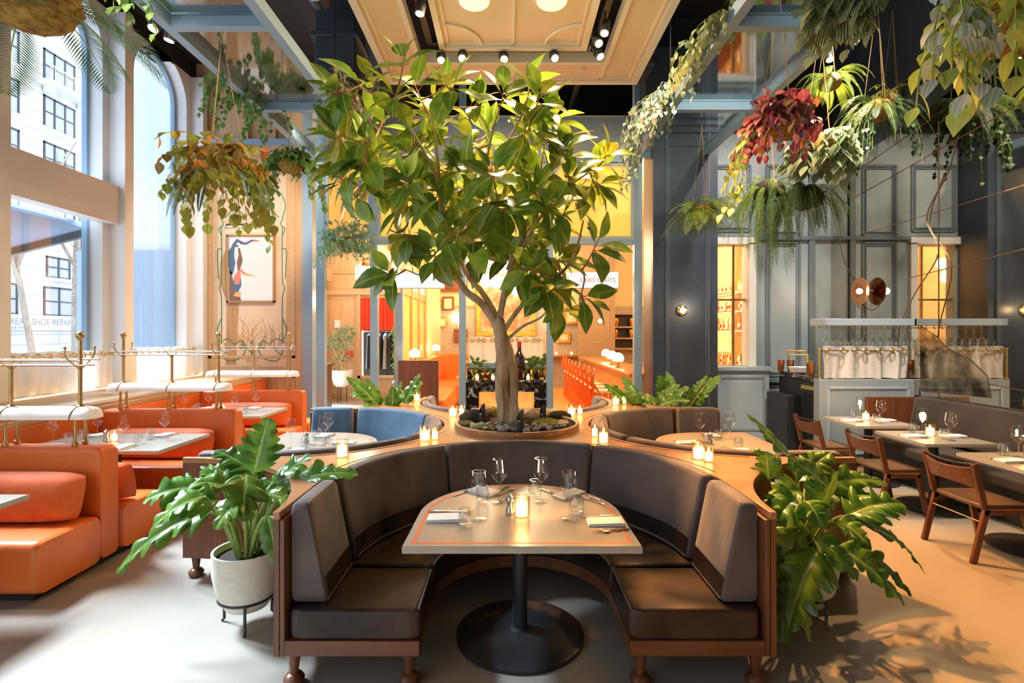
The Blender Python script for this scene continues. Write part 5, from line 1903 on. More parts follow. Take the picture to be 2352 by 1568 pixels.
# ------------------------------------------------------------------ leaf materials
lm_rubber = leafmat('rubber_leaf', (.085, .185, .02), (.16, .275, .034), rib=(.46, .48, .14), rough=.22, transl=.22)
lm_philo = leafmat('philodendron_leaf', (.055, .16, .018), (.14, .29, .035), rib=(.45, .55, .2), rough=.28, transl=.25)
lm_pothos = leafmat('pothos_leaf', (.10, .22, .05), (.18, .32, .09), rib=(.4, .5, .25), rough=.4)
lm_ivy = leafmat('bright_ivy_leaf', (.25, .42, .10), (.38, .52, .18), rib=(.5, .6, .3), rough=.45)
lm_big = leafmat('lime_trailing_leaf', (.30, .42, .08), (.42, .52, .14), rib=(.5, .6, .2), rough=.5, transl=.3)
lm_fitt = leafmat('silver_veined_leaf', (.20, .30, .26), (.30, .39, .35), stripe=.5, stripe_col=(.55, .62, .56), rough=.5, stripes=4)
lm_mix = leafmat('autumn_leaf', (.30, .26, .03), (.42, .34, .05), rib=(.45, .35, .1), rough=.5, transl=.3)
lm_beg = leafmat('begonia_leaf', (.42, .05, .09), (.55, .12, .13), rib=(.6, .25, .3), rough=.5, transl=.3)
lm_wmelon = leafmat('striped_leaf', (.06, .13, .03), (.10, .19, .05), stripe=1, stripe_col=(.68, .70, .45), rough=.4, stripes=6)
lm_vari = leafmat('variegated_leaf', (.10, .10, .05), (.17, .15, .07), stripe=1, stripe_col=(.48, .42, .28), rough=.45, stripes=3)
lm_fern = leafmat('fern_leaf', (.05, .13, .015), (.11, .22, .03), rough=.5)
lm_fernd = leafmat('dark_fern_leaf', (.022, .055, .016), (.045, .10, .02), rough=.5)
lm_fernb = leafmat('blue_fern_leaf', (.06, .17, .16), (.12, .26, .22), rough=.5)
lm_palm = leafmat('palm_leaf', (.09, .16, .02), (.18, .27, .04), rough=.4)
lm_airy = leafmat('airy_green_leaf', (.13, .32, .20), (.30, .50, .36), rough=.5)
lm_bons = leafmat('small_grey_green_leaf', (.16, .28, .14), (.3, .42, .25), rough=.5)
OV = (.08, .72, 1, .82, .42, .04)
RD = (.3, .9, 1, .85, .5, .05)
UP = Vector((0, 0, 1))


def curve_pts(p0, d0, L, droop, n=8):
    p, d = Vector(p0), Vector(d0).normalized()
    out = [p.copy()]
    for i in range(n):
        d = (d + Vector((0, 0, -droop / n))).normalized()
        p = p + d * (L / n)
        out.append(p.copy())
    return out


def tj(rnd, a=.75, b=1.25, hue=.12):
    v = rnd.uniform(a, b)
    return (v * (1 + rnd.uniform(-hue, hue) * 1.5), v, v * (1 - rnd.uniform(-hue, hue)))


def vine(g, gs, pts, rnd, L, W, prof, step, tint=None, r=.003, curl=.25):
    """trailing stem with leaves alternating down it"""
    gs.tube(pts, r, 5)
    acc = 0
    k = 0
    for a, b in zip(pts, pts[1:]):
        seg = (b - a).length
        d = (b - a).normalized()
        n = max(1, int(seg / step))
        for i in range(n):
            p = a.lerp(b, (i + rnd.random() * .5) / n)
            ang = k * 2.4 + rnd.uniform(-.4, .4)
            k += 1
            s = d.orthogonal().normalized()
            o = (s * math.cos(ang) + d.cross(s) * math.sin(ang))
            ld = (o * .6 + d * .25 + Vector((0, 0, -.6))).normalized()
            q = rnd.uniform(.75, 1.2)
            g.leaf(p, ld, (o * .8 + UP * .6 + Vector((0, -.35, 0))).normalized(), L * q, W * q, curl, .12, prof, tint(rnd) if tint else tj(rnd))


def frond(g, gs, pts, rnd, L, W, n, tint=None, r=.003, taper=True, vang=.9):
    gs.tube(pts, [r * (1 - .8 * i / (len(pts) - 1)) for i in range(len(pts))], 5)
    m = len(pts) - 1
    tn = tj(rnd, .8, 1.2, .08)
    for i in range(n):
        t = (i + .5) / n
        x = t * m
        j = min(int(x), m - 1)
        p = pts[j].lerp(pts[j + 1], x - j)
        d = (pts[j + 1] - pts[j]).normalized()
        s = d.cross(UP)
        s = s.normalized() if s.length > .05 else Vector((1, 0, 0))
        q = (math.sin(PI * min(1, .12 + t * .92)) ** .7) if taper else 1
        for sg in (-1, 1):
            g.blade(p, s * sg * vang + d * .55, d.cross(s), L * q, W, tn if not tint else tint(rnd), .15)


def basket(t, r, mt=None, z=0, squash=.75, seed=1):
    rn = random.Random(seed)
    G().ball((0, 0, z), r, 28, (1, 1, squash), .05, rn).build('moss_basket', mt or m_moss, t)


def cords(t, r, top, z=0, n=3):
    """three cords from the basket rim to one hook"""
    for k in range(n):
        a = 2 * PI * k / n + .5
        G().tube([(r * .9 * math.cos(a), r * .9 * math.sin(a), z + .05), top], .003, 5).build('cord', m_cord, t)
    G().tube([top, (top[0], top[1], top[2] + .03)], .008, 6).build('hook', m_brassb, t)


def rand_dir(rnd, z0, z1):
    a = rnd.uniform(0, 2 * PI)
    z = rnd.uniform(z0, z1)
    c = math.sqrt(max(0, 1 - z * z))
    return Vector((c * math.cos(a), c * math.sin(a), z))


def finish(t, g, gs, lm, stem=None, fname='foliage'):
    g.build(fname, lm, t, angle=180)
    if gs and gs.f:
        gs.build('stems' if False else 'stem_tangle', stem or m_stem, t)


# 1 ---- moss ball with palm fronds, top left
rnd = random.Random(21)
c = P(62, -12, 3.0)
t = thing('hanging_palm', 'moss ball hanging basket with drooping palm fronds at the upper left corner', 'hanging plant', c)
basket(t, .255, seed=2, squash=.72)
g, gs = G(), G()
for a, el, L in ((-.2, .0, .62), (.25, -.35, .6), (.9, .2, .7), (1.6, .1, .7), (-.9, -.1, .55), (2.5, -.3, .62), (-2.2, -.5, .55), (3.4, -.1, .6), (4.1, -.6, .6), (.1, .5, .8), (.55, -.05, .75)):
    d = Vector((math.cos(a) * math.cos(el), math.sin(a) * math.cos(el), math.sin(el)))
    frond(g, gs, curve_pts(d * .2, d, L * .85, 1.3), rnd, .19, .009, 34, r=.005)
finish(t, g, gs, leafmat('palm_green_leaf', (.05, .13, .04), (.12, .22, .07), rough=.4))
cords(t, .24, (-.02, .2, 1.02))
# 2 ---- big mixed orange and green basket on the left
rnd = random.Random(22)
c = P(510, 370, 5.2)
t = thing('hanging_autumn_plant', 'large trailing basket of olive and russet leaves in front of the arched window', 'hanging plant', c)
basket(t, .22, seed=3)
g, gs = G(), G()


def t_mix(r):
    q = r.random()
    v = r.uniform(.7, 1.3)
    return (v * 1.6, v * .75, v * .9) if q < .33 else ((v * 1.0, v * .65, v * 1.1) if q < .45 else (v * .9, v * 1.15, v))


for k in range(58):
    d = rand_dir(rnd, -.1, .8)
    L = rnd.uniform(.2, .48) * (1.25 if d.x < -.3 else 1)
    vine(g, gs, curve_pts(d * .16, d, L, 1.8, 5), rnd, .095, .085, RD, .05, t_mix)
for k in range(24):
    a = rnd.uniform(0, 2 * PI)
    d = Vector((math.cos(a) + .35, math.sin(a), -.2))
    vine(g, gs, curve_pts(d * .17 + Vector((0, 0, -.03)), d, rnd.uniform(.45, .85), 3.6, 7), rnd, .10, .09, RD, .055, lambda r: (r.uniform(.9, 1.2), r.uniform(1, 1.3), r.uniform(.7, 1.1)))
finish(t, g, gs, lm_mix)
g, gs = G(), G()
for a, L in ((3.1, .6), (3.5, .65), (2.7, .6), (3.9, .5), (2.3, .5), (.1, .6), (-.4, .65), (.5, .6), (-.8, .5)):
    d = Vector((math.cos(a), math.sin(a) * .5, .1))
    frond(g, gs, curve_pts(d * .2 + Vector((0, 0, -.1)), d, L, 3.2), rnd, .055, .014, 44)
finish(t, g, gs, lm_fernb, fname='fern_fronds')
cords(t, .22, (0, 0, 4.76 - c.z))
# 3 ---- small pothos basket
rnd = random.Random(23)
c = P(668, 378, 7.6)
t = thing('hanging_pothos', 'small hanging pothos basket with two long trails by the blue post', 'hanging plant', c)
basket(t, .17, seed=4)
g, gs = G(), G()
for k in range(70):
    d = rand_dir(rnd, .05, .9)
    vine(g, gs, curve_pts(d * .14 + Vector((0, 0, .05)), d, rnd.uniform(.12, .34), 1.8, 4), rnd, .095, .08, RD, .045, lambda r: tj(r, .8, 1.7))
for k in range(16):
    a = rnd.choice((.0, PI)) + rnd.uniform(-.7, .7)
    d = Vector((math.cos(a), math.sin(a), .25))
    vine(g, gs, curve_pts(d * .15 + Vector((0, 0, .03)), d, rnd.uniform(.5, .85), 4.2, 8), rnd, .09, .075, RD, .045, lambda r: tj(r, .8, 1.7))
finish(t, g, gs, lm_pothos)
cords(t, .17, (0, 0, 4.76 - c.z))
# 4 ---- airy ball between the posts
rnd = random.Random(24)
c = P(798, 562, 8.2)
t = thing('hanging_asparagus_fern', 'round airy blue green hanging plant between the two left screen posts', 'hanging plant', c)
basket(t, .16, seed=5)
g, gs = G(), G()
for k in range(300):
    d = rand_dir(rnd, -.5, .95)
    p = d * rnd.uniform(.2, .42)
    for q in range(9):
        e = (rand_dir(rnd, -1, 1) + d * .8).normalized()
        g.blade(p, e, d, .075, .016, tj(rnd, .6, 1.35))
for k in range(26):
    a = rnd.uniform(PI * .7, 2.1 * PI)
    d = Vector((math.cos(a), math.sin(a), .1))
    vine(g, gs, curve_pts(d * .25, d, rnd.uniform(.2, .5), 3, 5), rnd, .06, .018, OV, .025)
finish(t, g, gs, lm_airy)
cords(t, .16, (0, 0, 6.0 - c.z))
# 5 ---- brown-cream garland along the left inner canopy rail
rnd = random.Random(25)
t = thing('variegated_garland', 'brown and cream variegated plant garland draped over the left canopy rail', 'hanging plant', (-2.25, 7.4, 4.86))
g, gs = G(), G()
for k in range(130):
    y = rnd.uniform(-1.0, .9)
    d = Vector((rnd.uniform(-.2, .8), rnd.uniform(-.5, .5), rnd.uniform(.2, 1.0)))
    vine(g, gs, curve_pts((rnd.uniform(.0, .12), y, .0), d, rnd.uniform(.15, .5 - .12 * y), 2.5, 5), rnd, .11, .045, OV, .035, lambda r: tj(r, .9, 1.6))
finish(t, g, gs, lm_vari)
g, gs = G(), G()
for k in range(26):
    y = rnd.uniform(-.1, .8)
    d = Vector((rnd.uniform(.2, .9), rnd.uniform(-.4, .4), .3))
    vine(g, gs, curve_pts((.08, y, 0), d, rnd.uniform(.5, 1.3), 4.5, 8), rnd, .07, .03, OV, .035, lambda r: tj(r, .9, 1.5))
for k in range(14):
    y = rnd.uniform(.1, .8)
    d = Vector((rnd.uniform(.3, .9), rnd.uniform(-.4, .4), .3))
    frond(g, gs, curve_pts((.1, y, -.1), d, rnd.uniform(.7, 1.2), 4.2), rnd, .05, .012, 40, lambda r: (.5, .8, .6))
finish(t, g, gs, lm_pothos, fname='trailing_foliage')
# 6 ---- trails over the left outer rail, 7 ivy
rnd = random.Random(26)
t = thing('striped_trailing_plant', 'small trailing plant hanging from the left outer canopy rail above the window pier', 'hanging plant', (-3.28, 6.5, 4.86))
g, gs = G(), G()
for k in range(44):
    y = rnd.uniform(-.5, .6)
    d = Vector((rnd.uniform(-.5, .3), rnd.uniform(-.5, .5), .5))
    vine(g, gs, curve_pts((0, y, 0), d, rnd.uniform(.25, .55 + .4 * (y + .5)), 4, 6), rnd, .07, .06, RD, .04)
finish(t, g, gs, lm_pothos)
t = thing('hanging_ivy', 'bright green ivy strand hanging beside the top left track lights', 'hanging plant', (-3.30, 4.55, 4.88))
g, gs = G(), G()
IV = (.5, 1, .62, .75, .4, .03)
for k in range(9):
    d = Vector((rnd.uniform(-.3, .2), rnd.uniform(-.5, .3), .3))
    vine(g, gs, curve_pts((0, rnd.uniform(-.2, .2), 0), d, rnd.uniform(.3, .62), 4.4, 6), rnd, .10, .09, IV, .07)
finish(t, g, gs, lm_ivy)
t = thing('hanging_ivy', 'little variegated sprig hanging at the top between the left canopy rails', 'hanging plant', (-2.75, 3.95, 5.0))
g, gs = G(), G()
for k in range(10):
    d = Vector((rnd.uniform(-.5, .5), rnd.uniform(-.5, .3), .2))
    vine(g, gs, curve_pts((0, 0, 0.1), d, rnd.uniform(.12, .3), 3, 4), rnd, .07, .04, OV, .05)
finish(t, g, gs, lm_ivy)
cords(t, .03, (0, 0, .06))
# 8 ---- palm basket on the right
rnd = random.Random(28)
c = P(1612, 485, 7.5)
t = thing('hanging_cycad', 'hanging basket of short stiff palm fronds in front of the navy column', 'hanging plant', c)
basket(t, .17, seed=7, squash=.6)
g, gs = G(), G()
for k in range(44):
    d = rand_dir(rnd, -.1, .75)
    frond(g, gs, curve_pts(d * .12, d, rnd.uniform(.35, .62), 1.2 + rnd.random()), rnd, .12, .012, 20, lambda r: tj(r, .6, 1.5), r=.004)
finish(t, g, gs, lm_palm)
cords(t, .15, (0, .0, 4.76 - c.z))
# 9 ---- red begonia
rnd = random.Random(29)
c = P(1792, 285, 5.5)
t = thing('hanging_begonia', 'large hanging basket of crimson and pink leaves on the right', 'hanging plant', c)
basket(t, .23, seed=8)
g, gs = G(), G()


def t_beg(r):
    q = r.random()
    v = r.uniform(.6, 1.15)
    return (v * .35, v * .9, v * .8) if q < .22 else ((v * 1.3, v * 2.6, v * 2.4) if q < .36 else ((v * .7, v * 2.4, v * .4) if q < .46 else (v * .85, v * .8, v)))


for k in range(100):
    d = rand_dir(rnd, -.05, .95)
    vine(g, gs, curve_pts(d * .17 + Vector((0, 0, .05)), d, rnd.uniform(.12, .34), 2.0, 4), rnd, .11, .10, RD, .06, t_beg)
for k in range(15):
    a = rnd.uniform(PI * .6, PI * 1.5)
    d = Vector((math.cos(a), math.sin(a), .2))
    vine(g, gs, curve_pts(d * .2, d, rnd.uniform(.4, .75), 3.6, 7), rnd, .10, .085, RD, .06, t_beg)
finish(t, g, gs, lm_beg, m_twig)
g, gs = G(), G()
for k in range(7):
    d = Vector((-.8, rnd.uniform(-.5, .3), .1))
    vine(g, gs, curve_pts(d * .2, d, rnd.uniform(.8, 1.25), 4.6, 9), rnd, .10, .08, RD, .07)
finish(t, g, gs, lm_big, fname='trailing_foliage')
cords(t, .22, (0, .02, 4.76 - c.z + .6))
# 10 ---- striped peperomia
rnd = random.Random(30)
c = P(1885, 345, 6.2)
t = thing('hanging_peperomia', 'round hanging basket of striped peperomia leaves right of the crimson one', 'hanging plant', c)
basket(t, .24, seed=9)
g, gs = G(), G()
for k in range(130):
    d = rand_dir(rnd, -.6, .95)
    vine(g, gs, curve_pts(d * .2, d, rnd.uniform(.1, .32), 1.9, 4), rnd, .135, .11, RD, .06)
finish(t, g, gs, lm_wmelon)
cords(t, .22, (0, 0, 5.4 - c.z))
# 11 ---- ferns below
rnd = random.Random(31)
for px, py, d_, lab, n, lm in ((1765, 440, 6.9, 'dark hanging asparagus fern with long trails below the crimson basket', 60, lm_fern), (1850, 455, 6.6, 'dark green Boston fern hanging under the striped peperomia', 70, lm_fernd)):
    c = P(px, py, d_)
    t = thing('hanging_fern', lab, 'hanging plant', c)
    basket(t, .2, m_soil, seed=px)
    g, gs = G(), G()
    for k in range(n):
        d = rand_dir(rnd, .0, .9)
        if px < 1800:
            d.x -= .1
        frond(g, gs, curve_pts(d * .12, d, rnd.uniform(.4, .85) * (1.15 if px < 1800 else 1), 3.4, 9), rnd, .062 if px > 1800 else .055, .009, 34)
    if px < 1800:
        for k in range(20):
            d = Vector((rnd.uniform(-.5, .3), rnd.uniform(-.5, .3), -.1))
            frond(g, gs, curve_pts(d * .1, d, rnd.uniform(.8, 1.35), 4.5, 9), rnd, .06, .010, 44)
    finish(t, g, gs, lm)
    cords(t, .18, (0, 0, 1.2))
# 12 ---- trailing striped plants on the right inner rail
rnd = random.Random(32)
for y, lab, lm, dn in ((5.35, 'striped plant draped over the right inner canopy rail, nearer one', lm_wmelon, .55), (7.15, 'silver green trailing plant draped over the far end of the right inner rail', lm_fitt, 1.05)):
    t = thing('rail_trailing_plant', lab, 'hanging plant', (2.1, y, 4.86))
    g, gs = G(), G()
    for k in range(60):
        q = rnd.uniform(-.45, .75) if dn < .8 else rnd.uniform(-.6, .35)
        d = Vector((rnd.uniform(-.9, .1), rnd.uniform(-.4, .4), .6))
        vine(g, gs, curve_pts((-.05, q, 0), d, rnd.uniform(.3, dn), 4.0, 6), rnd, .075, .06, RD, .045)
    if dn > .8:
        for k in range(14):
            d = Vector((rnd.uniform(-.9, -.3), rnd.uniform(-.3, .3), .2))
            vine(g, gs, curve_pts((-.05, rnd.uniform(0, .4), 0), d, rnd.uniform(.8, 1.25), 5, 8), rnd, .06, .05, RD, .045)
    finish(t, g, gs, lm)
# 13 ---- peperomia on the right outer rail, top
rnd = random.Random(33)
c = P(1925, 20, 4.6)
t = thing('hanging_peperomia', 'large leaved striped peperomia at the top right canopy rail', 'hanging plant', c)
basket(t, .16, seed=10)
g, gs = G(), G()
for k in range(46):
    d = rand_dir(rnd, -.6, .8)
    vine(g, gs, curve_pts(d * .13, d, rnd.uniform(.1, .32), 1.6, 4), rnd, .15, .12, RD, .07)
finish(t, g, gs, lm_wmelon)
cords(t, .15, (0, 0, .8))
# 14 ---- huge lime and silver trails, top right
rnd = random.Random(34)
c = P(2335, 30, 2.9)
t = thing('hanging_lime_plant', 'very large lime green trailing plant with silvery leaves at the top right corner', 'hanging plant', c)
basket(t, .24, seed=12, squash=.9)
g, gs = G(), G()
for px, py, L in ((2230, 40, .75), (2270, 20, .9), (2250, 60, .8), (2300, 60, .75), (2320, 40, .7), (2200, 0, .45), (2290, 0, .85), (2340, 60, .35)):
    p = P(px, py - 60, 2.75) - c
    d = Vector((rnd.uniform(-.3, .1), rnd.uniform(-.3, .1), .1))
    vine(g, gs, curve_pts(p, d, L, 5, 9), rnd, .155, .105, OV, .065, lambda r: tj(r, .85, 1.2), .005)
for k in range(12):
    d = rand_dir(rnd, -.1, .8)
    d.x = -abs(d.x)
    vine(g, gs, curve_pts(d * .2, d, rnd.uniform(.2, .5), 2.5, 6), rnd, .13, .09, OV, .065)
finish(t, g, gs, lm_big)
g, gs = G(), G()
for px, py, L in ((2150, 10, .75), (2170, 60, .55), (2135, 30, .7), (2185, 20, .8), (2200, 60, .45)):
    p = P(px, py - 60, 2.65) - c
    vine(g, gs, curve_pts(p, Vector((rnd.uniform(-.2, .2), -.1, .0)), L, 5, 9), rnd, .115, .08, OV, .075, lambda r: tj(r, .9, 1.15, .05), .004)
finish(t, g, gs, lm_fitt, fname='silver_foliage')
cords(t, .22, (0, .1, 1.2))
# 15 ---- darker plants hung in front of the mirror
rnd = random.Random(35)
c = P(2015, 255, 7.2)
t = thing('hanging_fern', 'dark fern hanging high before the black wall right of the peperomia', 'hanging plant', c)
basket(t, .2, seed=13)
g, gs = G(), G()
for k in range(46):
    d = rand_dir(rnd, .0, .9)
    frond(g, gs, curve_pts(d * .14, d, rnd.uniform(.4, .8), 2.2, 8), rnd, .075, .011, 30)
for k in range(26):
    d = Vector((rnd.uniform(-.8, .2), rnd.uniform(-.5, .5), .1))
    vine(g, gs, curve_pts(d * .15, d, rnd.uniform(.5, 1.15), 4.2, 8), rnd, .075, .055, OV, .05)
finish(t, g, gs, lm_fernd)
cords(t, .18, (0, 0, 1.5))
c = P(2050, 215, 7.6)
t = thing('hanging_golden_plant', 'yellow green plant in a copper pot glowing under a spotlight at the upper right', 'hanging plant', c)
G().lathe([(.08, -.16), (.13, 0), (.12, 0), (.02, -.1)], 20).build('copper_pot', m_copper, t)
g, gs = G(), G()
for k in range(26):
    d = rand_dir(rnd, .0, .9)
    vine(g, gs, curve_pts(d * .08, d, rnd.uniform(.2, .4), 2, 5), rnd, .08, .05, OV, .05)
finish(t, g, gs, lm_mix)
cords(t, .12, (0, 0, 1.2))
c = P(1905, 190, 6.9)
t = thing('hanging_fern', 'small pale fern hanging behind the right outer canopy rail', 'hanging plant', c)
basket(t, .14, seed=14)
g, gs = G(), G()
for k in range(34):
    d = rand_dir(rnd, .0, .9)
    frond(g, gs, curve_pts(d * .1, d, rnd.uniform(.3, .6), 2.8, 8), rnd, .065, .010, 28)
finish(t, g, gs, lm_palm)
cords(t, .14, (0, 0, 1.0))

# ------------------------------------------------------------------ philodendrons
def lobed_leaf(g, base, d, nrm, L, W, rnd, droop=.5, lobes=7, tint=(1, 1, 1)):
    """deeply lobed, ruffled leaf: rounded fingers either side of a curving midrib"""
    d = Vector(d).normalized()
    s = d.cross(Vector(nrm)).normalized()
    n = lobes * 6
    mids = []
    p, dd = Vector(base), d.copy()
    for i in range(n + 1):
        mids.append((p.copy(), dd.copy(), s.cross(dd).normalized()))
        dd = (dd - UP * (droop / n)).normalized()
        p = p + dd * (L / n)
    for sg in (-1, 1):
        b = len(g.v)
        ph = rnd.uniform(0, 6)
        amp = [rnd.uniform(-1, 1) * .16 for _ in range(lobes + 2)]
        wid = [rnd.uniform(.85, 1.12) for _ in range(lobes + 2)]
        for i in range(n + 1):
            t = i / n
            q, dk, uk = mids[i]
            env = min(1, (t * 5) ** .5 + .25) * (1 - t) ** .55 * 1.18 if t > 0 else .25
            x = i / 6 + (.3 if sg > 0 else 0)
            k = int(x)
            fr = x - k
            lob = math.sin(PI * min(1, max(.0, fr))) ** .45
            w = W * .5 * env * (.50 + .50 * lob) * wid[k]
            if t > .985:
                w = W * .01
            ruff = amp[k] * (1 if k % 2 else -1) + .10 * math.sin(x * 4.2 + ph)
            for j in range(4):
                f = j / 3
                v = q + s * sg * w * f + dk * (w * .42 * f * f) + uk * (ruff * w * f * f * 1.6 + .22 * w * math.sin(PI * f * .8) - .12 * w * f * f)
                g.uv[len(g.v)] = (.5 + sg * .5 * f, t)
                g.tint[len(g.v)] = tint
                g.v.append(tuple(v))
        for i in range(n):
            for j in range(3):
                a = b + i * 4 + j
                fc = (a, a + 1, a + 5, a + 4)
                g.f.append(fc if sg > 0 else fc[::-1])


def philodendron(label, loc_, leaves, potr=.27, poth=.50, stand=.14, seed=1, pixels=None):
    """leaves: (base, tip, width, droop) in pot coordinates"""
    rn = random.Random(seed)
    t = thing('potted_philodendron', label, 'potted plant', loc_)
    z0 = stand
    G().lathe([(potr * .42, z0 + .0), (potr * .62, z0 + .02), (potr * .86, z0 + poth * .3), (potr * .99, z0 + poth * .65), (potr, z0 + poth), (potr * .93, z0 + poth), (potr * .9, z0 + poth - .05), (.02, z0 + poth - .06)], 40).build('pot', m_pot, t)
    G().lathe([(.01, z0 + poth - .035), (potr * .9, z0 + poth - .04)], 24).build('soil', m_soil, t)
    sr = potr * .80
    zs_ = z0 + poth * .22
    G().tube([(sr * math.cos(a), sr * math.sin(a), zs_) for a in [2 * PI * i / 32 for i in range(33)]], .009, 6, caps=False).build('stand_ring', m_steel, t)
    for k in range(3):
        a = 2 * PI * k / 3 - 1.2
        G().tube([(sr * math.cos(a), sr * math.sin(a), zs_), (sr * .98 * math.cos(a), sr * .98 * math.sin(a), .02), (sr * 1.08 * math.cos(a), sr * 1.08 * math.sin(a), .006)], .009, 6).build('stand_leg', m_steel, t)
    top = Vector((0, 0, z0 + poth - .04))
    for b, e, W, dr in leaves:
        b, e = Vector(b), Vector(e)
        d = e - b
        L = d.length * (1.04 + .05 * dr)
        flat_ = Vector((b.x, b.y, 0))
        r0 = top + (flat_.normalized() * .06 if flat_.length > .01 else Vector())
        m1 = r0.lerp(b, .45) + UP * (.10 + .10 * flat_.length)
        st_ = [(1 - q) ** 2 * r0 + 2 * q * (1 - q) * m1 + q * q * b for q in [i / 7 for i in range(8)]]
        tn = rn.uniform(.75, 1.25)
        g = G()
        d0 = (d.normalized() + UP * dr * .5).normalized()
        nr_ = UP * .9 + Vector((rn.uniform(-.5, .5), -.55, 0))
        if d0.cross(nr_).length < .25:
            nr_ = Vector((rn.uniform(-.3, .3), -1, .2))
        lobed_leaf(g, b, d0, nr_, L, W, rn, dr, 6 if L > .35 else 4, (tn * rn.uniform(.85, 1.25), tn, tn * .9))
        lf = g.build('leaf', lm_philo, t, angle=180)
        G().tube(st_, [.013 - .0008 * i for i in range(8)], 7).build('leaf_stalk', m_stem, lf)
    for k in range(3):
        a = k * 2.1
        G().tube([top, top + Vector((.04 * math.cos(a), .04 * math.sin(a), .16)), top + Vector((.09 * math.cos(a), .09 * math.sin(a), .28))], [.02, .014, .002], 7).build('sheath', m_sheath if k else m_stem, t)
    return t


m_sheath = mat('russet_sheath', (.45, .16, .06), .6)


def spec(c, rows):
    """measured (base px, tip px, depth offsets, width, droop) -> pot coordinates"""
    out = []
    for bx, by, tx, ty, db, dt_, W, dr in rows:
        out.append((P(bx, by, c.y + db) - Vector((c.x, c.y, 0)), P(tx, ty, c.y + dt_) - Vector((c.x, c.y, 0)), W, dr))
    return out


lp = PZ(568, 1262, .47)
philodendron('large lobed philodendron in a white pot left of the front booth', (lp.x, lp.y, 0), spec(lp, [
    (485, 1175, 288, 1315, -.15, -.35, .24, 1.0), (450, 1120, 335, 1150, -.05, -.15, .24, .8), (500, 1150, 395, 1185, -.25, -.4, .22, .9), (585, 1085, 615, 965, .05, .1, .30, .25), (590, 1095, 500, 1035, .1, .15, .26, .6),
    (565, 1090, 560, 1195, -.15, -.3, .27, 1.2), (655, 1120, 812, 1085, .0, -.02, .24, .7), (650, 1095, 710, 1045, .15, .2, .22, .5), (640, 1140, 770, 1120, .1, .1, .24, .6), (615, 1185, 632, 1290, -.3, -.38, .17, .8),
    (610, 1150, 655, 1090, .15, .25, .22, .5), (530, 1105, 470, 1075, .05, .1, .24, .9), (520, 1120, 440, 1110, -.15, -.2, .22, 1.0), (600, 1140, 660, 1150, -.15, -.2, .2, .9), (555, 1110, 540, 1060, .2, .3, .22, .4), (470, 1140, 360, 1210, -.3, -.45, .2, 1.0),
    (500, 1090, 450, 1120, .05, .0, .24, 1.0), (560, 1150, 500, 1215, -.25, -.4, .2, 1.1), (620, 1120, 720, 1080, .05, .05, .24, .6), (640, 1110, 680, 1130, .25, .4, .22, .6), (580, 1130, 605, 1060, .3, .4, .24, .3)]), .205, .38, .10, 1)
rp = PZ(1843, 1250, .47)
philodendron('large lobed philodendron in a white pot right of the front booth', (rp.x, rp.y, 0), spec(rp, [
    (1830, 1080, 1722, 955, .05, -.05, .20, .35), (1790, 1085, 1735, 1035, .25, .3, .22, .5), (1765, 1100, 1760, 1040, .1, .1, .2, .4), (1745, 1115, 1672, 1100, .3, .25, .2, .7), (1835, 1105, 1905, 1040, .15, .25, .24, .4),
    (1905, 1125, 1815, 1050, -.05, -.1, .2, .3), (1875, 1190, 1922, 1085, -.2, -.25, .15, .2), (1945, 1185, 2068, 1155, -.05, -.05, .34, .7), (1985, 1205, 2108, 1322, .0, .05, .15, 1.0), (1925, 1255, 2062, 1385, -.2, -.35, .24, .8),
    (1940, 1250, 2078, 1370, -.05, -.1, .2, .9), (1880, 1262, 1822, 1440, -.35, -.5, .30, 1.0), (1815, 1180, 1800, 1285, -.2, -.3, .26, 1.1), (1815, 1330, 1856, 1465, -.42, -.5, .15, .6), (1800, 1400, 1795, 1530, -.28, -.3, .15, .5),
    (1885, 1120, 2025, 1105, .1, .2, .26, .6), (1830, 1150, 1790, 1195, -.25, -.35, .24, 1.1), (1850, 1150, 1880, 1210, -.3, -.4, .26, 1.2), (1900, 1150, 1960, 1110, .2, .35, .24, .5), (1850, 1100, 1870, 1040, .3, .4, .22, .4),
    (1930, 1150, 2010, 1140, .1, .1, .26, .7), (1895, 1160, 1850, 1110, -.15, -.2, .24, .5), (1870, 1240, 1960, 1330, -.3, -.45, .24, 1.0), (1840, 1130, 1770, 1145, -.05, -.1, .24, .9), (1840, 1215, 1800, 1330, -.3, -.35, .24, .9), (1920, 1200, 1990, 1250, -.25, -.35, .26, 1.0), (1790, 1140, 1785, 1190, -.1, -.15, .2, 1.0)]), .215, .40, .09, 2)
for lx, ly, lab, sd in ((-1.55, 7.05, 'lobed philodendron rising behind the back left of the island', 3), (1.85, 7.05, 'lobed philodendron rising behind the back right of the island', 4), (2.5, 7.75, 'second lobed philodendron at the foot of the navy column', 5)):
    rn = random.Random(sd)
    lv = []
    for k in range(12):
        a = rn.uniform(0, 6.3) if k else 1.6
        b = Vector((.18 * math.cos(a), .18 * math.sin(a), .82 + rn.uniform(-.05, .1)))
        lv.append((b, b + Vector((math.cos(a) * rn.uniform(.1, .45), math.sin(a) * rn.uniform(.1, .4), rn.uniform(.08, .40))), rn.uniform(.20, .26), rn.uniform(.2, .6)))
    philodendron(lab, (lx, ly, 0), lv, .26, .49, .15, sd)

# ------------------------------------------------------------------ rubber tree in the planter
rnd = random.Random(77)
S_ = IC.y / F
BASE = Vector((IC.x - .08, IC.y, .946))
tree = thing('rubber_tree', 'tall rubber tree with glossy oval leaves growing from the round planter', 'tree', BASE)


def TP(px, py, dy=0):
    p = P(px, py, IC.y)
    return Vector((p.x, IC.y + dy, p.z)) - BASE


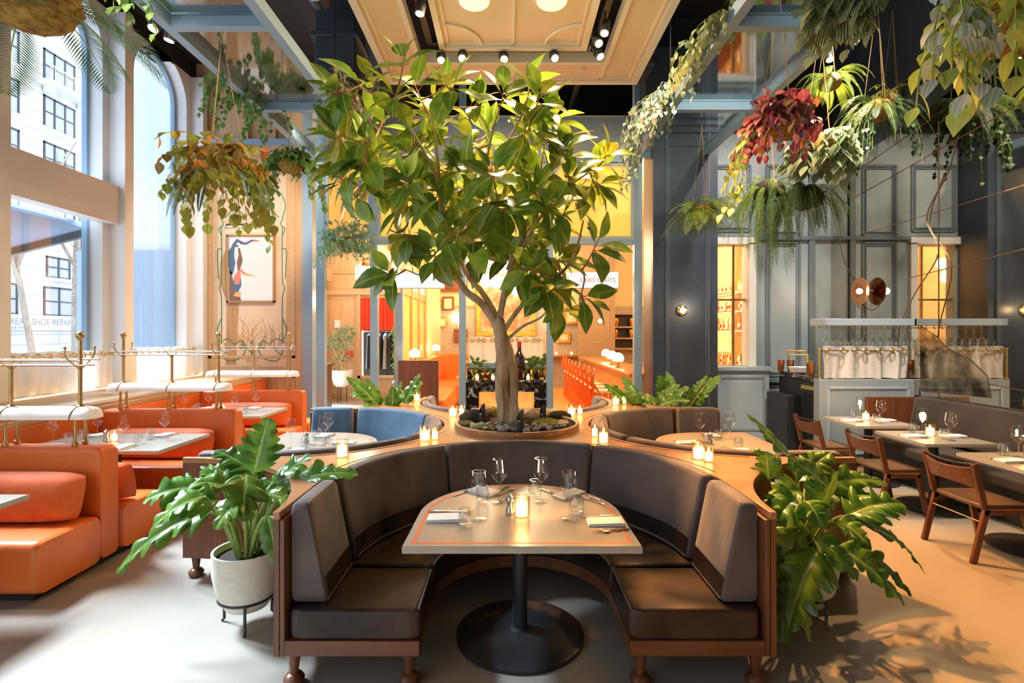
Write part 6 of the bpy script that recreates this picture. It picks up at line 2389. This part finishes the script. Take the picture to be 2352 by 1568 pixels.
def limb(g, pts, r0, r1, n=9):
    sm = []
    for i in range(len(pts) - 1):
        a, b, c_, d = pts[max(i - 1, 0)], pts[i], pts[i + 1], pts[min(i + 2, len(pts) - 1)]
        for k in range(4):
            t = k / 4
            sm.append(.5 * ((2 * b) + (-a + c_) * t + (2 * a - 5 * b + 4 * c_ - d) * t * t + (-a + 3 * b - 3 * c_ + d) * t ** 3))
    sm.append(pts[-1])
    m = len(sm) - 1
    g.tube(sm, [(r0 + (r1 - r0) * i / m) * (1 + .06 * math.sin(i * 2.3)) for i in range(m + 1)], n)
    return sm


g = G()
nodes = []
tr = limb(g, [TP(1163, 990), TP(1160, 940), TP(1154, 880), TP(1156, 820), TP(1150, 770), TP(1145, 740)], .088, .062, 14)
limb(g, [TP(1172, 985, -.04), TP(1178, 920, -.03), TP(1180, 860, 0), TP(1166, 800, .03), TP(1152, 765, .02)], .05, .05, 10)
for x0, x1, r in ((1190, 1180, .016), (1200, 1183, .013), (1150, 1152, .02), (1210, 1186, .01), (1180, 1176, .014)):
    limb(g, [TP(x0, 985, -.05), TP(x1 + 4, 940, -.075), TP(x1, 890, -.07), TP(x1 - 6, 840, -.045), TP(x1 - 12, 800, .0)], r * 1.3, r * .4, 7)
for q in (975, 985):
    g.tube([TP(1150, q, -.05), TP(1120, 992, -.1)], [.04, .01], 7)
g.tube([TP(1163, 830, 0) + Vector((.078 * math.cos(a), .078 * math.sin(a), .0)) for a in [2 * PI * i / 16 for i in range(17)]], .010, 6)
g.build('trunk', m_bark, tree)
g = G()
g.ball(TP(1145, 740), .064, 16)
LIMBS = [([(1145, 755), (1110, 700), (1070, 668), (1045, 620), (1025, 560), (1018, 480), (1012, 400), (1005, 330)], .044, .012, (0, -.1, -.2, -.15)),
         ([(1146, 752), (1132, 712), (1105, 668), (1080, 640), (1058, 600), (1048, 540), (1060, 470), (1075, 380), (1085, 290)], .036, .010, (0, .1, .3, .4)),
         ([(1145, 745), (1160, 665), (1176, 595), (1155, 530), (1135, 480), (1120, 400), (1135, 320)], .036, .010, (0, 0, -.2, -.3)),
         ([(1160, 755), (1200, 700), (1262, 650), (1300, 615), (1320, 570), (1330, 520)], .026, .008, (0, .0, -.2, -.3)),
         ([(1165, 780), (1200, 750), (1240, 730), (1265, 700)], .018, .007, (0, -.1, -.2)),
         ([(1022, 520), (970, 470), (920, 430), (860, 400), (815, 375)], .02, .008, (-.15, -.2, -.3)),
         ([(1015, 430), (960, 330), (900, 270), (850, 240)], .018, .007, (-.2, -.3, -.4)),
         ([(1165, 620), (1215, 540), (1265, 470), (1310, 430), (1360, 395)], .022, .008, (0, -.1, -.1)),
         ([(1135, 400), (1180, 320), (1205, 260), (1215, 210)], .016, .006, (-.3, -.2, -.1)),
         ([(1176, 595), (1225, 500), (1240, 420), (1250, 340), (1262, 290)], .02, .007, (0, .2, .3)),
         ([(1012, 480), (965, 440), (940, 500), (915, 560)], .014, .006, (-.15, -.4, -.5)),
         ([(1025, 600), (990, 640), (950, 630)], .012, .005, (-.2, -.4)),
         ([(1300, 615), (1330, 640), (1320, 690)], .012, .006, (-.3, -.4))]
for pts, r0, r1, dys in LIMBS:
    m = len(pts) - 1
    q = []
    for i, (x, y) in enumerate(pts):
        f = i / m * (len(dys) - 1)
        j = min(int(f), len(dys) - 2)
        q.append(TP(x, y, dys[j] + (dys[j + 1] - dys[j]) * (f - j)))
    nodes += [(p, i / m) for i, p in enumerate(limb(g, q, r0, r1))]
g.build('branch_frame', m_bark, tree)
# leaf clusters
CROWN = [(770, 330), (800, 215), (850, 195), (905, 225), (960, 200), (1010, 205), (1055, 260), (1085, 215), (1130, 250), (1170, 235), (1215, 195), (1270, 255), (1285, 330), (1330, 385), (1390, 345),
         (1395, 440), (1330, 455), (1350, 560), (1345, 640), (1310, 715), (1250, 745), (1190, 720), (1200, 660), (1130, 590), (1075, 570), (1010, 600), (960, 640), (905, 625), (955, 570), (940, 500), (850, 465), (785, 455)]


def inside(x, y, poly):
    c_ = False
    j = len(poly) - 1
    for i in range(len(poly)):
        if (poly[i][1] > y) != (poly[j][1] > y) and x < (poly[j][0] - poly[i][0]) * (y - poly[i][1]) / (poly[j][1] - poly[i][1]) + poly[i][0]:
            c_ = not c_
        j = i
    return c_


tips = []
tries = 0
while len(tips) < 96 and tries < 9000:
    tries += 1
    x, y = rnd.uniform(760, 1410), rnd.uniform(185, 760)
    if not inside(x, y, CROWN):
        continue
    p = TP(x, y, rnd.uniform(-.65, .65))
    if all((p - q).length > .22 for q in tips):
        tips.append(p)
for x, y, dy in ((850, 225, -.3), (790, 345, -.3), (1215, 205, -.1), (1275, 265, .1), (1390, 365, -.1), (1370, 430, 0), (920, 645, -.5), (960, 215, -.2), (1000, 230, .1), (1100, 245, 0), (1330, 690, -.3), (805, 430, -.3)):
    tips.append(TP(x, y, dy))
gl, gt, ge = G(), G(), G()
LP = (.10, .62, .95, 1, .82, .45, .03)
cen = TP(1090, 470)
todo, joined, link = list(tips), [q[0] for q in nodes], []
while todo:
    p, n = min(((p, n) for p in todo for n in joined), key=lambda e: (e[0] - e[1]).length)
    todo.remove(p)
    joined += [p, n.lerp(p, .5)]
    link.append((p, n))
for p, n in link:
    mid = n.lerp(p, .5) + Vector((0, 0, -.02))
    out = (p - n).normalized() if (p - n).length > .02 else UP
    gt.tube([n, mid, p, p + out * .05], [.009, .007, .005, .003], 6)
    away = (p - cen)
    away.z *= .5
    away = away.normalized()
    k0 = rnd.uniform(0, 6.3)
    cnt = rnd.randint(6, 8)
    for k in range(cnt):
        a = k0 + k * 2.4
        s = out.orthogonal().normalized()
        o = s * math.cos(a) + out.cross(s) * math.sin(a)
        up_ = .55 if k < 2 else (.1 if k < 4 else -.55)
        d = (o * .9 + away * .35 + Vector((0, -.15, up_)) + out * .3).normalized()
        b = p - out * (.10 * k / cnt)
        L = rnd.uniform(.25, .38) * (.8 if k < 2 else 1)
        pe = b + d * .05
        gt.tube([b, pe], [.0035, .003], 5)
        q = rnd.random()
        v = rnd.uniform(.8, 1.35)
        tint = (v * 1.0, v, v) if q < .55 else ((v * 1.7, v * 1.45, v * 1.4) if q < .8 else ((v * 2.1, v * 1.25, v * .8) if q < .93 else (v * 2.6, v * 2.2, v * 2)))
        nm = (UP * .7 + away * .5 + Vector((rnd.uniform(-.4, .4), -.45 + rnd.uniform(-.3, .3), 0)))
        gl.leaf(pe, d, nm, L, L * rnd.uniform(.47, .60), rnd.uniform(.1, .4), .2, LP, tint)
gt.build('twig_frame', m_twig, tree)
lf = gl.build('foliage', lm_rubber, tree, angle=180)

# ------------------------------------------------------------------ smaller plants beyond the screen
rnd = random.Random(41)
t = thing('potted_ficus', 'small white potted ficus with twisted trunk on a wire stand', 'potted plant', (P(785, 900, 14.3).x, 14.3, 0))
G().lathe([(.15, .42), (.22, .5), (.27, .7), (.28, .86), (.26, .86), (.02, .82)], 30).build('pot', m_potw, t)
for k in range(3):
    a = 2 * PI * k / 3
    G().tube([(.12 * math.cos(a), .12 * math.sin(a), .45), (.14 * math.cos(a), .14 * math.sin(a), 0)], .012, 6).build('stand_leg', m_steel, t)
gs = G().tube([(0, 0, .82), (-.05, 0, 1.1), (.06, 0, 1.3), (-.02, 0, 1.6)], [.05, .04, .035, .02], 8).tube([(0, 0, 1.0), (-.2, 0, 1.35), (-.25, 0, 1.6)], [.025, .02, .01], 6)
gs.build('trunk', m_bark, t)
g = G()
for cx, cz, rr, n in ((0, 1.7, .32, 420), (.15, 1.85, .22, 200), (-.2, 1.6, .22, 200), (-.18, 1.02, .22, 190), (.08, 1.25, .16, 90)):
    for k in range(n):
        d = rand_dir(rnd, -1, 1)
        p = Vector((cx, 0, cz)) + d * rr * rnd.uniform(.5, 1)
        g.blade(p, (d + rand_dir(rnd, -1, 1) * .7), d, .065, .035, tj(rnd))
g.build('foliage', lm_bons, t, angle=180)
t = thing('climbing_plant', 'tall climbing plant beside the grey post right of the cloakroom', 'plant', (-2.72, 13.2, 0))
G().lathe([(.13, 0), (.17, .3), (.15, .3), (.02, .26)], 20).build('pot', m_pot, t)
g, gs = G(), G()
for k in range(9):
    a = rnd.uniform(0, 6.3)
    pts = [Vector((.1 * math.cos(a + z), .1 * math.sin(a + z) - .02 * z, .3 + z * rnd.uniform(.16, .22))) for z in range(9)]
    vine(g, gs, pts, rnd, .13, .08, OV, .09, None, .006)
finish(t, g, gs, lm_pothos)
for px, kind, lab in ((1090, 0, 'round leaved pilea in a brass footed bowl on the black mantel'), (1115, 1, 'trailing plant in a pink pot on the black mantel'), (1222, 0, 'bushy pilea in a brass cup right of the bottle on the mantel'), (1243, 0, 'pilea in a brass pot at the right end of the black mantel')):
    t = thing('mantel_plant', lab, 'potted plant', (P(px, 868, 9.05).x, 9.05 + (.03 if kind == 0 else -.06), 1.066))
    hp = .16 if px != 1115 else .12
    G().lathe([(.05, 0), (.03, .03), (.03, .05) if px in (1090, 1222) else (.055, .05), (.085, hp), (.075, hp), (.01, hp - .03)], 20).build('pot', m_brassb if px != 1115 else m_copper, t)
    g, gs = G(), G()
    for k in range(40 if kind == 0 else 16):
        d = rand_dir(rnd, .0 if kind == 0 else -.3, .95)
        d.y *= .5
        p = Vector((0, 0, hp - .02))
        e = p + d * rnd.uniform(.1, .26)
        e2 = e - UP * (0 if kind == 0 else rnd.uniform(.0, .12))
        gs.tube([p, e2], .002, 4)
        g.leaf(e2, d + Vector((0, -.3, -.2)), UP + d, .085, .08, .1, .05, RD, tj(rnd, .8, 1.3))
    finish(t, g, gs, lm_pothos)
# ------------------------------------------------------------------ steel canopies hung each side
def canopy(label, xa, xb):
    """two long rails, cross bars and reeded glass trays"""
    s = 1 if xa < xb else -1
    t = thing('glass_canopy', label, 'canopy', ((xa + xb) / 2, 5, 4.74))
    w_ = abs(xb - xa) / 2
    for x in (-w_, w_):
        G().box(x - .05, x + .05, -3.6, 3.86, 0, .13).build('rail', m_blue, t, bevel=.004)
    for y in (-3.55, -1.85, .05, 1.92, 3.78):
        G().box(-w_ + .05, w_ - .05, y - .05, y + .05, 0, .13).build('cross_bar', m_blue, t, smooth=False)
    for a, b in ((-3.5, -1.9), (-1.8, 0), (.1, 1.87), (1.97, 3.73)):
        G().box(-w_ + .05, w_ - .05, a, b, .10, .112).build('glass_pane', m_tray, t, smooth=False)
    for x in (-w_, w_):
        for y in (-1.85, 1.92):
            G().cyl((x, y, .13), (x, y, 2.56), .008, n=6).build('hanger_rod', m_steel, t)
    return t


canopy('blue steel and glass canopy frame hanging on the left side', -3.22, -2.25)
canopy('blue steel and glass canopy frame hanging on the right side', 2.12, 3.22)
# ------------------------------------------------------------------ peach ceiling panel
cx, cy, cz = IC.x - .02, 5.28, 5.45
t = thing('ceiling_panel', 'peach woven ceiling panel ring with cream bead trim hanging over the tree', 'ceiling panel', (cx, cy, cz))


def ring(a, b, c_, d, z0, z1):
    return G().prism([(-a, -b), (a, -b), (a, b), (-a, b)], z0, z1, [[(-c_, -d), (c_, -d), (c_, d), (-c_, d)]])


ring(1.75, 2.34, 1.24, 1.78, .02, .10).build('woven_ring', m_cane, t, smooth=False)
ring(1.79, 2.38, 1.70, 2.29, -.02, .12).build('outer_trim', m_canet, t, smooth=False)
ring(1.27, 1.81, 1.21, 1.75, -.02, .12).build('inner_trim', m_canet, t, smooth=False)
ring(1.66, 2.25, 1.64, 2.23, -.0, .03).build('bead', m_canet, t, smooth=False)
g = G()
for x in (-1.24, 0, 1.24):
    for s in (-1, 1):
        a, b = sorted((s * 1.8, s * 2.3))
        g.box(x - .025, x + .025, a, b, 0, .03)
for s in (-1, 1):
    a, b = sorted((s * 1.25, s * 1.72))
    g.box(a, b, -.025, .025, 0, .03)
g.build('cross_trim', m_canet, t, smooth=False)
for x in (-1.08, .95):
    G().cyl((x, 2.0, -.004), (x, 2.0, .02), .045, n=20).build('disc_light', m_white, t)
for x in (-1.5, 1.5):
    for y in (-2, 2):
        G().cyl((x, y, .1), (x, y, 1.85), .012, n=6).build('hanger_rod', m_steel, t)
t = thing('ceiling_panel', 'peach woven centre ceiling panel with curved bead trim and two round lights', 'ceiling panel', (cx, cy, cz))
G().box(-.9, .9, -1.44, 1.44, .02, .10).build('woven_panel', m_cane, t, smooth=False)
ring(.93, 1.47, .86, 1.40, -.02, .12).build('outer_trim', m_canet, t, smooth=False)
ring(.82, 1.36, .80, 1.34, 0, .03).build('bead', m_canet, t, smooth=False)
g = G().box(-.015, .015, -1.36, 1.36, 0, .03).box(-.82, .82, -.015, .015, 0, .03)
for sx_ in (-1, 1):
    for sy in (-1, 1):
        g.tube([(sx_ * (.82 - .42 * math.cos(a)), sy * (1.36 - .42 * math.sin(a)), .01) for a in [PI / 2 * i / 12 for i in range(13)]], .016, 6)
g.build('curved_bead', m_canet, t)
m_dome = mat('white_drum_shade', (.9, .88, .84), .4, emit=(1, .82, .6), estr=.35)
for x in (-.43, .41):
    G().lathe([(.002, -.035), (.15, -.03), (.165, -.015), (.165, .02)], 36, (x, .47, 0)).build('drum_light', m_dome, t)
for x in (-.6, .6):
    G().cyl((x, 0, .1), (x, 0, 1.85), .012, n=6).build('hanger_rod', m_steel, t)
# black frame bars in the gap between the two panels
t = thing('lighting_track', 'black lighting track frame in the gap of the peach ceiling panel', 'lighting track', (cx, cy, cz + .12))
ring(1.12, 1.66, 1.04, 1.58, .03, .10).build('track', m_steel, t, smooth=False)
for x in (-1.08, 1.08):
    G().cyl((x, .5, .1), (x, .5, 1.73), .012, n=6).build('hanger_rod', m_steel, t)


def spot_head(label, p, aim, hang=.1):
    t = thing('track_and_fill_head', label, 'spotlight', p)
    d = (Vector(aim) - Vector(p)).normalized()
    G().cyl((0, 0, .10), (0, 0, .10 + hang), .012, n=8).build('stem', m_steel, t)
    a, b = -d * .10, d * .07
    G().cyl(a, b, .05, .055, 20).tube([a * .2, a * .05], [.062, .062], 20).build('housing', m_steel, t)
    G().cyl(b, b + d * .006, .042, n=18).build('lit_lens', m_bulb, t)
    return t


def up(px, py, z):
    d = F * (z - H) / (VY - py)
    return Vector(((px - VX) / F * d, d, z))


AMB = (1, .41, .10)
SPOTS = [(up(1013, 130, 5.36), (-.6, 4.5, 1), 'leftmost lit spotlight at the back edge of the peach ceiling panel'), (up(1062, 128, 5.36), (-.5, 2.7, 0), 'second lit spotlight at the back edge of the peach ceiling panel'),
         (up(1157, 130, 5.36), (.4, 3.4, .8), 'middle lit spotlight at the back edge of the peach ceiling panel'), (up(1273, 128, 5.36), (1.2, 2.6, 0), 'right lit spotlight at the back edge of the peach ceiling panel'),
         (up(1372, 93, 5.36), (2.1, 3.3, .6), 'upper of two bright spotlights at the right corner of the ceiling panel'), (up(1374, 122, 5.36), (3.2, 4.2, 0), 'lower of two bright spotlights at the right corner of the ceiling panel'),
         (up(966, 18, 5.36), (-1.2, 5.5, 3), 'tilted spotlight at the left inner side of the ceiling panel'), (up(1390, 66, 5.36), (.6, 5.2, 2.5), 'tilted spotlight at the right inner side of the ceiling panel')]
for p, a, l in SPOTS:
    spot_head(l, p, a)
for px, py, z, a, l in ((358, 55, 4.95, (-4, 4, 2), 'black track light beside the left canopy rail, nearer one'), (392, 78, 4.95, (-4.4, 5.5, 1.5), 'black track light beside the left canopy rail, farther one'),
                        (1905, 128, 5.6, (4, 5.5, .8), 'glowing spotlight on the dark ceiling above the right canopy rail'), (1960, 86, 5.3, (4, 4, 1), 'glowing spotlight beside the striped plant at the right rail'),
                        (1160, 205, 6.5, (0, 12, 1), 'small spotlight high beyond the peach ceiling panel, left of a pair'), (1185, 205, 6.5, (.5, 12, 1), 'small spotlight high beyond the peach ceiling panel, right of a pair')):
    spot_head(l, up(px, py, z), a, .3)
# ceiling services
t = thing('air_duct', 'square dark air duct dropping beside the left screen posts', 'duct', (-2.55, 8.2, 5.6))
G().box(-.32, .28, -.3, .3, .1, 1.7).build('shaft', m_duct, t, bevel=.02)
G().box(-.37, .33, -.35, .35, .65, .72).build('collar', m_duct, t, bevel=.01)
G().box(-.36, .32, -.34, .34, 0.0, .12).build('collar', m_duct, t, bevel=.01)
G().cyl((0, 0, -.5), (0, 0, .05), .26, .3, 24).build('outlet', m_duct, t)
t = thing('ceiling_pipe', 'thick dark round pipe under the black ceiling at upper left', 'pipe', (-2.4, 5, 6.6))
G().cyl((-.5, -3.5, .3), (-.2, 2.4, -.1), .16, n=20).build('pipe', m_duct, t)
G().tube([(-.21 + .17 * math.cos(a), 2.2, -.07 + .17 * math.sin(a)) for a in [2 * PI * i / 18 for i in range(19)]], .012, 6).build('clamp', m_cream, t)
t = thing('ceiling_speaker', 'square dark ceiling speaker panel behind the peach panel on the right', 'speaker', (1.75, 8.0, 5.75))
G().box(-.4, .4, -.3, .3, 0, .12).build('case', m_duct, t, bevel=.02)
G().box(-.32, .32, -.22, .22, -.02, 0).build('grille', m_steel, t, smooth=False)
for i, (x, y0, y1, z) in enumerate(((-.6, 7.4, 12, 6.2), (.35, 7.2, 13, 6.4), (1.2, 7.4, 12, 6.1), (-1.6, 7.2, 12, 6.3))):
    tag(G().cyl((0, y0, 0), (0, y1, 0), .05, n=10).cyl((0, y0 + .4, 0), (0, y0 + .4, 7.3 - z), .012, n=6).build('conduit', m_duct, loc=(x, 0, z)), ('dark conduit pipe behind the ceiling panel left of centre', 'dark conduit pipe behind the ceiling panel at its middle', 'dark conduit pipe behind the ceiling panel right of centre', 'dark conduit pipe behind the ceiling panel at far left')[i], 'pipe')

# ------------------------------------------------------------------ lamps that the place has, with added fill spots
for i, (p, a, l) in enumerate(SPOTS):
    q = Vector(p) + (Vector(a) - Vector(p)).normalized() * .10
    lamp('SPOT', 'track_and_fill_light', q, (120, 330, 60, 260, 850, 200, 120, 210)[i] * SPOTK, AMB if i in (1, 3, 4, 5) else WARM, a, .035, (60, 60, 60, 70, 62, 80, 70, 70)[i], .7)
lamp('SPOT', 'track_and_fill_light', up(1905, 128, 5.6) + Vector((0, 0, -.12)), 420 * SPOTK, WARM, (4.2, 5.0, .6), .04, 95, .8)
lamp('SPOT', 'track_and_fill_light', up(1960, 86, 5.3) + Vector((0, 0, -.12)), 260 * SPOTK, WARM, (3.0, 5.6, 3.2), .04, 95, .8)
for p, e, a, sp, l in (((2.66, 2.3, 5.0), 70, (3.1, 3.3, 0), 100, 'added fill spotlight above the right walkway near the lens'), ((4.3, 6.2, 6.7), 300, (4.4, 9.2, 2.6), 75, 'added ceiling fill spotlight washing the grey panelled wall'),
                       ((2.1, 5.0, 6.7), 380, (2.9, 8.7, 2.6), 60, 'added ceiling fill spotlight washing the navy column'), ((3.6, 4.2, 6.7), 260, (3.5, 6.2, 4.0), 80, 'added ceiling fill spotlight over the hanging baskets on the right'),
                       ((3.9, 5.2, 6.7), 560, (4.9, 7.2, 1.4), 60, 'added ceiling fill spotlight aimed at the curtained counter')):
    spot_head(l, p, a, .4)  # added fill spots for the dim right side, heads invented with them
    lamp('SPOT', 'track_and_fill_light', Vector(p) + (Vector(a) - Vector(p)).normalized() * .1, e * SPOTK, AMB if p[1] < 3 else (1, .88, .76), a, .06, sp, .9)
lamp('SPOT', 'track_and_fill_light', (-2.9, 4.2, 4.9), 60 * SPOTK, (1, .80, .6), (-4.6, 7.2, 2.0), .05, 100, .8)
lamp('SPOT', 'track_and_fill_light', (-3.1, 7.6, 5.2), 260 * SPOTK, (1, .80, .60), (-5.1, 10.6, 2.8), .05, 80, .8)
for x in (-.43, .41):
    lamp('AREA', 'drum_lamp', (cx + x, cy + .47, cz - .05), 55 * SPOTK, (1, .70, .42), (cx + x, cy + .47, 0), .3, shape='DISK')
for k in range(6):
    a = k * PI / 3
    lamp('POINT', 'chandelier_light', (.6 * math.cos(a), 12.5 + .6 * math.sin(a), 3.2), 55 * BARK, (1, .72, .42), size=.15)
for x, y, z, e in ((3.0, 12, 4.6, 160), (-.2, 16.8, 4.2, 150), (4.6, 12.6, 3.4, 80), (1.2, 15.5, 4.4, 120), (-1.4, 10.6, 4.2, 90)):
    lamp('POINT', 'bar_ceiling_light', (x, y, z), e * BARK, (1, .72, .42), size=.2)
lamp('POINT', 'lantern_light', (P(836, 640, 12.3).x, 12.3, 2.6), 50 * BARK, (1, .75, .5), size=.15)
lamp('POINT', 'vestibule_light', (-3.8, 13.6, 4.2), 130 * BARK, (1, .80, .58), size=.3)
lamp('POINT', 'column_sconce_light', (2.90, 8.42, 2.24), 3.5, (1, .7, .4), size=.04)
lamp('POINT', 'mirror_lamp_light', (5.36, 8.2, 2.5), 7, (1, .65, .32), size=.05)
for p in ((.09, 3.32, .95), (4.52, 5.8, .95), (4.52, 6.8, .95), (4.52, 4.65, .95)):
    lamp('POINT', 'candle_light', p, 1.6, (1, .58, .22), size=.03)
